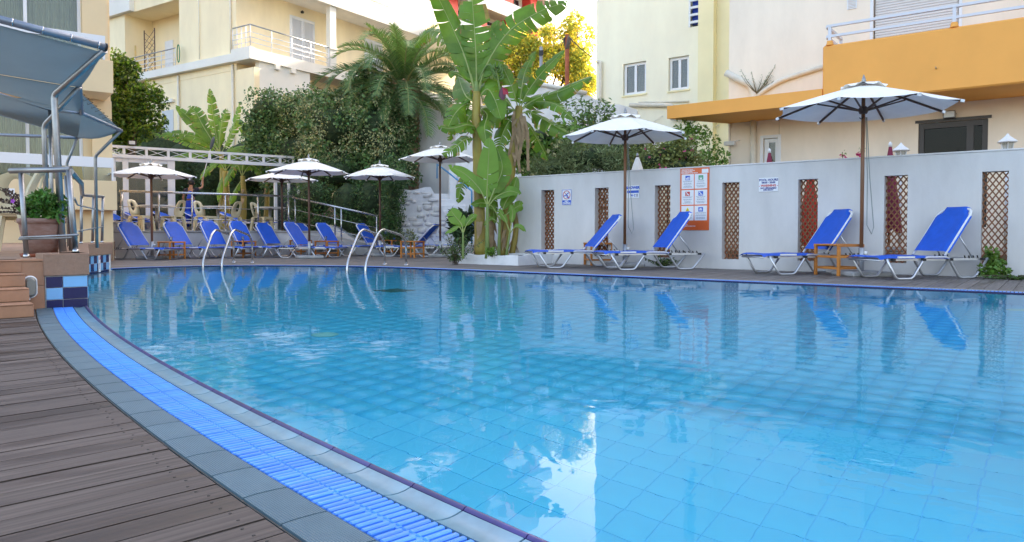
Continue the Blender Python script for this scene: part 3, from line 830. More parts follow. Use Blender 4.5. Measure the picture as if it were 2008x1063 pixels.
b = MB(); b.add([(0.0, 0.301, -0.13), (0.0, 12, -0.13), (0.0, 12, 15), (0.0, 0.301, 15)], [(0, 1, 2, 3)]); b.add([(0, 0, 15.002), (22, 0, 15.002), (22, 12, 15.002), (0, 12, 15.002)], [(0, 1, 2, 3)])
b.add([(0, 12, -0.13), (22, 12, -0.13), (22, 12, 15), (0, 12, 15)], [(0, 1, 2, 3)]); b.add([(22, 0, -0.13), (22, 12, -0.13), (22, 12, 15), (22, 0, 15)], [(0, 1, 2, 3)]); b.build('outer_walls', M_plaster, rb)
MB().box((dx0 - 0.5, 0.31, 0.2), (dx1 + 0.5, 2.5, 3.4)).build('room_interior', M_dark, rb)
# orange slab: thin part, diagonal tip, deep parapet part
zb = WA.hit(1310, 233, SC)[1]; zs = zb + 0.30; zp = 4.50
tx = H(1308, 222, SC)[0]; px0 = H(1613, 120, SC)[0]; yf = SC - FC
slab = MB().prism([(tx, yf), (px0 - 0.002, yf), (px0 - 0.002, -0.002), (0, -0.002)], zb, zs)
o = slab.build('canopy_slab', M_orange, rb)
MB().bbox((px0, yf, zb + 0.001), (22, yf + 0.14, zp), 0.03).build('balcony_parapet', M_orange, rb)
MB().box((px0 + 0.001, yf + 0.142, zb + 0.002), (22, -0.002, zb + 0.3)).build('balcony_floor', M_orange, rb)
# railing
rl = MB(); posts = [px0 + 0.12, H(1872, 20, SC + 0.07)[0], H(1872, 20, SC + 0.07)[0] + (H(1872, 20, SC + 0.07)[0] - px0 - 0.12)]
yr = yf + 0.07
zr = WA.hit(1622, 50, SC + 0.07)[1]
MB().box((px0 + 0.06, yr - 0.035, zr - 0.05), (22, yr + 0.035, zr)).build('top_rail', M_rail, rb)
MB().box((px0 + 0.06, yr - 0.028, zr - 0.26), (22, yr + 0.028, zr - 0.21)).build('lower_rail', M_rail, rb)
MB().box((px0 + 0.03, yr + 0.036, zr - 0.05), (px0 + 0.09, -0.3, zr - 0.001)).build('return_rail', M_rail, rb)
MB().box((px0 + 0.03, yr + 0.036, zr - 0.26), (px0 + 0.08, -0.3, zr - 0.211)).build('return_rail', M_rail, rb)
for x in posts:
    MB().box((x - 0.03, yr - 0.03, zp + 0.10), (x + 0.03, yr + 0.03, zr - 0.052)).build('rail_post', M_rail, rb)
    MB().lathe([(0.09, 0), (0.07, 0.03), (0.055, 0.10)], 10, (x, yr, zp - 0.001)).build('post_foot', M_orange, rb)
MB().box((px0 + 0.03, -0.36, zp - 0.6), (px0 + 0.09, -0.30, zr - 0.052)).build('rail_post', M_rail, rb)
# roller shutter, slat by slat
sh = MB().box((rx0 + 0.02, 0.10, 3.76), (rx1 - 0.02, 0.12, 6.14)).build('roller_shutter', M_alw, rb)
sme = MB().bbox((rx0 + 0.02, 0.075, 0), (rx1 - 0.02, 0.099, 0.052), 0.012).mesh('shutter_slat', mat('shutter_slat_white', (0.70, 0.68, 0.66), 0.5))
z = 3.78
while z < 6.1:
    o = link('shutter_slat', sme, sh); o.location.z = z; z += 0.056
for x in (rx0 - 0.06, rx1): MB().box((x, -0.02, 3.76), (x + 0.06, 0.07, 6.2)).build('shutter_guide', M_alw, rb)
# sliding door
dw = dx1 - dx0; fr2 = MB()
for x0, x1 in ((dx0, dx0 + 0.10), (dx1 - 0.10, dx1), (dx0 + dw * 0.70, dx0 + dw * 0.80)): fr2.box((x0, 0.05, DZ0), (x1, 0.14, dz1))
fr2.box((dx0 + 0.101, 0.052, dz1 - 0.12), (dx0 + dw * 0.699, 0.138, dz1)); fr2.box((dx0 + dw * 0.801, 0.052, dz1 - 0.12), (dx1 - 0.101, 0.138, dz1))
fr2.box((dx0 - 0.06, -0.02, dz1 + 0.002), (dx1 + 0.06, 0.05, dz1 + 0.06))
door = fr2.build('sliding_door', M_brownframe, rb)
MB().box((dx0 + 0.101, 0.09, DZ0), (dx0 + dw * 0.699, 0.10, dz1 - 0.121)).build('pane', glass_mat('dark_door_pane', alpha=0.5, base=(0.015, 0.015, 0.018), ior=1.22), door)
MB().box((dx0 + dw * 0.801, 0.09, DZ0), (dx1 - 0.101, 0.10, dz1 - 0.121)).build('pane', glass_mat('dark_door_pane', alpha=0.5, base=(0.015, 0.015, 0.018), ior=1.22), door)
# small window
f = MB(); f.wall(sx0 + 0.01, sx1 - 0.01, 1.0, sz1 - 0.01, 0.05, 0.12, [(sx0 + 0.12, sx1 - 0.08, 1.08, sz1 - 0.10)]); f.wall(sx0 - 0.07, sx1 + 0.07, 1.0, sz1 + 0.07, -0.02, 0.001, [(sx0, sx1, 1.0, sz1)])
wf = f.build('small_window', M_alw, rb); MB().box((sx0 + 0.12, 0.08, 1.08), (sx1 - 0.08, 0.09, sz1 - 0.1)).build('pane', M_pane, wf)
MB().box((sx0 - 0.3, 0.31, 0.8), (sx1 + 0.3, 1.2, 3.2)).build('room_interior', M_dark, rb)
# pipes
def pipe(pts, r, name='drain_pipe', m=None):
    return MB().tube(round_path([(H(u, v, FC + yy)[0], yy, H(u, v, FC + yy)[1]) for u, v, yy in pts], 0.12), r, 10).build(name, m or M_pipe, rb)
pipe([(1424, 143, -0.10), (1474, 168, -0.10), (1478, 188, -0.10), (1476, 196, -0.10)], 0.085)
pipe([(1620, 129, -0.06), (1575, 143, -0.06), (1530, 158, -0.06), (1497, 178, -0.06), (1478, 193, -0.06)], 0.055)
pipe([(1477, 224, -0.10), (1477, 330, -0.10), (1477, 400, -0.10)], 0.075)
pipe([(1432, 228, -0.01), (1432, 325, -0.01)], 0.008, 'cable')
pipe([(1528, 235, -0.01), (1528, 330, -0.01)], 0.007, 'cable')
# vent cover, hook
vx, vz = H(1671, 8, FC); MB().wall(vx - 0.1, vx + 0.1, vz - 0.11, vz + 0.11, -0.02, -0.001, [(vx - 0.08 + 0, vx + 0.08, vz - 0.09 + 0.034 * k, vz - 0.075 + 0.034 * k) for k in range(6)]).build('vent_cover', M_alw, rb)
hx, hz = H(1836, 135, SC); MB().tube([(hx, yf, hz), (hx, yf - 0.05, hz), (hx, yf - 0.06, hz + 0.03)], 0.008, 6).build('hook', M_steel_dull, rb)
# flood light above door, camera, lanterns
def floodlight(name, label, p, rz, s=1.0, m=None, cat='floodlight'):
    r = thing(name, label, cat, p, rz)
    MB().bbox((-0.11 * s, -0.16 * s, -0.075 * s), (0.11 * s, -0.06 * s, 0.075 * s), 0.015).build('housing', m or M_steel_dull, r)
    MB().box((-0.09 * s, -0.168 * s, -0.055 * s), (0.09 * s, -0.161 * s, 0.055 * s)).build('lens', mat('lamp_lens', (0.55, 0.56, 0.55), 0.15), r)
    MB().tube(round_path([(-0.115 * s, -0.1 * s, 0), (-0.115 * s, -0.005, 0.02 * s), (0.115 * s, -0.005, 0.02 * s), (0.115 * s, -0.1 * s, 0)], 0.02), 0.008 * s, 6).build('bracket', m or M_steel_dull, r)
    return r
q = H(1863, 226, FC); floodlight('floodlight', 'small grey floodlight on the cream wall above the dark sliding door', WA.w(q[0] + bt0, FC - 0.002, q[1]), WA.rot)
q = H(1443, 282, FC)
cr = thing('security_camera', 'small white security camera on the corner of the cream building', 'camera', WA.w(q[0] + bt0, FC - 0.002, q[1]), WA.rot)
MB().bbox((-0.22, -0.22, -0.05), (0.05, -0.10, 0.05), 0.015).build('housing', M_whiteplastic, cr); MB().box((-0.226, -0.20, -0.035), (-0.221, -0.12, 0.035)).build('lens', M_black, cr)
MB().tube([(0, -0.12, 0.03), (0.08, -0.05, 0.08), (0.1, 0, 0.08)], 0.015, 6).build('bracket', M_whiteplastic, cr)

# upper garden terrace behind the wall (structure)
tag(MB().box((WA.hit(1200, 400, WC)[0] - 0.6, WC + WT + 0.5, -0.1), (15, FC - 0.01, 0.30)).build('garden_terrace', mat('terrace_paving', (0.35, 0.28, 0.2), 0.8, var=0.2)), kind='structure').rotation_euler = (0, 0, WA.rot)
def lantern(u, v, c, label):
    q = WA.w(WA.hit(u, v, c)[0], c); zt = WA.hit(u, v, c)[1]
    r = thing('garden_lantern', label, 'lantern', (q.x, q.y, 0.30), 0, 'white garden lanterns on posts'); z = zt - 0.30
    MB().tube([(0, 0, 0), (0, 0, z - 0.36)], 0.025, 8).build('post', M_whiteplastic, r)
    MB().lathe([(0.05, z - 0.36), (0.07, z - 0.33), (0.075, z - 0.32)], 6, smooth=False).build('base', M_whiteplastic, r)
    g = MB()
    for k in range(6): a = PI * k / 3; g.beam((0.07 * math.cos(a), 0.07 * math.sin(a), z - 0.32), (0.10 * math.cos(a), 0.10 * math.sin(a), z - 0.15), 0.012, 0.012)
    g.build('cage', M_whiteplastic, r)
    MB().lathe([(0.06, z - 0.315), (0.088, z - 0.152)], 6, smooth=False).build('glass', glass_mat('lantern_glass', alpha=0.6, base=(0.5, 0.5, 0.48)), r)
    MB().lathe([(0.15, z - 0.15), (0.16, z - 0.135), (0.06, z - 0.06), (0.03, z - 0.03), (0.012, z)], 6, smooth=False).build('cap', M_whiteplastic, r)
lantern(1767, 280, 14.6, 'white garden lantern just right of the closed burgundy umbrella above the wall')
lantern(1976, 262, 14.6, 'white garden lantern at far right above the wall')
M_burg = mat('burgundy_canvas', (0.22, 0.025, 0.06), 0.8, var=0.15, vscale=6)
def closed_umbrella(u, v, c, label, m, base=0.30, R0=0.16, hh=1.5, name='closed_umbrella', tipm=None, frame=WA):
    q = frame.w(frame.hit(u, v, c)[0], c); zt = frame.hit(u, v, c)[1]
    r = thing(name, label, 'umbrella', (q.x, q.y, base), 0); z = zt - base
    MB().tube([(0, 0, 0), (0, 0, z - 0.05)], 0.02, 8).build('pole', M_polewood, r)
    MB().lathe([(0.22, 0), (0.24, 0.03), (0.22, 0.07), (0.05, 0.09)], 16).build('base', M_concrete, r)
    k = 40; P = []
    for i in range(9):
        t = i / 8; row = []
        for j in range(k + 1):
            a = 2 * PI * j / k; f = 1 + 0.32 * t * math.cos(8 * a) + 0.1 * t * math.sin(3 * a)
            rr = 0.02 + (R0 * (t ** 0.8)) * f
            row.append((rr * math.cos(a), rr * math.sin(a), z - 0.06 - hh * t * (1 + 0.03 * math.sin(5 * a))))
        P.append(row)
    MB().grid(P).build('folded_canopy', m, r)
    MB().lathe([(0.035, z - 0.09), (0.03, z - 0.03), (0.008, z)], 10).build('finial', tipm or M_whiteplastic, r)
    return r
closed_umbrella(1509, 291, 14.5, 'closed burgundy umbrella in front of the small white window', M_burg)
closed_umbrella(1746, 278, 14.2, 'closed burgundy umbrella beside the lantern above the wall', M_burg)
closed_umbrella(1250, 300, 13.6, 'closed off-white umbrella standing behind the wall near the shower sign', M_canvas, 0.3, 0.30, 1.2, tipm=M_steel_dull)
# red cloth seen behind the fifth slot
q = WA.hit(1588, 420, 13.9)
rc = thing('red_parasol_cover', 'red folded fabric glimpsed through the fifth lattice slot', 'umbrella', WA.w(q[0], 13.9, 0.30), WA.rot)
P = [[((0.05 + 0.16 * t) * (1 + 0.25 * math.cos(6 * a)) * math.cos(a), (0.05 + 0.16 * t) * (1 + 0.25 * math.cos(6 * a)) * math.sin(a), 1.30 - 1.2 * t) for a in [2 * PI * j / 36 for j in range(37)]] for t in [i / 6 for i in range(7)]]
MB().grid(P).build('folded_canopy', mat('bright_red_fabric', (0.65, 0.04, 0.02), 0.7), rc)

# ------------------------------------------------------------------ yellow building behind
M_yellow = mat('pale_yellow_plaster', (0.95, 0.88, 0.68), 0.85, var=0.08, vscale=0.8, stretch=(1, 1, 0.35), bump=0.08, bscale=20, detail=7)
M_yellow2 = mat('yellow_plaster_deeper', (0.93, 0.84, 0.52), 0.85, var=0.06, vscale=0.6)
YC = 24.0
yt0 = WA.hit(1169, 200, YC)[0]
yb = thing('yellow_apartment_building', 'tall pale yellow building with two small white windows behind the garden', 'building', WA.w(yt0, YC), WA.rot)
def HY(u, v, c=YC): q = WA.hit(u, v, c); return (q[0] - yt0, q[1])
wins = []
for u0, u1, v0, v1 in ((1222, 1267, 126, 188), (1311, 1351, 114, 179)):
    xa, za = HY(u0, v0); xb, _ = HY(u1, v0); _, zc = HY(u0, v1); wins.append((xa, xb, zc, za))
bx0, bz1 = HY(1351, 14); bx1, _ = HY(1375, 14); _, bz0 = HY(1351, 54)
pa = HY(1375, 100)[0]; pb = HY(1405, 100)[0]
MB().wall(0, pa, -0.13, 20, 0, 0.3, wins + [(bx0, pa - 0.001, bz0, bz0 + 2.3)]).build('front_wall', M_yellow, yb)
MB().box((pa + 0.001, -0.28, -0.13), (pb, 0.3, 20)).build('pilaster', M_yellow2, yb)
MB().box((pb + 0.001, 0.0, -0.13), (16, 0.3, 20)).build('front_wall', M_yellow2, yb)
b = MB(); D = 13.5
for q in ([(0, 0.301, -0.13), (0, D, -0.13), (0, D, 20), (0, 0.301, 20)], [(0, 0.301, 20.003), (16, 0.301, 20.003), (16, D, 20.003), (0, D, 20.003)], [(16, 0.301, -0.13), (16, D, -0.13), (16, D, 20), (16, 0.301, 20)], [(0, D, -0.13), (16, D, -0.13), (16, D, 20), (0, D, 20)]): b.add(q, [(0, 1, 2, 3)])
b.build('outer_walls', M_yellow, yb)
w_ = MB().box((7, 40, -0.13), (17, 56, 21)); w_.v = [tuple(Matrix.Rotation(-WA.rot, 4, 'Z') @ (Vector(q) - WA.w(yt0, YC))) for q in w_.v]  # unseen block added behind the building to keep sun off deck and terrace
w_.build('unseen_shade_block', M_yellow, yb)
M_curt = mat('pale_curtain', (0.55, 0.54, 0.50), 0.9, var=0.1, vscale=3)
for xa, xb, za, zc in wins:
    mid = (xa + xb) / 2; w_ = MB().wall(xa + 0.01, xb - 0.01, za + 0.01, zc - 0.01, 0.10, 0.17, [(xa + 0.10, mid - 0.05, za + 0.1, zc - 0.1), (mid + 0.05, xb - 0.10, za + 0.1, zc - 0.1)]).build('window', M_alw, yb)
    MB().box((xa + 0.05, 0.13, za + 0.05), (mid, 0.14, zc - 0.05)).build('pane', glass_mat('grey_pane', alpha=0.45, base=(0.13, 0.14, 0.14)), w_)
    MB().box((mid + 0.001, 0.125, za + 0.05), (xb - 0.05, 0.135, zc - 0.05)).build('pane', glass_mat('grey_pane'), w_)
    P = [[(xa + (xb - xa) * (0.45 + 0.55 * j / 24), 0.28 + 0.03 * math.sin(j * 1.3), za + (zc - za) * i) for j in range(25)] for i in (0, 1)]
    MB().grid(P).build('curtain', M_curt, w_)
    MB().box((xa - 0.04, -0.05, za - 0.06), (xb + 0.04, 0.05, za - 0.002)).build('sill', M_yellow2, w_)
MB().box((wins[0][0] - 0.4, 0.32, wins[0][2] - 0.3), (wins[1][1] + 0.4, 0.9, wins[0][3] + 0.4)).build('room_interior', M_dark, yb)
bal = MB()
for k in range(4): bal.box((bx0 + 0.02, -0.02, bz0 + 0.12 + 0.25 * k), (pa - 0.003, 0.03, bz0 + 0.20 + 0.25 * k))
bal.box((bx0 + 0.001, -0.021, bz0), (bx0 + 0.06, 0.029, bz0 + 1.0)); bal.build('balcony_rail', M_alw, yb)
MB().box((bx0, 0.31, bz0 - 0.1), (pa + 0.4, 1.6, bz0 + 2.4)).build('balcony_recess', mat('recess_blue_grey', (0.25, 0.28, 0.34), 0.8), yb)
P = [[(bx0 + 0.08 + 0.13 * j, 0.12 + 0.03 * math.sin(j * 2.1), bz0 + 0.1 + 0.8 * i) for j in range(8)] for i in (0, 1)]
for k in range(2):
    t_ = tag(MB().grid([[(x, y, z) for x, y, z in row[3 * k:3 * k + 4]] for row in P]).build('hanging_towel', mat(('towel_blue', 'towel_yellow')[k], ((0.03, 0.07, 0.4), (0.6, 0.42, 0.03))[k], 0.9)), ('blue', 'yellow')[k] + ' towel hanging behind the small balcony rail of the yellow building', 'towel')
    t_.location = WA.w(yt0, YC); t_.rotation_euler = (0, 0, WA.rot)
# ledge pipes and string course
def ypipe(pts, r, name='drain_pipe'):
    return MB().tube(round_path([(HY(u, v, YC + yy)[0], yy, HY(u, v, YC + yy)[1]) for u, v, yy in pts], 0.15), r, 9).build(name, M_pipe, yb)
ypipe([(1235, 206, -0.12), (1318, 206, -0.12), (1319, 214, -0.12)], 0.075)
ypipe([(1252, 201, -0.05), (1351, 199, -0.05)], 0.03, 'string_course')
ypipe([(1171, 121, -0.1), (1178, 121, -0.1), (1178, 160, -0.1), (1178, 260, -0.1)], 0.06)
ypipe([(1316, 233, -0.15), (1428, 236, -0.15)], 0.06)
for k, (ua, va, ub, vb) in enumerate(((1300, 227, 1250, 260), (1370, 250, 1296, 290), (1410, 245, 1340, 285))): ypipe([(ua, va, -0.1), (ub, vb, -0.1)], 0.012, 'cable')
# ------------------------------------------------------------------ sun loungers
def make_lounger(back_deg=57, rnd_=0):
    root = bpy.data.objects.new('sun_lounger', None); COL.objects.link(root)
    hw = 0.31
    wave = [(-0.90, 0.285), (-0.745, 0.016), (-0.50, 0.016), (-0.305, 0.295), (0.06, 0.295), (0.245, 0.016), (0.50, 0.016), (0.71, 0.275)]
    for s in (-1, 1):
        sf = MB().tube(round_path([(x, s * hw, z) for x, z in wave], 0.05), 0.017, 8).build('side_leg_frame', M_alu, root)
        MB().beam((-0.98, s * (hw - 0.03), 0.268), (0.72, s * (hw - 0.03), 0.262), 0.022, 0.030).build('side_rail', M_alu, root)
        for x in (-0.80, -0.33, 0.10, 0.62): MB().box((x - 0.02, s * hw - 0.028, 0.248), (x + 0.02, s * hw + 0.018, 0.282)).build('plastic_joint', M_black, sf)
        MB().beam((-0.74, s * (hw + 0.016), 0.300), (-0.48, s * (hw + 0.016), 0.300), 0.012, 0.024).build('sling_clip', M_whiteplastic, root)
    for x in (-0.97, -0.33, 0.08, 0.70): MB().tube([(x, -hw + 0.02, 0.26), (x, hw - 0.02, 0.26)], 0.013, 8).build('cross_bar', M_alu, root)
    # seat sling
    P = []
    for i in range(15):
        x = -1.0 + 1.10 * i / 14; row = []
        for j in range(11):
            y = -1 + 2 * j / 10
            sag = 0.016 * (1 - y * y) * math.sin(PI * min(1, max(0, i / 14))) ** 0.5
            edge = -0.034 if abs(y) > 0.99 else 0
            end = -0.018 if i in (0, 14) else 0
            row.append((x, y * (hw + 0.020), 0.318 - sag + edge + end + 0.006 * math.sin(i * 0.9)))
        P.append(row)
    MB().grid(P).build('seat_sling', M_blue, root)
    # backrest: sling with cut corners on a looped white frame
    th = R_(back_deg); c, s_ = math.cos(th), math.sin(th); hx, hz = 0.045, 0.315; BL = 0.80
    def B(l, y, o=0.0): return (hx + l * c - o * s_, y, hz + l * s_ + o * c)
    fr = round_path([B(0.0, -hw + 0.035), B(BL - 0.02, -hw + 0.035), B(BL - 0.02, hw - 0.035), B(0.0, hw - 0.035)], 0.13, 8)
    bf = MB().tube(fr, 0.017, 8).build('backrest_frame', M_whiteplastic, root)
    prof = [(0.05, hw), (0.25, hw), (0.45, hw), (0.64, hw), (0.665, hw - 0.012), (0.68, hw - 0.05), (0.70, hw - 0.085), (0.73, hw - 0.10), (0.80, hw - 0.115), (0.818, hw - 0.118)]
    P = []
    for l, w in prof:
        row = []
        for j in range(11):
            y = -1 + 2 * j / 10
            o = 0.036 - 0.030 * (1 - y * y) * math.sin(PI * l / 0.85) - (0.045 if abs(y) > 0.99 else 0) - (0.03 if l > 0.81 else 0)
            row.append(B(l, y * w, o))
        P.append(row)
    MB().grid(P).build('backrest_sling', M_blue, root)
    # adjustable strut
    a = B(0.36, 0); zb = 0.262
    for s in (-1, 1):
        MB().tube([B(0.36, s * (hw - 0.05), -0.02), (0.52, s * (hw - 0.05), zb)], 0.009, 6).build('strut', M_alu, root)
        t = MB()
        for k in range(4): t.beam((0.40 + 0.07 * k, s * (hw - 0.06), zb + 0.01), (0.385 + 0.07 * k, s * (hw - 0.06), zb + 0.05), 0.01, 0.016)
        tag(t.build('notch_rack', M_black, root), kind='stuff')
    MB().tube([(0.52, -hw + 0.05, zb), (0.52, hw - 0.05, zb)], 0.009, 6).build('cross_bar', M_alu, root)
    return root
LG = 'blue sun loungers'
protos = {}
def lounger(x, y, deg, label, back=57, z=0.0, sc=1.0):
    if back not in protos:
        o = make_lounger(back); protos[back] = o
    else: o = copy_tree(protos[back])
    o.location = (x, y, z); o.rotation_euler = (0, 0, R_(deg)); o.scale = (1.08 * sc, 1.0 * sc, 1.03 * min(sc, 0.88) if sc < 0.999 else 1.03); tag(o, label, 'sun lounger', LG)
    return o
lounger(1.36, 13.42, 12, 'blue sun lounger beside the white planter with a teak table at its back', 50)
lounger(2.52, 12.72, 14, 'blue sun lounger in front of the orange notice board', 54)
lounger(4.70, 11.40, 15, 'blue sun lounger left of the teak table at the right-hand umbrella', 54)
lounger(5.86, 10.30, 16, 'rightmost blue sun lounger beside the climbing plant at the wall', 54)
def gl(u, v): g = gnd(u, v); return g.x, g.y
for u, v, a, lab, bk in (
    (279, 508.5, 156, 'leftmost blue sun lounger on the far deck beside the tiled terrace end', 54),
    (364, 506, 155, 'blue sun lounger just right of the leftmost small teak table on the far deck', 57),
    (432, 505, 155, 'blue sun lounger seen behind the rails of the left pool ladder, left of its posts', 62),
    (488, 504, 154, 'blue sun lounger behind the right rail of the left pool ladder and a teak table', 62),
    (540, 501.5, 152, 'shadier blue sun lounger standing back between left ladder and the bright front lounger', 57),
    (600, 505.5, 160, 'bright blue sun lounger nearest the pool, left of the tall far umbrella pole', 57),
    (610, 499, 150, 'blue sun lounger half hidden behind the bright front lounger', 57),
    (658, 501, 154, 'blue sun lounger directly behind the dark pole of the middle far umbrella', 57),
    (735, 498.5, 156, 'blue sun lounger left of the right pool ladder with a long flower box behind', 57),
    (782, 496.5, 155, 'blue sun lounger behind the rails of the right pool ladder', 57),
    (816, 503, -14, 'blue sun lounger with its back turned, head end toward the banana planter', 50),
    (893, 499, -14, 'dark blue sun lounger half hidden behind the young banana plant', 50)):
    lounger(*gl(u, v), a, lab, bk, 0.0, 0.97)

# ------------------------------------------------------------------ umbrellas
def make_umbrella(label, x, y, D, ztop, zrim, base_z=0.0, rot=0.2, pole_m=None, rope=False, plate=True, name='patio_umbrella', group='open white umbrellas'):
    r = thing(name, label, 'umbrella', (x, y, base_z), rot, group)
    R0 = D / 2; zt = ztop - base_z - 0.13; zr = zrim - base_z
    def prof(t): return zt - (zt - zr) * (t ** 1.12)
    P = []
    nr = 9
    for i in range(nr):
        t = 0.10 + 0.90 * i / (nr - 1); row = []
        for k in range(8):
            for j in range(6):
                f = j / 6; a0 = PI / 4 * k; a1 = a0 + PI / 4
                x0 = math.cos(a0) * (1 - f) + math.cos(a1) * f; y0 = math.sin(a0) * (1 - f) + math.sin(a1) * f
                sag = 0.010 * D * t * t * 4 * f * (1 - f)
                edge = 1 - (0.035 * 4 * f * (1 - f) if i == nr - 1 else 0)
                row.append((x0 * R0 * t * edge, y0 * R0 * t * edge, prof(t) - sag))
        row.append(row[0]); P.append(row)
    MB().grid(P, 0, False).build('canopy', M_canvas, r)
    P = []
    for i in range(4):
        t = 0.02 + 0.24 * i / 3; row = []
        for k in range(48):
            f = (k % 6) / 6; a0 = PI / 4 * (k // 6); a1 = a0 + PI / 4
            x0 = math.cos(a0) * (1 - f) + math.cos(a1) * f; y0 = math.sin(a0) * (1 - f) + math.sin(a1) * f
            w = 0.022 * (i / 3) * math.sin(k * PI / 3) + 0.012 * rnd.uniform(-1, 1) * (i == 3)
            row.append((x0 * R0 * t, y0 * R0 * t, prof(t) + 0.045 + w))
        row.append(row[0]); P.append(row)
    MB().grid(P, 0, True).build('vent_cap', M_canvas, r)
    MB().lathe([(0.03, zt + 0.03), (0.034, zt + 0.06), (0.022, zt + 0.10), (0.004, zt + 0.15)], 10).build('finial', M_steel_dull, r)
    MB().tube([(0, 0, 0.05 if plate else 0), (0, 0, zt)], 0.027, 10).build('pole', pole_m or M_polewood, r)
    zh = zr - 0.02
    MB().lathe([(0.05, zh - 0.05), (0.065, zh - 0.02), (0.065, zh + 0.03), (0.04, zh + 0.06)], 12).build('runner_hub', M_darkwood, r)
    MB().lathe([(0.05, zt - 0.10), (0.065, zt - 0.07), (0.05, zt - 0.03)], 12).build('top_hub', M_darkwood, r)
    for k in range(8):
        a = PI / 4 * k; ca_, sa_ = math.cos(a), math.sin(a)
        pts = [(ca_ * R0 * t, sa_ * R0 * t, prof(t) - 0.020) for t in (0.04, 0.3, 0.55, 0.8, 0.99)]
        rb_ = MB()
        for p, q in zip(pts, pts[1:]): rb_.beam(p, q, 0.020, 0.028)
        rbo = rb_.build('rib', M_darkwood, r)
        e = (ca_ * R0, sa_ * R0)
        MB().beam((e[0] * 0.985, e[1] * 0.985, prof(0.985) - 0.018), (e[0] * 1.02, e[1] * 1.02, prof(1.02) - 0.018), 0.034, 0.036).build('rib_tip', M_whiteplastic, rbo)
        MB().beam((ca_ * 0.06, sa_ * 0.06, zh), (ca_ * R0 * 0.52, sa_ * R0 * 0.52, prof(0.52) - 0.04), 0.018, 0.022).build('strut', M_darkwood, r)
    if plate:
        MB().bbox((-0.30, -0.30, 0), (0.30, 0.30, 0.075), 0.02).build('base_slab', M_concrete, r)
        MB().tube([(0, 0, 0.07), (0, 0, 0.42)], 0.038, 12).build('base_tube', mat('galvanised', (0.45, 0.47, 0.5), 0.45, metal=0.6, var=0.1), r)
        MB().lathe([(0.0, -0.05), (0.03, -0.04), (0.03, 0.0), (0.0, 0.01)], 8, (0.055, -0.02, 0.36), cap=False).build('clamp_knob', M_whiteplastic, r)
    if rope:
        MB().tube([(0.04, 0, zh - 0.1), (0.06, -0.03, zh * 0.6), (0.05, -0.05, 0.75), (0.12, -0.06, 0.62), (0.15, -0.06, 0.72), (0.09, -0.04, zh * 0.6), (0.055, 0, zh - 0.1)], 0.006, 6).build('rope', mat('grey_rope', (0.25, 0.27, 0.25), 0.8), r)
        MB().tube([(-0.07, -0.02, zh - 0.11), (-0.045, -0.02, zh - 0.13), (0.0, -0.02, zh - 0.09)], 0.007, 6).build('hook', M_black, r)
    return r
g = at(1225, 500, 13.55)
make_umbrella('open white umbrella with wooden pole beside the shower sign', g.x, g.y, 2.30, at(1225, 213, 13.55).z, at(1225, 268, 13.55).z, rot=0.12, rope=True)
g = at(1695.5, 500, 10.75)
make_umbrella('largest open white umbrella with wooden pole between the two right loungers', g.x - 0.05, g.y, 2.50, at(1695, 149, 10.75).z, at(1695, 214, 10.75).z, rot=0.10, rope=True)
for u, Y, D, vt, vr, lab, bz, pl in (
    (297, 17.6, 2.02, 312, 345, 'leftmost open white umbrella on the far deck, orange wooden pole', 0, True),
    (606, 17.9, 1.98, 303, 338, 'tall open white umbrella in the middle of the far deck with dark pole', 0, True),
    (553, 20.6, 1.98, 327, 353, 'lower white umbrella on the raised terrace, partly behind the middle umbrella', 0.68, False),
    (745, 19.6, 1.95, 315, 348, 'open white umbrella in front of the ivy at the ramp end, dark pole', 0, True),
    (863, 19.0, 2.10, 278, 312, 'highest far white umbrella in front of the white stone stairs', 0, True)):
    g = at(u, 400, Y)
    make_umbrella(lab, g.x, g.y, D, at(u, vt, Y).z, at(u, vr, Y).z, bz, rnd.uniform(0, 0.8), M_polewood if u in (297,) else M_darkwood, plate=pl)
g = at(1050, 400, 19.5)
make_umbrella('white umbrella behind the wall half hidden by shrubs, next to the bananas', g.x, g.y, 1.75, at(1050, 301, 19.5).z, at(1050, 336, 19.5).z, 0.3, 0.3, plate=False)

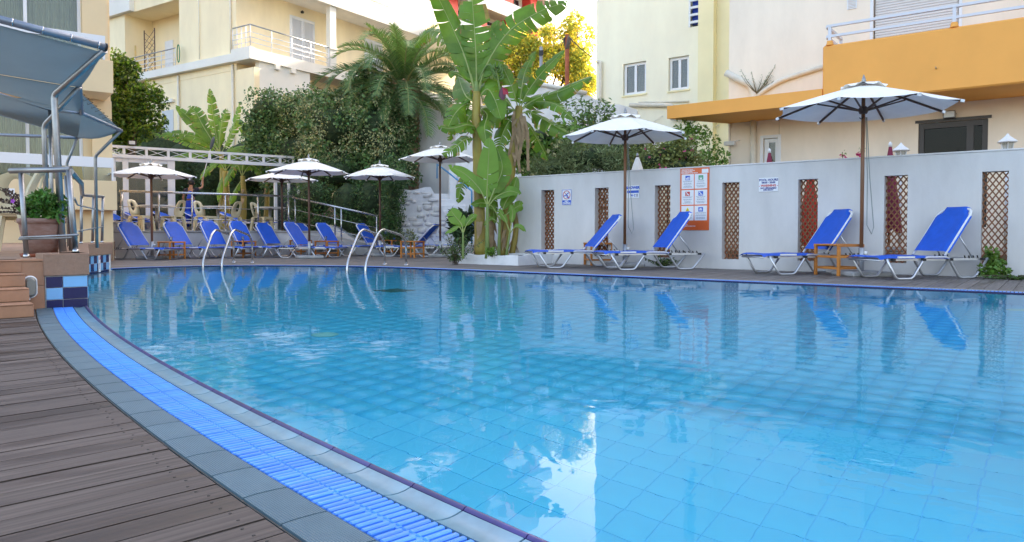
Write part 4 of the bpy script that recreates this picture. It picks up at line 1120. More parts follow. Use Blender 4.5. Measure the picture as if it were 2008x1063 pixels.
# ------------------------------------------------------------------ teak side tables and tumblers
def make_table():
    r = bpy.data.objects.new('side_table', None); COL.objects.link(r)
    hw = 0.25; H_ = 0.48; lw = 0.042
    for sx in (-1, 1):
        for sy in (-1, 1): MB().bbox((sx * hw - lw * (sx > 0), sy * hw - lw * (sy > 0), 0), (sx * hw + lw * (sx < 0), sy * hw + lw * (sy < 0), H_ - 0.041), 0.004).build('leg', M_teak, r)
    for s in (-1, 1):
        MB().bbox((-hw + lw + 0.001, s * hw - 0.028 * (s > 0) - 0.005 * s, 0.27), (hw - lw - 0.001, s * hw + 0.028 * (s < 0) - 0.005 * s, 0.305), 0.003).build('stretcher', M_teak, r)
        MB().bbox((-hw + lw + 0.001, s * hw - 0.028 * (s > 0) - 0.005 * s, 0.10), (hw - lw - 0.001, s * hw + 0.028 * (s < 0) - 0.005 * s, 0.133), 0.003).build('stretcher', M_teak, r)
        MB().bbox((s * hw - 0.028 * (s > 0) - 0.005 * s, -hw + lw + 0.001, 0.27), (s * hw + 0.028 * (s < 0) - 0.005 * s, hw - lw - 0.001, 0.305), 0.003).build('stretcher', M_teak, r)
        MB().bbox((s * hw - 0.028 * (s > 0) - 0.005 * s, -hw + lw + 0.001, 0.10), (s * hw + 0.028 * (s < 0) - 0.005 * s, hw - lw - 0.001, 0.133), 0.003).build('stretcher', M_teak, r)
        MB().bbox((-hw - 0.004, s * hw - 0.05 * (s > 0) + 0.004 * s, H_ - 0.04), (hw + 0.004, s * hw + 0.05 * (s < 0) + 0.004 * s, H_), 0.004).build('frame_board', M_teak, r)
    for k in range(6):
        w = (2 * hw - 0.106) / 6
        MB().bbox((-hw - 0.002, -hw + 0.053 + k * w + 0.003, H_ - 0.022), (hw + 0.002, -hw + 0.053 + (k + 1) * w - 0.003, H_ - 0.001), 0.003).build('top_slat', M_teak, r)
    return r
tproto = make_table()
M_tumbler = glass_mat('tumbler_glass', (0.92, 0.95, 0.97), 0.03, 0.8, (0.35, 0.4, 0.42))
def tumbler(x, y, z, lab):
    return tag(MB().lathe([(0.028, 0), (0.034, 0.11)], 14).lathe([(0.032, 0.11), (0.027, 0.006)], 14, cap=False).build('tumbler', M_tumbler), lab, 'glass', 'drinking glasses on the tables')
def table(x, y, deg, lab, s=1.0, glass=None, first=[True]):
    o = tproto if first[0] else copy_tree(tproto); first[0] = False
    o.location = (x, y, 0); o.rotation_euler = (0, 0, R_(deg)); o.scale = (s, s, s); tag(o, lab, 'side table', 'teak side tables')
    if glass:
        t = tumbler(0, 0, 0, glass); a = R_(deg); t.location = (x - 0.05, y + 0.08, 0.48 * s + 0.001)
table(*gl(1173, 519.5), 12, 'small teak side table between the two loungers beside the shower sign', 0.92, 'clear tumbler on the teak table left of the shower-sign umbrella')
table(*gl(1644, 539.5), 21, 'teak side table at the foot of the right-hand umbrella pole', 0.98)
for u, v, lab, gs in ((337, 508, 'leftmost small teak table on the far deck, right of the leftmost lounger', 'clear tumbler on the leftmost far teak table'),
                  (478, 504.5, 'small teak table behind the right rail of the left pool ladder', 'clear tumbler on the teak table behind the left ladder'),
                  (590, 500, 'small teak table peeking out behind the bright front lounger', 'clear tumbler on the teak table behind the bright front lounger'),
                  (641, 504, 'teak table at the pole of the middle far umbrella', 'clear tumbler on the teak table at the middle far umbrella'),
                  (766, 499.5, 'teak table seen between the rails of the right pool ladder', None),
                  (809, 505.5, 'teak table in front of the reversed lounger right of the right ladder', None)):
    table(*gl(u, v), 62, lab, 0.88, gs)

# ------------------------------------------------------------------ pool ladders
def ladder(feet, lab):
    r = thing('pool_ladder', lab, 'pool ladder', ((feet[0][1].x + feet[1][1].x) / 2, (feet[0][1].y + feet[1][1].y) / 2, 0), 0, 'stainless pool ladders')
    o = Vector(r.location); ends = []
    for p, q in feet:
        d = q - p; L_ = d.length; d.normalize()
        P = [p + Vector((0, 0, -1.0)), p + Vector((0, 0, 0.13)), p + d * (L_ * 0.28) + Vector((0, 0, 0.62)), p + d * (L_ * 0.40) + Vector((0, 0, 0.70)), p + d * (L_ * 0.90) + Vector((0, 0, 0.58)), q + Vector((0, 0, 0.42)), q]
        MB().tube([x - o for x in round_path(P, 0.16, 6)], 0.021, 12).build('handrail', M_steel, r)
        MB().lathe([(0.055, 0), (0.055, 0.008), (0.03, 0.022)], 16, q - o + Vector((0, 0, 0.001))).build('foot_flange', M_steel, r)
        ends.append(p - o)
    for k in range(3): MB().tube([ends[0] + Vector((0, 0, -0.25 - 0.27 * k)), ends[1] + Vector((0, 0, -0.25 - 0.27 * k))], 0.022, 8).build('tread', M_steel, r)
V3 = Vector
ladder([(gnd(398, 524), gnd(458.5, 515)), (gnd(435, 524), gnd(495, 515.5))], 'stainless steel pool ladder handrails at the left in front of the blue loungers')
ladder([(gnd(680.5, 530), gnd(754.5, 519)), (gnd(716.5, 531), gnd(796.5, 520.5))], 'stainless steel pool ladder handrails in the middle of the far pool edge')

# ------------------------------------------------------------------ cream plastic chairs, white round tables
M_cream = mat('cream_plastic', (0.66, 0.59, 0.40), 0.42)
def make_chair():
    r = bpy.data.objects.new('plastic_chair', None); COL.objects.link(r)
    MB().bbox((-0.22, -0.22, 0.415), (0.22, 0.22, 0.445), 0.012).build('seat', M_cream, r)
    MB().box((0.221, -0.215, 0.375), (0.235, 0.215, 0.437)).build('seat_apron', M_cream, r)
    for sx, sy in ((1, 1), (1, -1), (-1, 1), (-1, -1)):
        t = (sx * 0.19, sy * 0.19); b = (sx * 0.25, sy * 0.235)
        m = MB(); w0, w1 = 0.045, 0.028
        vs = [(b[0] + a * w1, b[1] + c * w1, 0) for a, c in ((-1, -1), (1, -1), (1, 1), (-1, 1))] + [(t[0] + a * w0, t[1] + c * w0, 0.42) for a, c in ((-1, -1), (1, -1), (1, 1), (-1, 1))]
        m.add(vs, [(3, 2, 1, 0), (4, 5, 6, 7), (0, 1, 5, 4), (1, 2, 6, 5), (2, 3, 7, 6), (3, 0, 4, 7)]); m.build('leg', M_cream, r)
    # back: curved sheet with an oval opening
    n = 40; P = [[], [], [], []]
    for k in range(n + 1):
        a = 2 * PI * k / n; ca_, sa_ = math.cos(a), math.sin(a)
        sq = 1.0 / max(abs(ca_) ** 1, abs(sa_) ** 1) ** 0.45
        for i, (fy, fz) in enumerate(((0.235, 0.265), (0.235, 0.265), (0.085, 0.125), (0.085, 0.125))):
            y = fy * ca_ * (sq if i < 2 else 1) * (0.92 if i < 2 else 1); z = 0.675 + (0.04 if i > 1 else 0) + fz * sa_ * (sq if i < 2 else 1) * (0.92 if i < 2 else 1)
            y *= 1 - 0.18 * max(0, (z - 0.6)) / 0.3
            x = -0.205 - 0.30 * (z - 0.43) + 0.9 * y * y + (0.012 if i in (1, 2) else -0.012)
            P[i].append((x, y, z))
    P.append(P[0])
    MB().grid(P).build('backrest', M_cream, r)
    return r
cproto = make_chair()
CG = 'cream plastic chairs on the terraces'
cfirst = [True]
def chair(x, y, z, deg, lab, s=1.0):
    o = cproto if cfirst[0] else copy_tree(cproto); cfirst[0] = False
    o.location = (x, y, z); o.rotation_euler = (0, 0, R_(deg)); o.scale = (s, s, s); tag(o, lab, 'chair', CG)
TZ = 0.68
for u, Y, a, lab in ((277, 19.4, -12, 'leftmost cream plastic chair on the raised terrace, behind the left umbrella'),
                     (340, 20.1, 165, 'cream plastic chair facing left, in front of the white pillar on the raised terrace'),
                     (404, 20.3, -18, 'cream plastic chair facing right in front of the person on the terrace'),
                     (452, 20.9, 160, 'cream plastic chair facing left at the middle round table on the terrace'),
                     (514, 21.3, -15, 'rightmost cream plastic chair on the raised terrace')):
    g = at(u, 450, Y); chair(g.x, g.y, TZ, a, lab, 0.92)
M_tabletop = mat('white_table_top', (0.78, 0.78, 0.78), 0.35)
def round_table(u, Y, lab, z=TZ, D=0.9, H_=0.70):
    g = at(u, 450, Y); r = thing('round_table', lab, 'table', (g.x, g.y, z), 0, 'white round tables on the raised terrace')
    MB().lathe([(D / 2 - 0.02, H_ - 0.03), (D / 2, H_ - 0.02), (D / 2, H_ - 0.005), (D / 2 - 0.01, H_)], 32).build('table_top', M_tabletop, r)
    MB().lathe([(0.045, 0.04), (0.045, H_ - 0.031)], 14).build('pedestal', M_steel_dull, r)
    b = MB()
    for k in range(4): a = PI / 2 * k + 0.5; b.beam((0.02 * math.cos(a), 0.02 * math.sin(a), 0.045), (0.32 * math.cos(a), 0.32 * math.sin(a), 0.015), 0.05, 0.03)
    b.build('foot', M_steel_dull, r)
round_table(308, 19.9, 'leftmost white round table on the raised terrace')
round_table(428, 20.8, 'middle white round table on the raised terrace')
round_table(530, 21.5, 'rightmost white round table on the raised terrace')
for u, Y, a, lab in ((240, 21.6, 160, 'blue lounger on the raised terrace behind the leftmost umbrella pole, half behind the hotel wall'),
                     (293, 22.2, 170, 'blue lounger on the raised terrace seen under the left round table'),
                     (350, 22.3, 170, 'blue lounger on the raised terrace behind the white glazed pillar'),
                     (410, 22.4, 165, 'blue lounger on the raised terrace at the feet of the person'),
                     (480, 22.9, 175, 'blue lounger on the raised terrace below the banana plants')):
    g = at(u, 450, Y); lounger(g.x, g.y, a, lab, 24, TZ, 0.9)
# ------------------------------------------------------------------ hotel terrace with steps (left)
SF = Frame(-3.73, 6.39, math.atan2(0.66, 0.75))
PZ = 0.416
M_paver = mat('terrace_floor_tile', (0.34, 0.22, 0.15), 0.7, var=0.18, vscale=2.5)
poly = [SF.w(-0.30, 0.12), SF.w(-0.04, 0.06), V3((-6.62, 11.23, 0)), V3((-6.86, 12.34, 0)), V3((-7.4, 13.1, 0)), V3((-9.6, 17.6, 0)), V3((-17, 17, 0)), V3((-17, 6, 0)), SF.w(-6, 0.12)]
ht = tag(MB().prism([(p.x, p.y) for p in poly], -0.12, PZ).build('hotel_terrace', M_paver), kind='structure')
st = thing('terrace_steps', 'terracotta tiled steps rising from the near deck to the hotel terrace', 'steps', SF.o, SF.rot)
RZ = PZ / 4
M_jt = mat('tile_joint', (0.36, 0.27, 0.20), 0.9)
tw_ = 0.30
for k in range(4):
    y0 = -0.676 + 0.222 * k; xr = -0.50 + 0.004 * k
    if k < 3: MB().box((-6, y0 + 0.012, RZ * k - (0.12 if k == 0 else 0)), (xr - 0.01, 0.115 - 0.003 * k, RZ * (k + 1) - 0.012)).build('step_core', M_jt, st)
    else: y0 = -0.006; MB().box((-6, y0 + 0.012, RZ * k), (xr - 0.01, 0.13, PZ - 0.004)).build('step_core', M_jt, st)
    for j in range(9):
        x1 = xr - j * tw_ - (0.10 if j and k % 2 else 0); x0 = x1 - tw_ + 0.008
        if j == 0 and k % 2: x0 -= 0.10
        MB().bbox((x0, y0, RZ * k + 0.003), (x1, y0 + 0.011, RZ * (k + 1) - 0.012), 0.003).build('riser_tile', M_terra, st)
        MB().bbox((x0, y0 - 0.006, RZ * (k + 1) - 0.011), (x1, y0 + (0.214 if k < 3 else 0.30), RZ * (k + 1)), 0.004).build('tread_tile', M_terra, st)
    for j in range(1 if k < 3 else 0):
        MB().box((xr - 0.009, y0 + 0.013, 0.0), (xr, y0 + 0.226, RZ * (k + 1) - 0.013)).build('side_tile', M_terra, st)
# wall face beside the steps
cl = thing('terrace_front_wall', 'narrow terracotta tiled wall face between the steps and the blue tiled block', 'wall', SF.o, SF.rot)
MB().box((-0.50, 0.012, -0.12), (-0.322, 0.115, PZ + 0.002)).build('wall_core', M_jt, cl)
for z0, z1 in ((-0.02, 0.19), (0.196, 0.40)): MB().bbox((-0.496, 0.001, z0), (-0.324, 0.0115, z1), 0.003).build('wall_tile', M_terra, cl)
MB().bbox((-0.499, -0.005, 0.402), (-0.323, 0.2, PZ + 0.006), 0.003).build('edge_tile', M_terra, cl)
# corner block with blue glazed tiles
cb = thing('tiled_corner_block', 'terracotta capped block with large navy and pale blue glazed tiles at the gutter end', 'wall', SF.o, SF.rot)
MB().box((-0.318, 0.010, -0.12), (-0.001, 0.36, 0.272)).build('core', M_grout_w, cb)
cols = [(-0.312, -0.192), (-0.187, -0.004)]; rows = [(-0.012, 0.066), (0.071, 0.168), (0.173, 0.266)]
for i, (x0, x1) in enumerate(cols):
    for j, (z0, z1) in enumerate(rows):
        MB().bbox((x0, 0.0, z0), (x1, 0.0095, z1), 0.002).build('glazed_tile', M_tile_navy if (j == 0 or (i + j) % 2 == 0) else M_tile_pale, cb)
for j, (z0, z1) in enumerate(rows): MB().bbox((-0.0005, 0.012, z0), (0.006, 0.35, z1), 0.002).build('glazed_tile', M_tile_navy if j % 2 == 0 else M_tile_pale, cb)
MB().bbox((-0.332, -0.012, 0.274), (0.012, 0.38, 0.465), 0.006).build('cap_stone', M_terra_cap, cb)
# bulkhead lamp (unlit)
lp = thing('bulkhead_lamp', 'oval white bulkhead lamp with frosted glass on the terracotta wall', 'wall lamp', SF.w(-0.43, -0.001, 0.19), SF.rot)
def oval(w, h, n=28): return [((w - 0) * math.cos(2 * PI * k / n), (h - w) * (1 if math.sin(2 * PI * k / n) > 0 else -1) * (abs(math.sin(2 * PI * k / n)) > 1e-6) + w * math.sin(2 * PI * k / n)) for k in range(n)]
def stack(rings):
    m = MB(); n = len(rings[0][0]); vs = []
    for ring_, y in rings: vs += [(x, y, z) for x, z in ring_]
    fs = [(i * n + j, i * n + (j + 1) % n, (i + 1) * n + (j + 1) % n, (i + 1) * n + j) for i in range(len(rings) - 1) for j in range(n)]
    fs.append(tuple((len(rings) - 1) * n + j for j in range(n)))
    return m.add(vs, fs, 0, False)
stack([(oval(0.050, 0.094), 0.0), (oval(0.050, 0.094), -0.03), (oval(0.040, 0.084), -0.036)]).build('rim', M_whiteplastic, lp)
stack([(oval(0.043, 0.086), -0.034), (oval(0.041, 0.083), -0.052), (oval(0.028, 0.065), -0.066)]).build('frosted_glass', mat('frosted_glass', (0.20, 0.20, 0.175), 0.3, coat=0.3), lp)
MB().tube([(0, -0.02, -0.09), (-0.02, -0.015, -0.13), (-0.05, -0.01, -0.14)], 0.006, 6).build('cable', M_whiteplastic, lp)
# pool side wall of the terrace with small glazed tiles, depth marker
def side_wall(a, b, lab, tiles_on):
    L_ = (b - a).length; rz = math.atan2(b.y - a.y, b.x - a.x)
    r = thing('terrace_pool_wall', lab, 'wall', a, rz)                 # local x along, pool lies at -y when walking a->b with pool on the right
    MB().box((0, 0.012, -1.2), (L_ - 0.002, 0.10, 0.272)).build('core', M_grout_w, r)
    MB().bbox((-0.002, -0.012, 0.274), (L_, 0.22, 0.465), 0.006).build('cap_stone', M_terra_cap, r)
    if tiles_on:
        tw = 0.152; n = int(L_ / tw)
        for i in range(n):
            for j, (z0, z1) in enumerate(((-0.10, 0.018), (0.022, 0.142), (0.146, 0.266))):
                MB().bbox((i * tw + 0.003, 0.0, z0), (i * tw + tw - 0.003, 0.0115, z1), 0.002).build('glazed_tile', M_tile_navy if (j == 0 or (i + j) % 2 == 0) else M_tile_pale, r)
    return r, L_
side_wall(V3((-3.735, 6.40, 0)), V3((-6.57, 11.25, 0)), 'long tiled pool wall below the hotel terrace railing, seen edge on', False)
r, L_ = side_wall(V3((-6.572, 11.255, 0)), V3((-6.84, 12.42, 0)), 'chequered navy and pale blue tiled pool wall end with depth marker', True)
mk = tag(MB().bbox((0, 0, 0), (0.10, 0.006, 0.27), 0.002).build('depth_marker', M_signwhite), 'small white pool depth marker reading 1.8 on the chequered tiles', 'sign')
dirv = (V3((-6.84, 12.42, 0)) - V3((-6.572, 11.255, 0))).normalized(); nrm = V3((-dirv.y, dirv.x, 0))
mk.location = V3((-6.572, 11.255, 0)) + dirv * 0.50 - nrm * 0.008; mk.rotation_euler = (0, 0, math.atan2(dirv.y, dirv.x))
text_part('lettering', '1.8', 0.075, M_signred, mk, (0.05, -0.001, 0.225), (PI / 2, 0, 0), bold=0.002)
MB().box((0.042, -0.001, 0.05), (0.058, 0.0, 0.15)).build('pictogram', M_signnavy, mk)
# terrace railings
def rail(name, lab, group, tops, mids, posts, r=0.026, m=None, cat='railing'):
    t = thing(name, lab, cat, (0, 0, 0), 0, group)
    for p in tops: MB().tube([Vector(q) for q in p], r, 12).build('top_rail', m or M_steel_dull, t)
    for p in mids: MB().tube([Vector(q) for q in p], r * 0.38, 8).build('cross_wire_rod', m or M_steel_dull, t)
    for a, b in posts:
        po = MB().tube([a, b], r * 0.82, 12).build('post', m or M_steel_dull, t)
        MB().tube([Vector(a), Vector(a) + Vector((0, 0, 0.03))], r * 1.05, 12).build('collar', M_steel, po)
    return t
RT = 1.205
p1 = at(20, 330, 6.62); p2 = at(139, 330.5, 6.47)
zf = lambda q, z: V3((q.x, q.y, z))
q1 = at(50, 400, 6.60); q2 = at(146, 400, 6.47); q3 = at(141, 400, 6.85)
rail('terrace_railing', 'steel tube railing in front of the flower pot at the terrace corner', 'steel railings',
     [[zf(p1, RT), zf(p2, RT)], [zf(p2, RT - 0.02), V3((-4.9, 8.3, RT)), V3((-6.66, 11.3, RT + 0.02)), V3((-6.9, 12.3, RT + 0.04))]],
     [[zf(at(38, 400, 6.56), 0.60), zf(at(152, 400, 6.42), 0.625)], [zf(at(36, 400, 6.60), 0.585), zf(at(150, 400, 6.46), 0.60)],
      [zf(q2, 0.62), V3((-4.95, 8.3, 0.66)), V3((-6.9, 12.3, 0.74))], [zf(q2, 0.95), V3((-4.95, 8.3, 0.96)), V3((-6.9, 12.3, 1.0))]],
     [(zf(q1, PZ), zf(at(42, 400, 6.60), RT)), (zf(at(147, 400, 6.45), 0.465), zf(at(136, 400, 6.47), RT)), (zf(at(139, 400, 7.2), PZ), zf(at(131, 400, 7.2), RT)),
      (V3((-6.72, 11.35, 0.465)), V3((-6.70, 11.35, RT + 0.02))), (V3((-6.86, 11.9, 0.465)), V3((-6.80, 11.85, RT + 0.03))), (V3((-6.93, 12.3, 0.465)), V3((-6.9, 12.3, RT + 0.04)))])
# ------------------------------------------------------------------ flower pot
g = at(82, 450, 6.95)
pot = thing('flower_pot', 'large terracotta pot of green and dark foliage behind the corner railing', 'flower pot', (g.x, g.y, PZ))
M_pot = mat('weathered_pot', (0.22, 0.10, 0.07), 0.85, col2=(0.33, 0.23, 0.20), vscale=7, bump=0.15, stretch=(1, 1, 2.5))
MB().lathe([(0.125, 0.03), (0.165, 0.18), (0.185, 0.30), (0.187, 0.315), (0.20, 0.318), (0.202, 0.36), (0.185, 0.362), (0.178, 0.31)], 28).build('pot', M_pot, pot)
MB().lathe([(0.17, 0), (0.185, 0.03), (0.175, 0.032), (0.16, 0.01)], 24).build('saucer', mat('saucer_terracotta', (0.27, 0.07, 0.03), 0.7), pot)
M_potleaf = mat('basil_green_leaf', (0.085, 0.20, 0.030), 0.5, island=0.35, trans=0.25)
M_purple = mat('purple_brown_leaf', (0.075, 0.045, 0.035), 0.6, island=0.4, trans=0.15)
bl = clumpy_blobs((0.03, 0, 0.50), (0.22, 0.2, 0.16), 26, 0.075)
C_, N_ = blob_points(1500, bl, shell=0.4); V, Fq = leaf_arrays(C_, N_, 0.055, 0.55, 0.15); npmesh('green_foliage', V, Fq, M_potleaf, pot)
stems = []
for k in range(15):
    a = rnd.uniform(PI * 0.6, PI * 1.35); l = rnd.uniform(0.28, 0.45); el = rnd.uniform(-0.15, 1.1)
    b0 = V3((0.08 * math.cos(a), 0.08 * math.sin(a), 0.36)); tip = b0 + V3((math.cos(a) * math.cos(el), math.sin(a) * math.cos(el) * 0.7, math.sin(el))) * l
    stems.append((b0, tip))
cs = []; ns2 = []
sm_ = MB()
for b0, tip in stems:
    sm_.tube([b0, b0.lerp(tip, 0.5) + V3((0, 0, 0.04)), tip], 0.003, 5)
    for k in range(42):
        f = 0.3 + 0.7 * k / 41; p = b0.lerp(tip, f) + V3((rnd.gauss(0, 0.012), rnd.gauss(0, 0.012), 0.04 * 4 * f * (1 - f))); cs.append(p); ns2.append((tip - b0).normalized() * 0.6)
V, Fq = leaf_arrays(np.array(cs), np.array(ns2), 0.035, 0.45, 0.0); npmesh('purple_foliage', V, Fq, M_purple, pot)
sm_.build('stems', M_purple, pot)
pf = MB()
for k in range(5): a = 2 * PI * k / 5; pf.add([(0, 0, 0), (0.012 * math.cos(a - 0.5), -0.006, 0.012 * math.sin(a - 0.5)), (0.02 * math.cos(a), -0.008, 0.02 * math.sin(a)), (0.012 * math.cos(a + 0.5), -0.006, 0.012 * math.sin(a + 0.5))], [(0, 1, 2, 3)])
o = pf.build('purple_flower', mat('violet_petal', (0.42, 0.06, 0.60), 0.6), pot); o.location = (-0.13, -0.2, 0.52); o.scale = (1.3, 1, 1.3)
chair(*(at(14, 450, 7.6).xy), PZ, 200, 'cream plastic chair cut by the left photo edge beside the flower pot', 1.0)
chair(*(at(38, 450, 8.6).xy), PZ, 120, 'cream plastic chair directly behind the flower pot', 1.0)

# ------------------------------------------------------------------ hotel facade
HA = math.atan2(0.6, 0.8)
hp = at(228, 400, 16.5)
HF = Frame(hp.x, hp.y, HA)                                   # x along the facade to the right/away, y behind
M_beige = mat('beige_plaster', (0.78, 0.61, 0.37), 0.8, var=0.05, vscale=0.9, bump=0.06)
M_curtain = mat('cream_curtain', (0.78, 0.73, 0.50), 0.9, var=0.06, vscale=3, trans=0.2)
hotel = thing('hotel_building', 'beige hotel front with curtained windows and balconies at far left', 'building', (HF.o.x, HF.o.y, 0), HA)
def HH(u, v, c=0.0): return HF.hit(u, v, c)
z1a = 1.80; z1b = 1.14
pb0 = HH(228, 380, 0)[0]
MB().bbox((-8, -0.0, z1b), (0.02, 0.14, z1a), 0.008).build('balcony_parapet', M_beige, hotel)
MB().box((-8, 0.142, z1b + 0.001), (0.0, 1.6, z1b + 0.15)).build('balcony_floor', M_beige, hotel)
xs = HH(222, 440, 0.35)[0]
MB().box((-8, 0.35, -0.12), (xs, 1.55, z1b - 0.002)).build('lower_wall', M_beige, hotel)
zw0 = HH(150, 325, 0.0)[1]; zw1 = HH(150, 308, 0)[1]
MB().box((-8, -0.012, HH(150, 326, 0)[1]), (-0.04, 0.05, HH(150, 306, 0)[1])).build('balcony_top_rail', M_alw, hotel)
MB().box((-8, 0.01, z1a + 0.002), (-0.10, 0.025, HH(150, 326, 0)[1] - 0.001)).build('balcony_glass', glass_mat('balcony_glass', (0.85, 0.92, 0.92), alpha=0.8), hotel)
MB().box((-0.085, -0.005, z1a + 0.002), (-0.045, 0.04, HH(150, 326, 0)[1] - 0.001)).build('glass_post', M_alw, hotel)
wz = 1.25                                                    # window wall set back
BH = 9.0
z2b = HH(210, 182, 0)[1]; z2a = HH(210, 118, 0)[1]
xw1 = HH(150, 280, wz)[0]; xp0 = HH(188, 280, wz)[0]
xpl = HF.hit(219, 240, wz - 0.1)[0]
# window wall: lower storey opening, upper storey opening
xw0 = -8.0; xwr = HH(163, 280, wz)[0]
MB().wall(-8, xpl, z1b + 0.151, BH, wz, wz + 0.3, [(-7.9, xwr, z1b + 0.16, z2b - 0.25), (-7.9, xwr, z2a - 0.62, z2a + 2.05)]).build('window_wall', M_beige, hotel)
MB().box((xpl - 0.42, wz - 0.14, z1b + 0.152), (xpl - 0.001, wz - 0.001, z2b - 0.01)).build('pilaster', M_beige, hotel)
MB().box((HF.hit(161, 60, wz - 0.1)[0], wz - 0.14, z2a - 0.62), (xpl - 0.06, wz - 0.001, BH)).build('pilaster', M_beige, hotel)
MB().box((xpl - 0.001, wz + 0.301, -0.12), (xpl + 0.0, 9, BH)).add([(-8, wz, BH), (xpl, wz, BH), (xpl, 9, BH), (-8, 9, BH)], [(0, 1, 2, 3)]).build('side_wall', M_beige, hotel)
xo = HH(222, 150, 0)[0]
MB().bbox((-8, 0.0, z2b), (xo, 0.14, z2a), 0.008).build('upper_balcony_parapet', M_beige, hotel)
MB().box((-8, 0.142, z2b + 0.001), (xo - 0.01, wz - 0.145, z2b + 0.14)).build('upper_balcony_floor', M_beige, hotel)
xr_ = HH(206, 85, 0)[0]
MB().box((-8, -0.01, HH(200, 84, 0)[1]), (xr_, 0.06, HH(200, 70, 0)[1])).build('upper_top_rail', M_alw, hotel)
MB().box((xr_ - 0.05, 0.0, z2a + 0.002), (xr_ - 0.005, 0.05, HH(200, 84, 0)[1] - 0.001)).build('upper_glass_post', M_alw, hotel)
MB().box((-8, 0.015, z2a + 0.002), (xr_ - 0.06, 0.03, HH(200, 84, 0)[1] - 0.001)).build('upper_balcony_glass', glass_mat('balcony_glass'), hotel)
# window frames, panes, pleated curtains
for zb_, zt_ in ((z1b + 0.16, z2b - 0.25), (z2a - 0.62, z2a + 2.05)):
    mull = [HH(u, 150, wz)[0] for u in (52, 155)] + [xwr]
    f = MB()
    xm = mull[0]; edges_ = [xwr - 0.06, xm, xm - (xwr - xm), -7.9]
    for x in (xwr - 0.07, xm - 0.035, 2 * xm - xwr - 0.035): f.box((x, wz + 0.06, zb_ + 0.07), (x + 0.07, wz + 0.13, zt_ - 0.07))
    f.box((-7.9, wz + 0.061, zt_ - 0.069), (xwr, wz + 0.129, zt_)); f.box((-7.9, wz + 0.061, zb_), (xwr, wz + 0.129, zb_ + 0.069))
    wfr = f.build('window', M_alw, hotel)
    MB().box((-7.9, wz + 0.09, zb_ + 0.07), (xwr - 0.071, wz + 0.10, zt_ - 0.07)).build('pane', M_pane_clear, wfr)
    P = []
    for i in (0, 0.5, 1):
        P.append([(-7.9 + (xwr - 0.05 + 7.9) * j / 700, wz + 0.34 + (0.035 + 0.012 * i) * math.sin(j * 0.75 + 0.6 * math.sin(j * 0.11)) + 0.02 * math.sin(j * 0.23), zb_ + (zt_ - zb_) * i) for j in range(701)])
    MB().grid(P).build('curtain', M_curtain, wfr)
    MB().box((-8, wz + 0.45, zb_ - 0.05), (xwr + 0.3, wz + 2.2, zt_ + 0.05)).build('room_interior', M_dark, hotel)
# small poster on parapet, yellow chair on balcony
pst = tag(MB().box((HH(5, 375, 0)[0], -0.004, HH(5, 387, 0)[1]), (HH(29, 375, 0)[0], -0.001, HH(5, 369, 0)[1])).build('parapet_notice', M_signwhite), 'small white and blue notice on the beige balcony parapet at far left', 'sign')
pst.location = (HF.o.x, HF.o.y, 0); pst.rotation_euler = (0, 0, HA)
MB().box((HH(5, 375, 0)[0], -0.006, HH(5, 378, 0)[1]), (HH(24, 375, 0)[0], -0.0045, HH(5, 374.5, 0)[1])).build('blue_band', M_signblue, pst)
yc = thing('balcony_chair', 'mustard coloured chair back behind the lower hotel balcony glass', 'chair', HF.w(HH(150, 340, 0.6)[0], 0.6, z1b + 0.15), HA + 0.3)
MB().bbox((-0.24, -0.24, 0.40), (0.24, 0.24, 0.45), 0.02).build('seat', mat('mustard_seat', (0.50, 0.36, 0.06), 0.7), yc)
MB().prism([(-0.24, 0), (0.24, 0), (0.2, 0.5), (-0.2, 0.5)], -0.02, 0.02, 0, Matrix.Translation((0, 0.22, 0.46)) @ Matrix.Rotation(PI / 2, 4, 'X')).build('backrest', mat('mustard_seat', (0.5, 0.36, 0.06)), yc)
for sx in (-1, 1):
    for sy in (-1, 1): MB().tube([(sx * 0.2, sy * 0.2, 0), (sx * 0.2, sy * 0.2, 0.4)], 0.015, 6).build('leg', M_black, yc)

# ------------------------------------------------------------------ sail awning on steel posts
M_sail = mat('grey_blue_awning_fabric', (0.20, 0.275, 0.30), 0.75, var=0.06, vscale=1.2, trans=0.32, bump=0.06, bscale=200)
M_awtube = mat('blue_grey_tube', (0.22, 0.26, 0.32), 0.45, metal=0.5, var=0.1)
aw = thing('sail_awning', 'blue-grey fabric awning stretched on steel tubes and posts above the hotel terrace', 'awning')
A_ = at(205, 92, 6.75); B_ = at(-60, 22, 6.0)                 # outer front bar
Cc = at(156, 166, 7.9); D_ = at(-60, 130, 7.2)               # middle bar
E_ = at(160, 222, 8.9); F_ = at(95, 217, 8.9); F2 = at(-60, 165, 8.2)   # low hem of upper sail
Gt = at(238, 256, 10.6); Hh = at(152, 270, 11.2); I_ = at(-60, 210, 9.9)
def cloth(rows, name='sail_panel', sag=0.05):
    P = []; n = 14
    for a, b in rows:
        P.append([a.lerp(b, j / n) for j in range(n + 1)])
    out = []
    m = 8
    for i in range(len(P) - 1):
        for k in range(m + (i == len(P) - 2)):
            t = k / m
            out.append([P[i][j].lerp(P[i + 1][j], t) - V3((0, 0, sag * math.sin(PI * t) * (0.6 + 0.4 * math.sin(PI * j / n)))) for j in range(n + 1)])
    return MB().grid(out).build(name, M_sail, aw)
cloth([(A_ - V3((0.02, 0, 0.05)), B_ - V3((0, 0, 0.05))), (Cc - V3((0, 0, 0.03)), D_ - V3((0, 0, 0.03)))])
cloth([(Cc - V3((0, 0, 0.035)), D_ - V3((0, 0, 0.035))), (E_, F2)])
cloth([(Gt, at(150, 175, 9.2)), (Hh, at(-60, 190, 9.6))], sag=0.10)
cloth([(E_ - V3((0, 0, 0.02)), F2 - V3((0, 0, 0.02))), (Hh, I_)], sag=0.04)
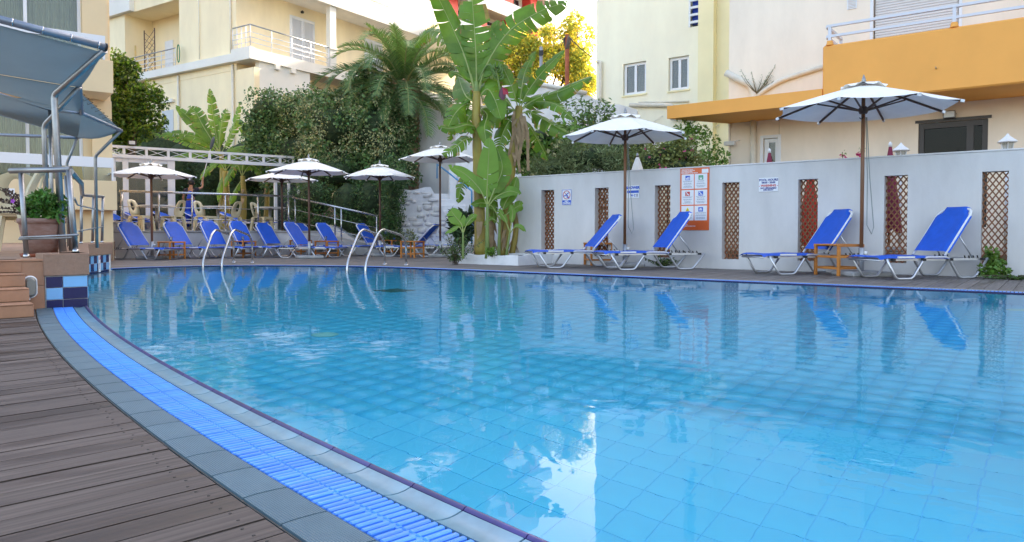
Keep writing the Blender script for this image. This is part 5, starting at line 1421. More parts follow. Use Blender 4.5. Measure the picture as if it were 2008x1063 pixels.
def atube(pts, r, name='tube', m=None): return MB().tube(pts, r, 12).build(name, m or M_awtube, aw)
atube([A_, B_], 0.034, 'front_bar'); MB().tube([A_ + (A_ - B_).normalized() * 0.002, A_ + (A_ - B_).normalized() * 0.02], 0.0365, 14).build('end_cap', M_black, aw)
for k in range(4):
    c = A_.lerp(B_, 0.06 + 0.22 * k); MB().tube([c, c + (A_ - B_).normalized() * 0.012], 0.0365, 12).build('clamp_ring', M_steel, aw)
atube([Cc, D_], 0.026, 'middle_bar')
Pt = at(106, 186, 7.1); Pb = at(124, 500, 6.9); Pb.z = PZ
atube(round_path([Pb, Pt, A_ - V3((0, 0, 0.03))], 0.06), 0.030, 'post', M_steel_dull)
Pt2 = at(86, 246, 8.1); Pb2 = V3((Pt2.x + 0.02, Pt2.y, PZ))
atube(round_path([Pb2, Pt2, Cc - V3((0, 0, 0.02))], 0.06), 0.026, 'post', M_steel_dull)
atube([A_ - V3((0.02, 0, 0.03)), Cc], 0.022, 'edge_tube'); atube([Cc, E_], 0.024, 'edge_tube'); atube([E_, Gt], 0.022, 'edge_tube')
Pt3 = at(98, 216, 8.9); atube([V3((Pt3.x, Pt3.y, PZ)), Pt3], 0.022, 'post', M_steel_dull); atube([E_, Pt3], 0.016, 'edge_tube'); atube([F2, Pt3], 0.012, 'edge_cord')
atube([Gt, Hh], 0.022, 'edge_tube'); atube([at(-60, 262, 11.2), Hh], 0.024, 'rear_bar')
Pt4 = at(187, 306, 10.8); atube(round_path([V3((Pt4.x, Pt4.y, PZ)), Pt4, Gt], 0.05), 0.022, 'post', M_steel_dull)
Pt5 = at(131, 320, 11.3); atube(round_path([V3((Pt5.x, Pt5.y, PZ)), Pt5, Hh], 0.05), 0.020, 'post', M_steel_dull)
lace = MB()
for a, b, n in ((A_, Cc, 9), (Cc, E_, 5), (Gt, at(150, 175, 9.2), 12), (Gt, Hh, 8)):
    for k in range(n):
        p = a.lerp(b, (k + 0.5) / n); lace.tube([p + V3((0.03, 0, 0.0)), p + V3((-0.05, 0, 0.03)), p + V3((-0.045, 0, -0.03)), p + V3((0.03, 0, 0.0))], 0.003, 4)
tag(lace.build('lacing', M_black, aw), kind='stuff')

# ------------------------------------------------------------------ raised terrace, retaining wall, railing
RA = math.atan2(0.61, 0.79)
RF = Frame(-9.9, 17.9, RA)
tag(MB().box((-2, 0.20, -0.13), (5.6, 14, TZ - 0.001)).build('raised_terrace', mat('terrace_slab', (0.42, 0.38, 0.33), 0.85, var=0.12, vscale=2)), kind='structure')
o = bpy.data.objects['raised_terrace']; o.location = RF.o; o.rotation_euler = (0, 0, RA)
rw = thing('retaining_wall', 'low white retaining wall of the raised terrace behind the far loungers', 'wall', RF.o, RA)
MB().wall(-1.2, 5.6, -0.13, TZ - 0.05, 0, 0.199, []).build('wall_face', M_white, rw)
MB().bbox((-1.2, -0.03, TZ - 0.049), (5.62, 0.26, TZ + 0.004), 0.008).build('coping', mat('coping_stone', (0.40, 0.38, 0.35), 0.8, var=0.2, vscale=4), rw)
zt = 1.67
posts_x = [HFx for HFx in (RF.hit(239, 420, 0.1)[0], RF.hit(312, 420, 0.1)[0], RF.hit(377, 420, 0.1)[0], RF.hit(442, 420, 0.1)[0], RF.hit(506, 420, 0.1)[0], RF.hit(566, 420, 0.1)[0])]
xe = RF.hit(575, 400, 0.1)[0]
rail('terrace_front_railing', 'long steel railing along the raised terrace behind the far loungers', 'steel railings',
     [[RF.w(posts_x[0] - 0.05, 0.1, zt), RF.w(xe, 0.1, zt)]], [[RF.w(posts_x[0] - 0.05, 0.1, zz), RF.w(xe, 0.1, zz)] for zz in (0.98, 1.28)],
     [(RF.w(x, 0.1, TZ), RF.w(x, 0.1, zt)) for x in posts_x], 0.028, M_steel)
# ramp with railing
ra = RF.w(xe + 0.05, 0.3); rbp = at(752, 470, 20.8)
ramp = MB()
za_, zb2 = TZ, 0.10
d = V3((rbp.x - ra.x, rbp.y - ra.y, 0)).normalized(); sd = V3((-d.y, d.x, 0))
ramp.add([ra + V3((0, 0, za_)), V3((rbp.x, rbp.y, zb2)), V3((rbp.x, rbp.y, zb2)) + sd * 1.6, ra + sd * 1.6 + V3((0, 0, za_)), ra + V3((0, 0, -0.13)), V3((rbp.x, rbp.y, -0.13))], [(0, 1, 2, 3), (4, 5, 1, 0)])
tag(ramp.build('ramp', mat('ramp_concrete', (0.42, 0.40, 0.37), 0.85, var=0.15, vscale=3)), kind='structure')
def rp(f, z): q = ra.lerp(V3((rbp.x, rbp.y, 0)), f) + sd * 0.08; return V3((q.x, q.y, za_ + (zb2 - za_) * f + z))
rail('ramp_railing', 'sloping steel handrail along the ramp in front of the ivy bank', 'steel railings', [[rp(-0.01, 0.97), rp(0.99, 0.97)]], [[rp(0.0, z), rp(0.99, z)] for z in (0.28, 0.62)],
     [(rp(f, 0), rp(f, 0.97)) for f in (0.02, 0.46, 0.53, 0.92)], 0.026, M_steel)
kb = thing('ramp_kerb_wall', 'low rough white kerb wall behind the ramp railing', 'wall')
m = MB(); k = 10
P = [[], [], [], []]
for i in range(k + 1):
    q = ra.lerp(V3((rbp.x, rbp.y, 0)), 0.1 + i / k * 1.05) + sd * 1.55; h_ = 0.50 + 0.12 * math.sin(i * 1.1) - 0.02 * i
    b_ = za_ + (zb2 - za_) * (0.1 + i / k)
    for j, (o_, z) in enumerate(((0, -0.2), (0, b_ + h_ - 0.3), (0.3, b_ + h_ - 0.27), (0.3, -0.2))): P[j].append((q.x + sd.x * o_, q.y + sd.y * o_, z))
MB().grid(P[::-1], 0, False).build('wall_body', M_white, kb)

# ------------------------------------------------------------------ white truss, glazed screen
TF = Frame(*at(225, 300, 22.0).xy, math.atan2(0.60, 0.80) )
M_wpaint = mat('white_painted_steel', (0.76, 0.77, 0.80), 0.45, var=0.05, vscale=4)
tr_ = thing('white_truss', 'long white steel lattice truss spanning above the raised terrace', 'truss', TF.o, TF.rot)
xa, za = TF.hit(222, 281, 0); xb, zb_ = TF.hit(578, 310, 0)
zlo = TF.hit(222, 298, 0)[1]; zlo2 = TF.hit(560, 325, 0)[1]
zT = (za + zb_) / 2; zB = (zlo + zlo2) / 2
xl0 = TF.hit(222, 300, 0)[0]
MB().box((xl0 - 2.0, -0.05, zT - 0.07), (xb, 0.05, zT)).build('top_chord', M_wpaint, tr_)
MB().box((xl0 - 2.0, -0.06, zB - 0.10), (xb, 0.06, zB)).build('bottom_chord', M_wpaint, tr_)
us = [232, 243, 287, 330, 373, 411, 449, 484, 517, 549, 575]
xsq = [TF.hit(u, 300, 0)[0] for u in us[1:]]
xsq = [xsq[0] - 0.68, *xsq]
for x in xsq: MB().box((x - 0.035, -0.04, zB + 0.001), (x + 0.035, 0.04, zT - 0.071)).build('upright', M_wpaint, tr_)
for x, x2 in zip(xsq, xsq[1:]):
    for a, b in ((zB, zT - 0.07), (zT - 0.07, zB)): MB().tube([(x + 0.035, 0.012 * (1 if a < b else -1), a), (x2 - 0.035, 0.012 * (1 if a < b else -1), b)], 0.010, 6).build('cross_brace', M_wpaint, tr_)
fl = floodlight('truss_floodlight', 'small dark floodlight standing on the left end of the white truss', TF.w(TF.hit(257, 280, 0)[0], -0.02, zT + 0.09), TF.rot, 0.9, M_black)
# glazed doors under the truss
gd = thing('glazed_screen', 'white framed glazed screen and pillar under the left end of the truss', 'glazed door', TF.o, TF.rot)
def gx(u): return TF.hit(u, 400, 0)[0]
for u0, u1 in ((219, 228), (242, 253), (286, 297), (330, 344)):
    MB().box((gx(u0), 0.005, TZ), (gx(u1), 0.09, zB - 0.101)).build('frame_post', M_wpaint, gd)
for u0, u1 in ((228.5, 241.5), (253.5, 285.5), (297.5, 329.5)):
    MB().box((gx(u0), 0.04, TZ + 0.12), (gx(u1), 0.05, zB - 0.22)).build('pane', M_pane, gd)
    MB().box((gx(u0), 0.01, zB - 0.22), (gx(u1), 0.08, zB - 0.102)).build('frame_head', M_wpaint, gd); MB().box((gx(u0), 0.01, TZ), (gx(u1), 0.08, TZ + 0.12)).build('frame_sill', M_wpaint, gd)
g2 = thing('glazed_pillar', 'narrow white framed glazed panel at the right end of the truss', 'glazed door', TF.o, TF.rot)
for u0, u1 in ((537, 542), (563, 567), (582, 587)): MB().box((gx(u0), -0.10, TZ), (gx(u1), 0.0, TF.hit(540, 358, -0.1)[1])).build('frame_post', M_wpaint, g2)
for u0, u1 in ((542.4, 562.6), (567.4, 581.6)): MB().box((gx(u0), -0.05, TZ), (gx(u1), -0.04, TF.hit(540, 358, -0.1)[1] - 0.05)).build('pane', glass_mat('grey_pane'), g2)
for k in range(5): x = gx(545 + 4 * k); MB().box((x, -0.03, TZ), (x + 0.02, -0.02, 1.9)).build('slat', M_wpaint, g2)

# ------------------------------------------------------------------ cream building with balcony (behind)
CF = Frame(*at(463, 60, 33).xy, -R_(32.9))                   # x towards the camera-right, left face y=0, right face x=0
M_cream_wall = mat('warm_cream_plaster', (0.93, 0.78, 0.52), 0.85, var=0.10, vscale=0.7, stretch=(1, 1, 0.35), bump=0.08, bscale=20, detail=7)
M_offwhite = mat('off_white_paint', (0.80, 0.77, 0.70), 0.8, var=0.06, vscale=0.8, detail=7)
cbd = thing('cream_villa', 'cream building with white balconies and shutters up behind the palm', 'building', CF.o, CF.rot)
zsb = CF.hitx(506, 118, 1.3)[1]; zst = CF.hitx(506, 96, 1.3)[1]
rec0 = CF.hit(245, 80, 0)[0]; rec1 = CF.hit(352, 80, 0)[0]
zrt = CF.hit(262, 47, 0)[1]
# left face: solid wall with a loggia recess
MB().wall(-14, 0, zsb - 0.3, 13.5, 0, 0.3, [(rec0, rec1, zst - 0.35, zrt + 0.6)]).build('left_wall', M_cream_wall, cbd)
MB().box((-14, 0.02, -0.13), (1.2, 0.3, zsb - 0.301)).build('lower_left_wall', M_cream_wall, cbd)
MB().box((rec0 - 0.3, 1.5, zst - 0.5), (rec1 + 0.3, 1.7, zrt + 0.8)).box((rec0 - 0.2, 0.301, zst - 0.5), (rec0 - 0.001, 1.499, zrt + 0.8)).box((rec1 + 0.001, 0.301, zst - 0.5), (rec1 + 0.2, 1.499, zrt + 0.8)).box((rec0 - 0.2, 0.301, zrt + 0.6), (rec1 + 0.2, 1.49, zrt + 0.75)).build('loggia_walls', M_cream_wall, cbd)
for a, b in ((0.301, 18.0),): MB().box((-0.3, a, zsb - 0.3), (0, b, 13.5)).build('right_wall', M_cream_wall, cbd)
MB().box((0.9, 0.301, -0.13), (1.2, 3.2, zsb - 0.002)).build('lower_right_wall', M_offwhite, cbd)
MB().box((-1.5, 0.301, -0.13), (-1.2, 18, zsb - 0.301)).build('lower_back_wall', M_cream_wall, cbd)
MB().add([(-14, 0, 13.5), (0, 0, 13.5), (0, 18, 13.5), (-14, 18, 13.5)], [(0, 1, 2, 3)]).build('roof', M_offwhite, cbd)
zroof = CF.hitx(700, 22, 1.4)[1]
MB().bbox((-0.29, -0.1, zroof - 0.15), (1.4, 18, zroof + 0.35), 0.02).build('upper_slab', M_offwhite, cbd)
MB().box((0.001, 0.0, zsb), (1.3, 17.5, zst)).build('balcony_slab', M_offwhite, cbd)
MB().box((-14, -0.28, zsb + 0.02), (-0.001, -0.001, zst - 0.12)).build('slab_band', M_offwhite, cbd)
MB().box((-0.0, -0.28, zsb + 0.001), (1.301, -0.001, zst + 0.05)).build('balcony_corner', M_offwhite, cbd)
for yb_ in (1.1, 2.0): MB().box((1.05, yb_, zsb - 0.22), (1.33, yb_ + 0.25, zsb + 0.001)).build('bracket', M_offwhite, cbd)
ycol = CF.hitx(652, 60, 1.25)[0]
MB().box((1.02, ycol - 0.2, zst + 0.001), (1.30, ycol + 0.2, zroof - 0.151)).build('column', M_offwhite, cbd)
MB().box((0.98, ycol - 0.25, zst + 0.9), (1.34, ycol + 0.25, zst + 1.0)).build('column_band', M_offwhite, cbd)
# balcony railing
def brail(pts, nposts, h=0.95, bars=3):
    for a, b in zip(pts, pts[1:]):
        a = V3(a); b = V3(b)
        MB().tube([a + V3((0, 0, h)), b + V3((0, 0, h))], 0.03, 8).build('balcony_handrail', M_steel_dull, cbd)
        for k in range(bars): MB().tube([a + V3((0, 0, 0.2 + 0.22 * k)), b + V3((0, 0, 0.2 + 0.22 * k))], 0.018, 6).build('balcony_bar', M_wpaint, cbd)
        for k in range(nposts + 1): q = a.lerp(b, k / nposts); MB().tube([q, q + V3((0, 0, h))], 0.022, 6).build('balcony_post', M_wpaint, cbd)
brail([(0.03, -0.2, zst + 0.051), (1.24, -0.2, zst + 0.051), (1.24, ycol - 0.25, zst + 0.001)], 4)
xL0, xL1 = rec0 + 0.1, rec1
brail([(xL0, -0.2, zst - 0.12), (xL1 - 0.05, -0.2, zst - 0.12)], 4, 0.85)
# louvred shutters: two leaves with slats
def shutter(y0, y1, z0, z1, x, parent, name='shutter_leaf', m=None):
    m = m or M_wpaint
    r = MB().wall(y0, y1, z0, z1, 0, 0.05, [(y0 + 0.07, y1 - 0.07, z0 + 0.12, z0 + 0.75), (y0 + 0.07, y1 - 0.07, z0 + 0.87, z1 - 0.10)])
    r.v = [(x + 0.05 - b, a, c) for a, b, c in r.v]
    lf = r.build(name, m, parent)
    z = z0 + 0.15
    sl_ = MB().box((x + 0.005, y0 + 0.07, -0.014), (x + 0.035, y1 - 0.07, 0.014)).mesh('louvre_slat', m)
    while z < z1 - 0.12:
        if not (z0 + 0.73 < z < z0 + 0.89): o_ = link('louvre_slat', sl_, lf); o_.location.z = z
        z += 0.052
for u0, u1 in ((570, 615), (716, 748)):
    y0 = CF.hitx(u0, 80, 0)[0]; y1 = CF.hitx(u1, 80, 0)[0]; z1 = CF.hitx(u0, 32, 0)[1] if u0 == 570 else CF.hitx(570, 32, 0)[1]
    ym = (y0 + y1) / 2
    MB().box((0.001, y0 - 0.06, zst + 0.001), (0.02, y1 + 0.06, z1 + 0.07)).build('shutter_frame', M_wpaint, cbd)
    shutter(y0, ym - 0.01, zst + 0.05, z1, 0.02, cbd); shutter(ym + 0.01, y1, zst + 0.05, z1, 0.02, cbd)
# dark doorway/shade below balcony, loggia door, open shutter, lattice screen
MB().box((-1.19, 3.4, 3.2), (-1.1, 9, zsb - 0.9)).build('shaded_opening', M_dark, cbd)
lx = CF.hit(332, 80, 1.5)[0]; MB().box((lx - 0.35, 1.47, zst - 0.35), (lx + 0.35, 1.499, zst + 1.9)).build('loggia_door', M_wpaint, cbd)
lx = CF.hit(262, 80, 0.5)[0]; MB().box((lx - 0.38, 0.5, zst + 0.35), (lx + 0.15, 0.55, zst + 1.65)).build('open_shutter', mat('yellow_shutter', (0.72, 0.55, 0.25), 0.6), cbd)
lx = CF.hit(277, 80, 1.49)[0]; MB().box((lx - 0.3, 1.46, zst + 0.2), (lx + 0.3, 1.498, zst + 1.8)).build('loggia_window', M_pane, cbd)
sc = MB(); lx = CF.hit(293, 100, 0.1)[0]
for k in range(9):
    sc.beam((lx - 0.45, 0.1, zst - 0.1 + 0.3 * k), (lx + 0.45, 0.1, zst + 0.5 + 0.3 * k), 0.012, 0.02) if k < 6 else None
    sc.beam((lx + 0.45, 0.115, zst - 0.1 + 0.3 * k), (lx - 0.45, 0.115, zst + 0.5 + 0.3 * k), 0.012, 0.02) if k < 6 else None
sc.box((lx - 0.47, 0.09, zst - 0.3), (lx - 0.43, 0.13, zst + 2.1)); sc.box((lx + 0.43, 0.09, zst - 0.3), (lx + 0.47, 0.13, zst + 2.1)); sc.build('trellis_screen', M_darkwood, cbd)
hose = MB(); hx_ = CF.hit(350, 95, -0.22)[0]
for k in range(3): hose.tube([(hx_ + 0.10 * math.sin(a) + 0.02 * k, -0.22 - 0.02 * k, zst + 0.42 + 0.42 * math.cos(a)) for a in [2 * PI * j / 16 for j in range(16)]], 0.018, 6, closed=True)
hs = tag(hose.build('coiled_hose', mat('green_hose', (0.03, 0.22, 0.10), 0.4)), 'green coiled hose hung on the left loggia railing of the cream villa', 'hose'); hs.location = CF.o; hs.rotation_euler = (0, 0, CF.rot)
for u in (390, 452): MB().tube(round_path([(CF.hit(u, 40, -0.06)[0], -0.06, CF.hit(u, 0, -0.06)[1] + 1), (CF.hit(u, 40, -0.06)[0], -0.06, zst)], 0.05), 0.04 if u > 400 else 0.02, 8).build('drain_pipe', M_pipe, cbd)
for u in (349, 456): MB().tube([(CF.hit(u, 140, -0.06)[0], -0.06, zsb - 0.05), (CF.hit(u, 140, -0.06)[0], -0.06, 1.0)], 0.055, 8).build('drain_pipe', M_pipe, cbd)
for u, v in ((591, 24), (726, 67)): q = CF.hitx(u, v, 0); MB().lathe([(0.07, -0.06), (0.09, 0.0), (0.03, 0.07)], 10, (0.07, q[0], q[1])).build('wall_lamp', M_black, cbd)
xl = CF.hit(330, 205, 0)[0]; MB().box((xl - 0.6, -0.12, CF.hit(330, 200, 0)[1] - 0.05), (xl + 0.5, 0.018, CF.hit(330, 200, 0)[1] + 0.1)).build('window_hood', M_offwhite, cbd)
MB().box((xl - 0.55, 0.0, 1.0), (xl + 0.4, 0.019, CF.hit(330, 216, 0)[1])).build('shuttered_window', mat('pale_grey_shutter', (0.55, 0.58, 0.60), 0.6), cbd)
# roof terrace rail on the upper storey
brail([(1.25, -0.05, zroof + 0.351), (1.25, 17.5, zroof + 0.351)], 12, 0.55, 0)
up = MB().box((-13.5, 1.0, zroof + 0.36), (-0.9, 17, zroof + 3.2)).build('upper_storey', M_offwhite, cbd)
lr = MB()
MB().box((rec0 - 4, -0.25, zrt + 0.62), (rec0 + 0.9, 0.3 - 0.302, zrt + 1.5)).build('loggia_parapet', M_offwhite, cbd)

# ------------------------------------------------------------------ far apartment block with red panels
fb = thing('far_apartment_block', 'white apartment block with red panels and glass balconies behind the palm', 'building')
BF = Frame(*at(720, 0, 52).xy, R_(54))
fb.location = BF.o; fb.rotation_euler = (0, 0, BF.rot)
M_fb = mat('bright_white_plaster', (0.46, 0.46, 0.47), 0.8, var=0.03)
M_red = mat('red_panel', (0.50, 0.035, 0.03), 0.6)
zz0 = BF.hit(800, 30, 0)[1]
MB().box((-12, 1.4, -0.13), (24, 10, zz0 + 12)).build('main_wall', M_fb, fb)
for k in range(-1, 3):
    z = zz0 - 0.2 + 3.0 * k
    MB().box((0.5, -0.2, z), (24, 1.399, z + 0.35)).build('balcony_slab', M_fb, fb)
    MB().box((0.6, -0.15, z + 0.351), (24, -0.12, z + 1.35)).build('balcony_glass', glass_mat('pale_blue_glass', (0.8, 0.9, 0.95), alpha=0.35, base=(0.5, 0.6, 0.66)), fb)
    for j in range(6):
        x = 1.5 + 3.9 * j
        MB().box((x, 0.4, z + 0.352), (x + 1.1, 1.398, z + 2.99)).build('red_panel', M_red, fb)
        MB().box((x + 1.5, 1.3, z + 0.352), (x + 3.2, 1.397, z + 2.6)).build('window', M_pane, fb)
MB().box((-12, 0.2, -0.13), (-2.2, 1.399, zz0 + 9)).build('grey_wing', mat('pale_grey_plaster', (0.66, 0.67, 0.70), 0.8), fb)

# ------------------------------------------------------------------ stone stairs and white walls in the middle
M_rough = mat('rough_whitewash', (0.80, 0.80, 0.80), 0.85, var=0.09, vscale=3, bump=0.9, bscale=5, detail=8)
M_rough2 = mat('whitewashed_stone', (0.80, 0.79, 0.78), 0.85, col2=(0.66, 0.64, 0.60), vscale=5, bump=0.5, bscale=14, island=0.08)
# flight of steps
sa1 = at(900, 440, 21.6); st2 = thing('stone_stairs', 'worn white stone stairs climbing behind the far umbrella', 'stairs', (sa1.x, sa1.y, 0), R_(8))
for k in range(9):
    P = []; z = 0.20 * (k + 1) + 0.12; w0 = 0.62
    m = MB().bbox((-w0 + rnd.gauss(0, 0.03) - 0.05 * k, 0.33 * k, z - 0.35), (w0 + rnd.gauss(0, 0.03) - 0.04 * k, 0.33 * k + 0.40, z + rnd.gauss(0, 0.012)), 0.035)
    m.build('step', M_rough, st2)
# stone wall left of the stairs: individual white-washed stones
sw = thing('whitewashed_stone_wall', 'rough whitewashed rubble stone wall left of the stone stairs', 'wall')
SWF = Frame(*at(826, 440, 21.4).xy, R_(14)); sw.location = SWF.o; sw.rotation_euler = (0, 0, SWF.rot)
x0s = SWF.hit(782, 420, 0)[0]; x1s = SWF.hit(908, 470, 0)[0]
def topz(x): f = (x - x0s) / (x1s - x0s); return (1.95 if f < 0.50 else 1.95 - (f - 0.50) / 0.50 * 1.70) + 0.05 * math.sin(x * 7)
m = MB(); n = 30
P = [[(x0s - 0.1 + (x1s - x0s + 0.2) * i / n, 0.10, -0.13) for i in range(n + 1)], [(x0s - 0.1 + (x1s - x0s + 0.2) * i / n, 0.10, topz(x0s + (x1s - x0s) * i / n) - 0.02) for i in range(n + 1)], [(x0s - 0.1 + (x1s - x0s + 0.2) * i / n, 0.6, topz(x0s + (x1s - x0s) * i / n) - 0.02) for i in range(n + 1)]]
m.grid(P, 0, False).build('mortar_body', M_rough, sw)
z = 0.05
while z < 2.0:
    x = x0s + rnd.uniform(-0.1, 0); hrow = rnd.uniform(0.09, 0.24)
    while x < x1s:
        w = rnd.uniform(0.10, 0.42)
        if z + hrow * 0.8 < topz(x + w / 2) and rnd.random() < 0.72:
            bm = bmesh.new(); bmesh.ops.create_icosphere(bm, subdivisions=1, radius=1)
            vs = []
            for q in bm.verts:
                c = q.co; e = [math.copysign(abs(t) ** 0.55, t) for t in c]
                vs.append((e[0] * w * 0.5 * rnd.uniform(0.85, 1.02), e[1] * 0.026 * rnd.uniform(0.4, 1.5), e[2] * hrow * 0.5 * rnd.uniform(0.85, 1.05)))
            s_ = MB().add(vs, [[q.index for q in f.verts] for f in bm.faces], 0, True).build('stone', M_rough2, sw); bm.free()
            s_.location = (x + w / 2, 0.095 + rnd.gauss(0, 0.008), z + hrow / 2 + rnd.gauss(0, 0.02)); s_.rotation_euler = (0, rnd.gauss(0, 0.08), 0)
        x += w * 1.02
    z += hrow * 1.0
# side wall with sloped top behind (white), right parapet of stairs, blue handrail
w3 = thing('white_garden_wall', 'tall smooth white wall with sloping top right of the palm trunk', 'wall')
p = [at(818, 203, 25.5), at(884, 226, 25.0), at(897, 246, 25.0), at(900, 262, 24.9)]
base_p = [V3((p[0].x, p[0].y, -0.1)), V3((p[-1].x + 0.3, p[-1].y, -0.1))]
pts = [base_p[0], base_p[1], V3((p[-1].x + 0.3, p[-1].y, p[-1].z - 0.4)), p[3], p[2], p[1], p[0]]
m = MB(); off = V3((0.05, 0.35, 0)); k = len(pts)
m.add(pts + [q + off for q in pts], [tuple(range(k)), tuple(range(k, 2 * k))[::-1]] + [(i, k + i, k + (i + 1) % k, (i + 1) % k) for i in range(k)]); m.build('wall_body', M_white, w3)
w4 = thing('stair_parapet', 'white stepped parapet blocks right of the stone stairs', 'wall', (at(900, 440, 22.8).x, 22.8, 0), R_(8))
MB().bbox((0.05, 0.9, -0.1), (0.55, 1.5, 2.55), 0.04).build('block', M_rough, w4); MB().bbox((-0.25, 1.2, -0.1), (0.045, 1.7, 2.72), 0.04).build('block', M_rough, w4)
bhr = thing('blue_handrail', 'pale blue painted handrail on the right side of the stone stairs', 'railing')
M_bluepaint = mat('pale_blue_paint', (0.10, 0.34, 0.66), 0.5)
h0 = at(857, 322, 23.6); h1 = at(925, 374, 20.6); h2 = at(925, 418, 20.6); h0b = at(857, 350, 23.6)
MB().tube([h0b, h0, at(868, 330, 23.2)], 0.022, 8).build('post', M_bluepaint, bhr); MB().tube(round_path([at(868, 330, 23.2), h1, V3((h2.x, h2.y, 0.3))], 0.06), 0.026, 8).build('handrail', M_bluepaint, bhr)
# rough gable wall behind the bananas
g5 = thing('rough_gable_wall', 'rough white plastered gable wall behind the banana plants', 'wall')
G_Y = 23.5
pts = [at(893, 300, 24.3), at(893, 262, 24.3), at(940, 235, G_Y + 0.4), at(985, 175, G_Y), at(1062, 168, G_Y), at(1150, 185, G_Y + 0.2), at(1190, 205, G_Y + 0.3), at(1215, 205, G_Y + 0.3), at(1250, 215, G_Y + 0.4), at(1250, 300, G_Y + 0.4)]
pts[0].z = -0.1; pts[-1].z = -0.1
m = MB(); off = V3((0.1, 0.4, 0)); k = len(pts)
m.add(pts + [q + off for q in pts], [tuple(range(k)), tuple(range(k, 2 * k))[::-1]] + [(i, k + i, k + (i + 1) % k, (i + 1) % k) for i in range(k)]); m.build('wall_body', M_rough, g5)
MB().tube([pts[3] + V3((0, -0.05, 0.03)), pts[4] + V3((0, -0.05, 0.03)), pts[5] + V3((0, -0.05, 0.03))], 0.07, 8).build('coping', M_offwhite, g5)
# hill behind
hl = MB(); P = []
for i in range(16):
    Y = 24.5 + i * 5
    P.append([(-60 + 8 * j, Y, -0.12 + min(7.5, max(0, (Y - 25) * 0.16)) * (1 if j < 11 else 0.5) + 0.15 * math.sin(i * 1.7 + j)) for j in range(16)])
tag(hl.grid(P).build('hillside', M_soil), kind='structure')
# poles and wires
up1 = thing('rusty_pole', 'rust red pole with a cable bundle at its top before the yellow tree', 'pole', (at(1112, 150, 29).x, 29, 0))
MB().tube([(0, 0, 0), (0, 0, at(1112, 68, 29).z)], 0.085, 10).build('shaft', mat('rust_paint', (0.36, 0.10, 0.04), 0.7, var=0.3), up1)
cb_ = MB(); zt_ = at(1112, 72, 29).z
for k in range(12): a = rnd.uniform(0, 6.3); cb_.tube([(0.08 * math.cos(a), 0.08 * math.sin(a), zt_ - 0.5), (0.16 * math.cos(a + 1), 0.16 * math.sin(a + 1), zt_ - 0.1), (0.05 * math.cos(a + 2), 0.05 * math.sin(a + 2), zt_ + 0.05)], 0.02, 5)
cb_.build('cable_bundle', mat('grey_cable', (0.15, 0.14, 0.13), 0.8), up1)
up2 = thing('grey_pole', 'slim grey steel pole standing before the yellow tree', 'pole', (at(1061, 150, 30).x, 30, 0))
MB().tube([(0, 0, 0), (0, 0, at(1061, 92, 30).z)], 0.07, 10).build('shaft', mat('grey_pole_paint', (0.33, 0.34, 0.36), 0.6), up2); MB().box((-0.09, -0.12, at(1061, 100, 30).z - 0.2), (0.09, -0.06, at(1061, 100, 30).z)).build('bracket', M_black, up2)
wr = thing('overhead_wire', 'dark overhead wire from the rust red pole to the yellow building', 'wire')
a = at(1114, 72, 29); b = at(1166, 116, 27.8); MB().tube([a, a.lerp(b, 0.5) - V3((0, 0, 0.05)), b], 0.018, 5).build('wire', M_black, wr)
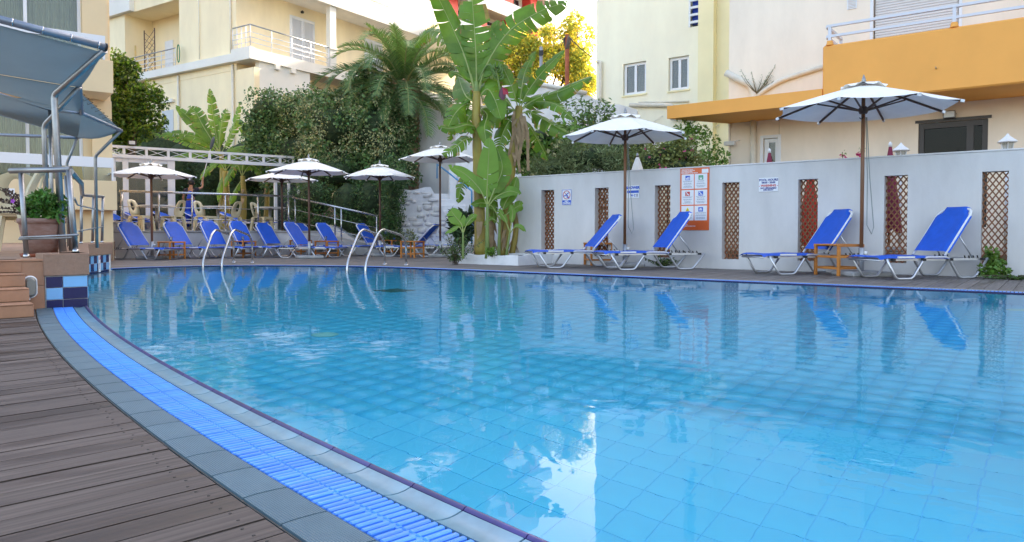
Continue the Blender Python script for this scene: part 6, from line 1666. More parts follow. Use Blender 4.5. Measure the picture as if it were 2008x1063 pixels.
# ------------------------------------------------------------------ vegetation
M_bleaf = mat('banana_leaf', (0.145, 0.275, 0.022), 0.36, var=0.25, vscale=2.5, trans=0.45, island=0.14)
M_bedge = mat('banana_leaf_scorched_edge', (0.34, 0.24, 0.06), 0.7, var=0.3, vscale=9, trans=0.3)
M_bleaf_y = mat('banana_leaf_young', (0.20, 0.38, 0.045), 0.42, var=0.12, vscale=2, trans=0.5)
M_brib = mat('banana_midrib', (0.30, 0.36, 0.10), 0.5)
M_bdry = mat('banana_dry_sheath', (0.33, 0.23, 0.13), 0.9, var=0.3, vscale=5)
M_bstem = mat('banana_stem', (0.40, 0.33, 0.05), 0.55, col2=(0.17, 0.105, 0.03), vscale=3.2, stretch=(1, 1, 0.35), detail=5)
M_bgreenstem = mat('banana_green_stem', (0.17, 0.24, 0.06), 0.5, var=0.2, vscale=5)
def banana_leaf(mid, hw, nrm, parent, tear=0.25, seed=0, young=False, droop=0.25, petiole=0.12, name='leaf'):
    """broad leaf along the midrib points; blade torn into strips between the veins"""
    rg = random.Random(seed); pts = catmull(mid, 10); n = len(pts) - 1
    nrm = Vector(nrm); m = MB(); L_ = sum((b - a).length for a, b in zip(pts, pts[1:]))
    def tan(i): return (pts[min(i + 1, n)] - pts[max(i - 1, 0)]).normalized()
    i0 = max(1, int(petiole * n))
    def wid(t): return 0.90 * hw * (max(0.0, math.sin(PI * min(1, t) ** 0.72)) ** 0.52)
    ns = max(14, int(L_ / 0.055))
    for sd_ in (-1, 1):
        i = 0; lag = 0.0
        while i < ns:
            k = rg.randint(1, 4) if rg.random() < tear * 2 else rg.randint(4, 9)   # strip of k veins
            k = min(k, ns - i); dr = droop * rg.uniform(0.7, 1.5) + (rg.uniform(0, 0.5) if rg.random() < tear else 0); sk = rg.uniform(-0.02, 0.05)
            rows = []
            gap = rg.uniform(0.12, 0.5) * (rg.random() < tear * 2.2)
            for j in range(k + 1):
                t = (i + j) / ns; f = i0 + (n - i0) * t; a = int(min(f, n - 1)); fr_ = f - a
                p = pts[a].lerp(pts[a + 1], fr_); T = tan(a); S = T.cross(nrm); S.normalize(); N_ = S.cross(T)
                te = t + (gap / ns * (1 if j == 0 else (-1 if j == k else 0)))
                w = wid(t); row = []
                for c in range(5):
                    q = c / 4
                    row.append(p + S * sd_ * w * q + T * (w * 0.32 * q * q + sk * q + (te - t) * L_ * q) - N_ * (w * dr * q * q - 0.10 * w * q))
                rows.append(row)
            if sd_ > 0: rows = [r_[::-1] for r_ in rows]
            m.grid(rows, 0, True)
            if tear > 0.2:
                for q in range(len(m.mi) - 4 * k, len(m.mi)):
                    col_ = (q - (len(m.mi) - 4 * k)) % 4
                    if col_ == (0 if sd_ > 0 else 3) and rg.random() < 0.30 * tear + 0.05: m.mi[q] = 2
            i += k
    m.tube(pts, [0.022 * (1 - 0.85 * i / n) * (0.6 + hw) for i in range(n + 1)], 6, 1)
    return m.build(name, [M_bleaf_y if young else M_bleaf, M_brib, M_bedge], parent)
def stem(parent, pts, r0, r1, m=None, name='trunk', rag=True, seed=0):
    P = catmull(pts, 6); k = len(P)
    rg = random.Random(seed)
    o = MB().tube(P, [r0 + (r1 - r0) * i / (k - 1) + rg.gauss(0, r0 * 0.05) for i in range(k)], 12).build(name, m or M_bstem, parent)
    if rag:
        rgm = MB()
        for j in range(7):
            i = rg.randint(1, k - 2); a = rg.uniform(0, 6.28); r_ = r0 + (r1 - r0) * i / (k - 1)
            c = P[i] + V3((math.cos(a), math.sin(a), 0)) * r_ * 0.9; d = V3((math.cos(a) * 0.25, math.sin(a) * 0.25, 0)); l = rg.uniform(0.15, 0.4); w = r_ * 0.6
            s = V3((-math.sin(a), math.cos(a), 0)) * w
            rgm.add([c - s, c + s, c + s * 0.7 + d * 0.3 - V3((0, 0, l * 0.6)), c - s * 0.4 + d * 0.6 - V3((0, 0, l)), ], [(0, 1, 2, 3)])
        tag(rgm.build('dry_sheath', M_bdry, parent), kind='stuff')
    return o
def A3(l, Y): return [at(u, v, Y + (q[0] if q else 0)) for u, v, *q in l]
# planter --------------------------------------------------------------
pl = thing('white_planter', 'low whitewashed planter bed at the left end of the poolside wall', 'planter')
pa_, pb_ = gnd(896, 517), gnd(1016, 521)
pd_ = (pb_ - pa_); pn_ = V3((-pd_.y, pd_.x, 0)).normalized() * 0.9
m = MB(); poly_ = [pa_, pb_, pb_ + pn_ * 1.6, pa_ + pn_]
for i in range(4):
    a, b = poly_[i], poly_[(i + 1) % 4]; c = sum(poly_, V3((0, 0, 0))) / 4
    ai, bi = a + (c - a).normalized() * 0.16, b + (c - b).normalized() * 0.16; k = 8; P = [[], [], [], []]
    for j in range(k + 1):
        f = j / k; hz = 0.195 + 0.012 * math.sin(i * 3 + j * 1.9)
        o1, o2 = a.lerp(b, f), ai.lerp(bi, f)
        for q, (pp, z) in zip(P, ((o1, -0.1), (o1 + (o2 - o1) * 0.12, hz), (o2, hz - 0.005), (o2, 0.0))): q.append((pp.x, pp.y, z))
    m.grid(P[::-1], 0, False)
m.build('planter_wall', M_rough, pl)
ci = [p + (sum(poly_, V3((0, 0, 0))) / 4 - p).normalized() * 0.15 for p in poly_]
MB().add([(p.x, p.y, 0.165) for p in ci], [(0, 1, 2, 3)]).build('soil', M_soil, pl)
# main banana -----------------------------------------------------------
Y0 = 15.1
ba = thing('banana_plant', 'tall banana plant with broad torn leaves and fruit bunch in the white planter', 'banana plant', at(940, 495, Y0) * 1.0)
ba.location.z = 0.12; off0 = Vector(ba.location)
def rel(l): return [p - off0 for p in l]
base = at(942, 497, Y0); base.z = 0.12
stem(ba, rel([base, at(940, 400, Y0), at(936, 300, Y0), at(934, 225, Y0), at(935, 180, Y0)]), 0.125, 0.075, seed=1)
stem(ba, rel([at(935, 182, Y0), at(934, 160, Y0)]), 0.075, 0.04, M_bgreenstem, 'leaf_bases', False)
LV = [([(934, 185), (934, 130), (931, 70), (921, -70, 0.3)], 0.46, 0.85, 0.2), ([(938, 180), (958, 120), (1000, 60), (1060, 22), (1112, 4, 0.2)], 0.34, 0.4, 0.35),
      ([(932, 180), (915, 120), (885, 50), (838, -50, -0.3)], 0.30, 0.2, 0.3), ([(930, 178), (910, 110), (880, 72, 0.3), (845, 62, 0.8), (812, 92, 1.2)], 0.26, 0.5, 0.6),
      ([(938, 175), (952, 130), (968, 95, 0.5), (975, 40, 1.0)], 0.30, 0.3, 0.2), ([(936, 195), (955, 175), (970, 195, -0.2), (982, 232, -0.4)], 0.26, 0.15, 0.3),
      ([(930, 200), (915, 190), (905, 170, 0.4), (899, 150, 0.8)], 0.26, 0.4, 0.3), ([(930, 205), (912, 205), (893, 222, -0.3), (878, 250, -0.5)], 0.24, 0.55, 0.7),
      ([(934, 215), (918, 235), (915, 260, -0.4)], 0.24, 0.35, 0.3), ([(936, 250), (915, 245, -0.3), (885, 252, -0.6), (858, 248, -0.7)], 0.13, 0.6, 0.5),
      ([(934, 275), (915, 272, -0.3), (890, 290, -0.7), (868, 306, -0.8)], 0.16, 0.6, 0.5), ([(938, 210), (955, 225), (950, 250, -0.3), (955, 285, -0.4)], 0.20, 0.4, 0.5),
      ([(936, 190), (960, 150, 0.6), (985, 140, 0.9), (1000, 165, 1.0)], 0.22, 0.4, 0.5),
      ([(933, 230), (950, 215, 0.5), (975, 225, 0.8), (992, 262, 0.9)], 0.20, 0.5, 0.6), ([(932, 240), (915, 225, 0.5), (895, 235, 0.8), (880, 275, 0.9)], 0.18, 0.6, 0.6), ([(936, 320), (955, 310, 0.4), (972, 330, 0.5), (982, 370, 0.5)], 0.18, 0.5, 0.5), ([(938, 350), (920, 345, 0.3), (905, 365, 0.3), (898, 400, 0.3)], 0.15, 0.6, 0.6),
      ([(934, 200), (925, 175, 0.7), (905, 150, 1.0), (880, 140, 1.2)], 0.22, 0.5, 0.5), ([(938, 380), (955, 375, 0.3), (965, 400, 0.3), (970, 440, 0.3)], 0.14, 0.5, 0.5)]
for k, (l, w, te, dr) in enumerate(LV):
    banana_leaf(rel(A3(l, Y0)), w, (0.12 * math.sin(k), -1, 0.25), ba, te, 10 + k, False, dr)
# fruit bunch with flower
fb_ = MB(); q0 = at(955, 130, Y0 - 0.1)
fp = rel([at(938, 160, Y0), at(955, 128, Y0 - 0.1), at(972, 140, Y0 - 0.15), at(980, 175, Y0 - 0.15), at(986, 190, Y0 - 0.15)])
MB().tube(catmull(fp, 5), 0.02, 6).build('fruit_stalk', M_bgreenstem, ba)
for k in range(26):
    a = rnd.uniform(0, 6.28); c = fp[2].lerp(fp[3], (k % 6) / 8) + V3((0, 0, 0.06)); d = V3((math.cos(a), math.sin(a), 0.15))
    fb_.tube([c + d * 0.03, c + d * 0.09 + V3((0, 0, 0.01)), c + d * 0.12 + V3((0, 0, 0.09))], [0.012, 0.018, 0.008], 6)
fb_.build('fruit_hand', mat('unripe_banana', (0.13, 0.22, 0.05), 0.5), ba)
fl_ = MB().lathe([(0.01, 0.22), (0.055, 0.16), (0.075, 0.05), (0.05, -0.08), (0.006, -0.2)], 12)
o = fl_.build('flower_bud', mat('banana_bud', (0.13, 0.045, 0.07), 0.6), ba); o.location = rel([at(985, 192, Y0 - 0.15)])[0]
br = MB().add([(0, -0.06, 0.2), (0.10, -0.08, 0.17), (0.13, -0.06, 0.06), (0.02, -0.09, 0.05)], [(0, 1, 2, 3)]).build('red_bract', mat('red_bract', (0.35, 0.02, 0.04), 0.5), ba); br.location = o.location
# second banana (leaning) -------------------------------------------------
Y1 = 15.9
bb = thing('leaning_banana_plant', 'leaning banana plant with dry trunk top and ragged leaves, right of the tall one', 'banana plant', (at(990, 495, Y1).x, at(990, 495, Y1).y, 0.12)); off0 = Vector(bb.location)
base = at(985, 497, Y1); base.z = 0.12
stem(bb, rel([base, at(995, 400, Y1), at(1006, 300, Y1), at(1016, 225, Y1), at(1018, 208, Y1)]), 0.12, 0.075, seed=2)
LV = [([(1017, 215), (1005, 175), (990, 140), (975, 108, 0.2)], 0.20, 0.5, 0.3), ([(1019, 215), (1035, 180), (1065, 140), (1107, 97, 0.4)], 0.17, 0.3, 0.4),
      ([(1019, 215), (1050, 195), (1100, 178, -0.3), (1158, 152, -0.5)], 0.24, 0.35, 0.6), ([(1020, 218), (1050, 200), (1090, 205, -0.5), (1125, 235, -0.8)], 0.20, 0.55, 0.5),
      ([(1020, 222), (1045, 222), (1085, 245, -0.3), (1125, 268, -0.5)], 0.22, 0.6, 0.6), ([(1015, 220), (995, 215), (968, 230, -0.2), (935, 252, -0.3)], 0.20, 0.5, 0.6),
      ([(1016, 225), (1000, 235), (985, 265, -0.2), (978, 300, -0.3)], 0.20, 0.5, 0.5), ([(1018, 215), (1022, 180), (1030, 140, 0.5), (1050, 100, 0.9)], 0.16, 0.4, 0.4),
      ([(1019, 228), (1040, 250), (1060, 285, 0.2), (1075, 315, 0.3)], 0.18, 0.6, 0.6), ([(1014, 222), (985, 190), (965, 190, 0.6), (950, 215, 0.9)], 0.18, 0.4, 0.6)]
for k, (l, w, te, dr) in enumerate(LV): banana_leaf(rel(A3(l, Y1)), w, (0.15, -0.8, 0.55), bb, te, 40 + k, False, dr)
hang = MB()
for k in range(10):
    u = 1012 + rnd.uniform(-8, 16); a = at(u, 222 + rnd.uniform(-4, 8), Y1 - 0.05); b = at(u + rnd.uniform(-10, 14), rnd.uniform(270, 340), Y1 - 0.1); c = a.lerp(b, 0.5) + V3((rnd.uniform(-0.1, 0.1), -0.05, 0))
    s = V3((0.03, 0.01, 0)); hang.grid([[p - s - off0, p + s - off0] for p in (a, c, b)])
hang.build('dead_leaf_strips', M_bdry, bb)
# young plants in the bed --------------------------------------------------
def young(lab, base_uv, Y, topuv, leaves, r0=0.045, name='young_banana_plant'):
    b_ = at(*base_uv, Y); b_.z = 0.12
    t = thing(name, lab, 'banana plant', b_); global off0; off0 = Vector(b_)
    stem(t, [V3((0, 0, 0)), (at(*topuv, Y) - off0) * 0.5, at(*topuv, Y) - off0], r0, r0 * 0.6, M_bgreenstem, 'trunk', False)
    for k, (l, w, yg) in enumerate(leaves): banana_leaf([p - off0 for p in A3(l, Y)], w, (0.1 * math.sin(3 * k), -1, 0.35), t, 0.06, hash(lab) % 97 + k if False else 60 + k, yg, 0.12, 0.22)
young('young banana plant with one large pale upright leaf in front of the tall trunk', (955, 497), 14.55, (956, 400), [([(956, 402), (955, 375), (957, 330), (960, 272)], 0.245, True), ([(955, 402), (940, 370), (910, 340), (880, 326)], 0.14, True), ([(957, 402), (970, 370), (985, 330, 0.3), (975, 290, 0.5)], 0.22, False),
      ([(957, 405), (975, 385), (1000, 375), (1020, 380)], 0.12, False)], 0.05)
young('small banana sucker with broad leaves at the wall end of the planter', (978, 497), 14.9, (980, 430), [([(980, 432), (965, 405), (945, 398), (925, 402)], 0.11, False), ([(980, 432), (990, 400), (1005, 375), (1014, 345)], 0.15, False), ([(980, 432), (1000, 415), (1015, 405), (1022, 402)], 0.12, False), ([(979, 440), (968, 430), (958, 432), (950, 440)], 0.06, False)], 0.04)
young('smallest banana sucker beside the wall end, lowest leaves', (992, 497), 14.7, (1000, 455), [([(1000, 455), (990, 430), (982, 418), (978, 412)], 0.07, True), ([(1000, 455), (1004, 430), (1005, 415), (1000, 400)], 0.07, True), ([(1000, 458), (1010, 445), (1020, 445), (1028, 452)], 0.05, True)], 0.03)
b_ = young('young banana plant with one round upright leaf left of the white planter', (908, 505), 14.4, (908, 455), [([(908, 456), (905, 440), (893, 425), (884, 412)], 0.17, True), ([(908, 458), (900, 445), (885, 452), (872, 458)], 0.05, True), ([(908, 458), (915, 440), (925, 428), (932, 425)], 0.08, False)], 0.03)
extra = thing('banana_trunk_cluster', 'cluster of brown and green banana trunks behind the suckers in the planter', 'banana plant', (at(970, 495, 15.4).x, 15.4, 0.12))
for k, (u, r_) in enumerate(((962, 0.09), (985, 0.08), (1003, 0.07))):
    b0 = V3((at(u, 495, 15.4).x - extra.location.x, rnd.uniform(-0.1, 0.2), 0)); stem(extra, [b0, b0 + V3((rnd.uniform(-0.05, 0.1), 0, 0.7)), b0 + V3((rnd.uniform(-0.1, 0.15), 0, 1.35))], r_, r_ * 0.7, M_bstem if k else M_bdry, seed=k + 5)

# bananas behind the raised terrace ------------------------------------------
def banana_far(lab, u, vtop, Y, leaves, trunk=None, r0=0.14, nm='banana_plant'):
    b_ = at(u, 450, Y); b_.z = TZ; t = thing(nm, lab, 'banana plant', b_); global off0; off0 = Vector(b_)
    stem(t, [V3((0, 0, 0)), (at(u + 4, (450 + vtop) / 2, Y) - off0), at(u + 2, vtop, Y) - off0], r0, r0 * 0.6, seed=int(u))
    for k, (l, w, te) in enumerate(leaves): banana_leaf([p - off0 for p in A3(l, Y)], w, (0.2 * math.sin(k * 2), -0.8, 0.55), t, te, int(u) + k, False, 0.3)
banana_far('banana plant with upright pale leaf tips behind the left half of the truss', 432, 300, 29.0,
    [([(432, 300), (425, 270), (418, 225), (411, 175)], 0.28, 0.6), ([(430, 300), (405, 265), (375, 235), (345, 208)], 0.30, 0.1), ([(430, 302), (400, 275), (355, 262), (318, 262)], 0.28, 0.4),
     ([(430, 304), (395, 288), (345, 270), (300, 262)], 0.22, 0.5), ([(432, 300), (400, 250), (385, 222), (372, 210)], 0.36, 0.3), ([(434, 300), (450, 270), (462, 235), (470, 203)], 0.22, 0.6),
     ([(434, 302), (465, 290), (500, 292), (530, 300)], 0.26, 0.3), ([(430, 305), (400, 300), (360, 305), (325, 315)], 0.25, 0.4), ([(431, 300), (432, 260), (440, 225), (446, 215)], 0.25, 0.5)])
banana_far('banana plant with a long glossy leaf left of the ivy bank', 520, 305, 27.5,
    [([(522, 305), (505, 280), (485, 255), (466, 238)], 0.30, 0.05), ([(523, 305), (526, 280), (530, 250), (540, 226)], 0.24, 0.35), ([(520, 305), (495, 290), (470, 292), (440, 300)], 0.2, 0.3), ([(524, 307), (545, 300), (565, 310), (580, 325)], 0.2, 0.4)], r0=0.10)
banana_far('banana plant with bent brown trunk behind the person on the terrace', 440, 335, 27.0,
    [([(442, 335), (430, 320), (410, 330), (392, 352)], 0.22, 0.4), ([(442, 335), (460, 315), (480, 318), (500, 335)], 0.24, 0.4), ([(442, 335), (445, 315), (470, 300), (490, 305)], 0.22, 0.4), ([(442, 340), (435, 355), (430, 375), (428, 395)], 0.15, 0.3)], r0=0.16)
banana_far('banana plant with yellow trunk behind the right cream chairs', 474, 345, 26.5,
    [([(474, 345), (465, 325), (450, 345), (440, 365)], 0.2, 0.3), ([(475, 345), (490, 325), (510, 335), (525, 355)], 0.24, 0.3), ([(475, 345), (478, 320), (495, 300), (510, 290)], 0.24, 0.3), ([(475, 350), (462, 372), (455, 390), (452, 400)], 0.16, 0.2)], r0=0.13)

# ------------------------------------------------------------------ date palm
YP = 25.4
pc = at(792, 172, YP)
pm = thing('date_palm', 'date palm with ivy-clad scaly trunk and arching fronds behind the far umbrellas', 'palm tree', (pc.x, pc.y, 0.5))
zc = pc.z - 0.5
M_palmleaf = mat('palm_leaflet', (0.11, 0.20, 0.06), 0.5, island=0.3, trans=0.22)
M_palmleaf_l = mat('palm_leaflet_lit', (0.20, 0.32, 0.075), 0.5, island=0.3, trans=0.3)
M_rachis = mat('palm_rachis', (0.28, 0.29, 0.10), 0.5)
M_ptrunk = mat('palm_trunk_bark', (0.26, 0.17, 0.10), 0.9, var=0.35, vscale=4, bump=0.4, bscale=20, island=0.25)
MB().lathe([(0.46, 0), (0.45, zc * 0.5), (0.47, zc * 0.85), (0.52, zc), (0.35, zc + 0.25)], 24).build('trunk', M_ptrunk, pm)
sc_ = MB(); rows_ = int(zc / 0.15)
for i in range(rows_):
    for j in range(14):
        a = 2 * PI * (j + 0.5 * (i % 2)) / 14 + rnd.gauss(0, 0.03); z = 0.15 * i + rnd.gauss(0, 0.01); r_ = 0.46 + 0.05 * (i / rows_) ** 3
        def cyl(da, dz, dr): return ((r_ + dr) * math.cos(a + da), (r_ + dr) * math.sin(a + da), z + dz)
        sc_.add([cyl(0, -0.14, -0.01), cyl(0.20, 0, 0.0), cyl(0, 0.10, 0.075), cyl(-0.20, 0, 0.0), cyl(0, 0.02, 0.07)], [(0, 1, 4), (1, 2, 4), (2, 3, 4), (3, 0, 4)])
tag(sc_.build('leaf_base_scars', M_ptrunk, pm), kind='stuff')
def frond(az, el, L_, curl, seed, light, parent, origin):
    rg = np.random.default_rng(seed); n = 16; p = Vector(origin); pts = [p.copy()]; e = el
    for i in range(n):
        d = V3((math.cos(az) * math.cos(e), math.sin(az) * math.cos(e), math.sin(e))); p = p + d * (L_ / n); pts.append(p.copy()); e -= curl / n * (0.5 + 1.0 * i / n)
    m = MB(); m.tube(pts, [0.028 * (1 - 0.85 * i / n) + 0.003 for i in range(n + 1)], 5, 1)
    V = []; F_ = []
    up = V3((0, 0, 1)); nl = 62
    for k in range(nl):
        f = 0.10 + 0.90 * k / (nl - 1); q = f * n; a = int(min(q, n - 1)); P_ = pts[a].lerp(pts[a + 1], q - a); T = (pts[a + 1] - pts[a]).normalized()
        S = T.cross(up)
        if S.length < 0.1: S = V3((-math.sin(az), math.cos(az), 0))
        S.normalize(); N_ = S.cross(T)
        ll = L_ * 0.21 * (math.sin(PI * (0.12 + 0.80 * f)) ** 0.7) * rg.uniform(0.85, 1.1)
        for s in (-1, 1):
            d = (S * s * 0.85 + T * (0.55 + 0.35 * f) + N_ * (0.42 + rg.normal(0, 0.10))).normalized(); w = T * 0.018
            tip = P_ + d * ll - V3((0, 0, ll * 0.18)); midp = P_ + d * ll * 0.5
            o = len(V); V += [P_ - w, P_ + w, midp + w * 0.8, midp - w * 0.8, tip]
            m.add([P_ - w, P_ + w, midp + w * 0.9, midp - w * 0.9], [(0, 1, 2, 3)]); m.add([midp - w * 0.9, midp + w * 0.9, tip], [(0, 1, 2)])
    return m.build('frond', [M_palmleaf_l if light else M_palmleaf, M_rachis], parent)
k = 0
for ring_, (el, cnt, L_, curl) in enumerate(((R_(78), 8, 2.3, 1.1), (R_(60), 11, 2.9, 1.8), (R_(38), 13, 3.2, 2.2), (R_(16), 13, 3.0, 2.0), (R_(-6), 12, 2.5, 1.5))):
    for j in range(cnt):
        az = 2 * PI * j / cnt + 0.37 * ring_ + rnd.gauss(0, 0.12)
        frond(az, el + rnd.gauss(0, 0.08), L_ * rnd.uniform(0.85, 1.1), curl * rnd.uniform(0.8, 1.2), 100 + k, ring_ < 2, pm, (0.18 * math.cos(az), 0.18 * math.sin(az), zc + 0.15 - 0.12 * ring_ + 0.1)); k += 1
dd_ = MB()
for j in range(16):
    a = rnd.uniform(0, 6.28); r_ = 0.5; b0 = V3((r_ * math.cos(a), r_ * math.sin(a), zc - 0.05)); e_ = b0 + V3((0.5 * math.cos(a), 0.5 * math.sin(a), -0.45)) * rnd.uniform(0.6, 1.3)
    dd_.tube([b0, b0.lerp(e_, 0.5) + V3((0, 0, 0.1)), e_], [0.03, 0.02, 0.006], 5)
tag(dd_.build('dry_stalks', M_bdry, pm), kind='stuff')
# ivy on the trunk
M_ivy = mat('ivy_dark_leaf', (0.11, 0.195, 0.058), 0.45, island=0.45, trans=0.12)
M_ivy_p = mat('ivy_variegated_leaf', (0.36, 0.38, 0.18), 0.5, island=0.45, trans=0.18)
n = 3200; a = NP.uniform(PI * 0.85, PI * 1.62, n); z = NP.uniform(0, zc, n); r_ = 0.52 + NP.uniform(0, 0.16, n)
C_ = np.stack([r_ * np.cos(a), r_ * np.sin(a), z], 1); N_ = np.stack([np.cos(a), np.sin(a), -0.5 + 0 * a], 1)
V, Fq = leaf_arrays(C_, N_, 0.115, 0.85, 0.2); npmesh('trunk_ivy', V, Fq, M_ivy, pm)

# ------------------------------------------------------------------ leaf masses
def uvblob(u, v, Y, ru, rv, ry=None): c = at(u, v, Y); s = Y / FPX; return (c.x, c.y, c.z, ru * s, (ry if ry else max(ru, rv) * s * 0.8), rv * s)
def core(blobs, parent, m, k=0.72, name='inner_hull', seed=3):  # dark hull added inside the leaves, blocks light and see-through
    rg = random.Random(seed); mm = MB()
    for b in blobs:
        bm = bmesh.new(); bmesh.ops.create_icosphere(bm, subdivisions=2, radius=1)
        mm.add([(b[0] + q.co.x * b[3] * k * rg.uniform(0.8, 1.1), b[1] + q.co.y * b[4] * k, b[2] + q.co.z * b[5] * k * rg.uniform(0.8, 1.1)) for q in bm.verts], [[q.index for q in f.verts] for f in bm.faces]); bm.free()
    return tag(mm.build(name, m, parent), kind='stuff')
def bumpy(blobs, per, rs, seed=1):
    rg = random.Random(seed); out = []
    for b in blobs:
        for _ in range(per):
            d = V3((rg.gauss(0, 1), rg.gauss(0, 1), rg.gauss(0, 1))).normalized(); k = rg.uniform(0.75, 1.0); r_ = rs * rg.uniform(0.6, 1.5)
            out.append((b[0] + d.x * b[3] * k, b[1] + d.y * b[4] * k, b[2] + d.z * b[5] * k, r_, r_, r_ * 1.1))
    return out
M_branch = mat('branch_bark', (0.10, 0.075, 0.05), 0.9, var=0.3, vscale=6)
M_innergreen = mat('inner_hull_dark_green', (0.030, 0.052, 0.018), 0.9, var=0.6, vscale=9, bump=0.8, bscale=14)
iv = thing('ivy_bank', 'huge bank of variegated ivy spilling between the truss and the palm trunk', 'ivy')
ivb = [uvblob(u_, v_ + 6 * math.sin(u_), 26.6 if u_ < 610 else 24.9, 40, 36) for u_ in range(520, 785, 36) for v_ in (222, 262, 305, 345) if not (u_ < 540 and v_ > 320)] + [uvblob(545, 235, 27.0, 50, 48), uvblob(600, 222, 26.5, 60, 42), uvblob(655, 245, 24.2, 70, 62), uvblob(720, 250, 24.2, 66, 66), uvblob(760, 310, 24.2, 38, 80), uvblob(590, 300, 26.2, 70, 60), uvblob(680, 330, 24.4, 80, 55), uvblob(520, 280, 27.2, 38, 40), uvblob(715, 170, 25.4, 30, 36), uvblob(770, 230, 25, 30, 50)]
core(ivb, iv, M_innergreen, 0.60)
bb_ = bumpy(ivb, 34, 0.26, 4)
C_, N_ = blob_points(60000, bb_, shell=0.5); V, Fq = leaf_arrays(C_, N_, 0.10, 0.8, 0.5, 0.6); npmesh('dark_leaves', V, Fq, M_ivy, iv)
bb_ = bumpy([b for b in ivb if b[0] > -8.0], 26, 0.24, 8)
C_, N_ = blob_points(36000, bb_, shell=0.6); C_[:, 1] -= 0.10; V, Fq = leaf_arrays(C_, N_, 0.068, 0.75, 0.7, 0.5); npmesh('variegated_leaves', V, Fq, M_ivy_p, iv)
M_conifer = mat('dark_shrub_leaf', (0.07, 0.14, 0.038), 0.5, island=0.45, trans=0.12)
hd = thing('dark_shrub_bank', 'dark green shrubs under the ivy behind the ramp railing', 'shrub')
hb = [uvblob(620, 385, 23.2, 50, 55), uvblob(680, 395, 23.0, 50, 55), uvblob(725, 390, 22.9, 42, 55), uvblob(590, 410, 23.4, 40, 45), uvblob(650, 340, 23.4, 60, 35), uvblob(630, 440, 23.2, 60, 28), uvblob(700, 440, 23.0, 50, 28), uvblob(755, 430, 22.6, 30, 40), uvblob(772, 395, 21.0, 15, 42, 0.3), uvblob(776, 352, 21.2, 22, 16, 0.3), uvblob(765, 340, 22.4, 28, 30), uvblob(768, 450, 21.0, 12, 30, 0.3)]
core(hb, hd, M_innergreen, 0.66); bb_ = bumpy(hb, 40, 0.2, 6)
C_, N_ = blob_points(19000, bb_, shell=0.45); V, Fq = leaf_arrays(C_, N_, 0.085, 0.4, 0.0, 0.9); npmesh('leaves', V, Fq, M_conifer, hd)
hd = thing('dark_garden_hedge', 'dark leafy hedge behind the banana plants under the truss', 'hedge')
hb = [uvblob(u, v, 31.5, 60, 60) for u, v in ((300, 300), (360, 330), (420, 330), (480, 330), (540, 330), (330, 400), (400, 410), (470, 410), (540, 410), (270, 370), (240, 420))]
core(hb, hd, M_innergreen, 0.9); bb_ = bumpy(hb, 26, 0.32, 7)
C_, N_ = blob_points(11000, bb_, shell=0.45); V, Fq = leaf_arrays(C_, N_, 0.15, 0.5, 0.1, 0.8); npmesh('leaves', V, Fq, mat('hedge_leaf', (0.035, 0.075, 0.018), 0.5, island=0.4, trans=0.15), hd)

# green tree left -------------------------------------------------------------
def tree(name, lab, base, blobs, trunk_r, leafm, n, size, aspect=0.5, per=24, rs=0.5, seed=1, cat='tree', limbs=True, droop=0.1):
    t = thing(name, lab, cat, base); o = Vector(base)
    bl = [(b[0] - o.x, b[1] - o.y, b[2] - o.z, b[3], b[4], b[5]) for b in blobs]
    top = sum((V3(b[:3]) for b in bl), V3((0, 0, 0))) / len(bl); tm = MB()
    fork = V3((top.x * 0.4, top.y * 0.4, top.z * 0.5)); tm.tube([V3((0, 0, 0)), fork * 0.5 + V3((0.05, 0, 0)), fork], [trunk_r, trunk_r * 0.8, trunk_r * 0.6], 8)
    tr_o = tm.build('trunk', M_branch, t)
    if limbs:
        rg = random.Random(seed); lm = MB()
        for b in bl:
            e = V3(b[:3]); mid = fork.lerp(e, 0.5) + V3((rg.gauss(0, 0.15), rg.gauss(0, 0.15), 0.1)); lm.tube([fork, mid, e], [trunk_r * 0.45, trunk_r * 0.3, trunk_r * 0.1], 6)
            for _ in range(5):
                d = V3((rg.gauss(0, 1), rg.gauss(0, 1), rg.gauss(0.3, 1))).normalized(); f = e + V3((d.x * b[3], d.y * b[4], d.z * b[5])) * 0.85; lm.tube([mid.lerp(e, rg.uniform(0.2, 1)), f], [trunk_r * 0.15, trunk_r * 0.04], 5)
        lm.build('limbs', M_branch, t)
    cl_ = bumpy(bl, per, rs, seed)
    for i, (mm, frac) in enumerate(leafm):
        C_, N_ = blob_points(int(n * frac), cl_ if i == 0 else cl_[i::3], shell=0.35); V, Fq = leaf_arrays(C_, N_, size, aspect, droop, 0.8); npmesh('crown', V, Fq, mm, t)
    return t
M_ficus = mat('bright_ficus_leaf', (0.125, 0.215, 0.020), 0.45, island=0.4, trans=0.35)
M_ficus_d = mat('ficus_leaf_deep', (0.045, 0.095, 0.016), 0.5, island=0.4, trans=0.2)
tree('leafy_ficus_tree', 'bright green leafy tree between the hotel and the cream villa', (at(262, 300, 23.5).x, 23.5, 0.3),
     [uvblob(235, 140, 23.5, 26, 28), uvblob(262, 180, 23.5, 44, 40), uvblob(285, 200, 23.5, 36, 30), uvblob(245, 215, 23.5, 36, 34), uvblob(270, 240, 23.5, 40, 28), uvblob(240, 265, 23.5, 26, 22)], 0.16,
     [(M_ficus, 0.75), (M_ficus_d, 0.35)], 9000, 0.125, 0.55, 26, 0.24, 21)
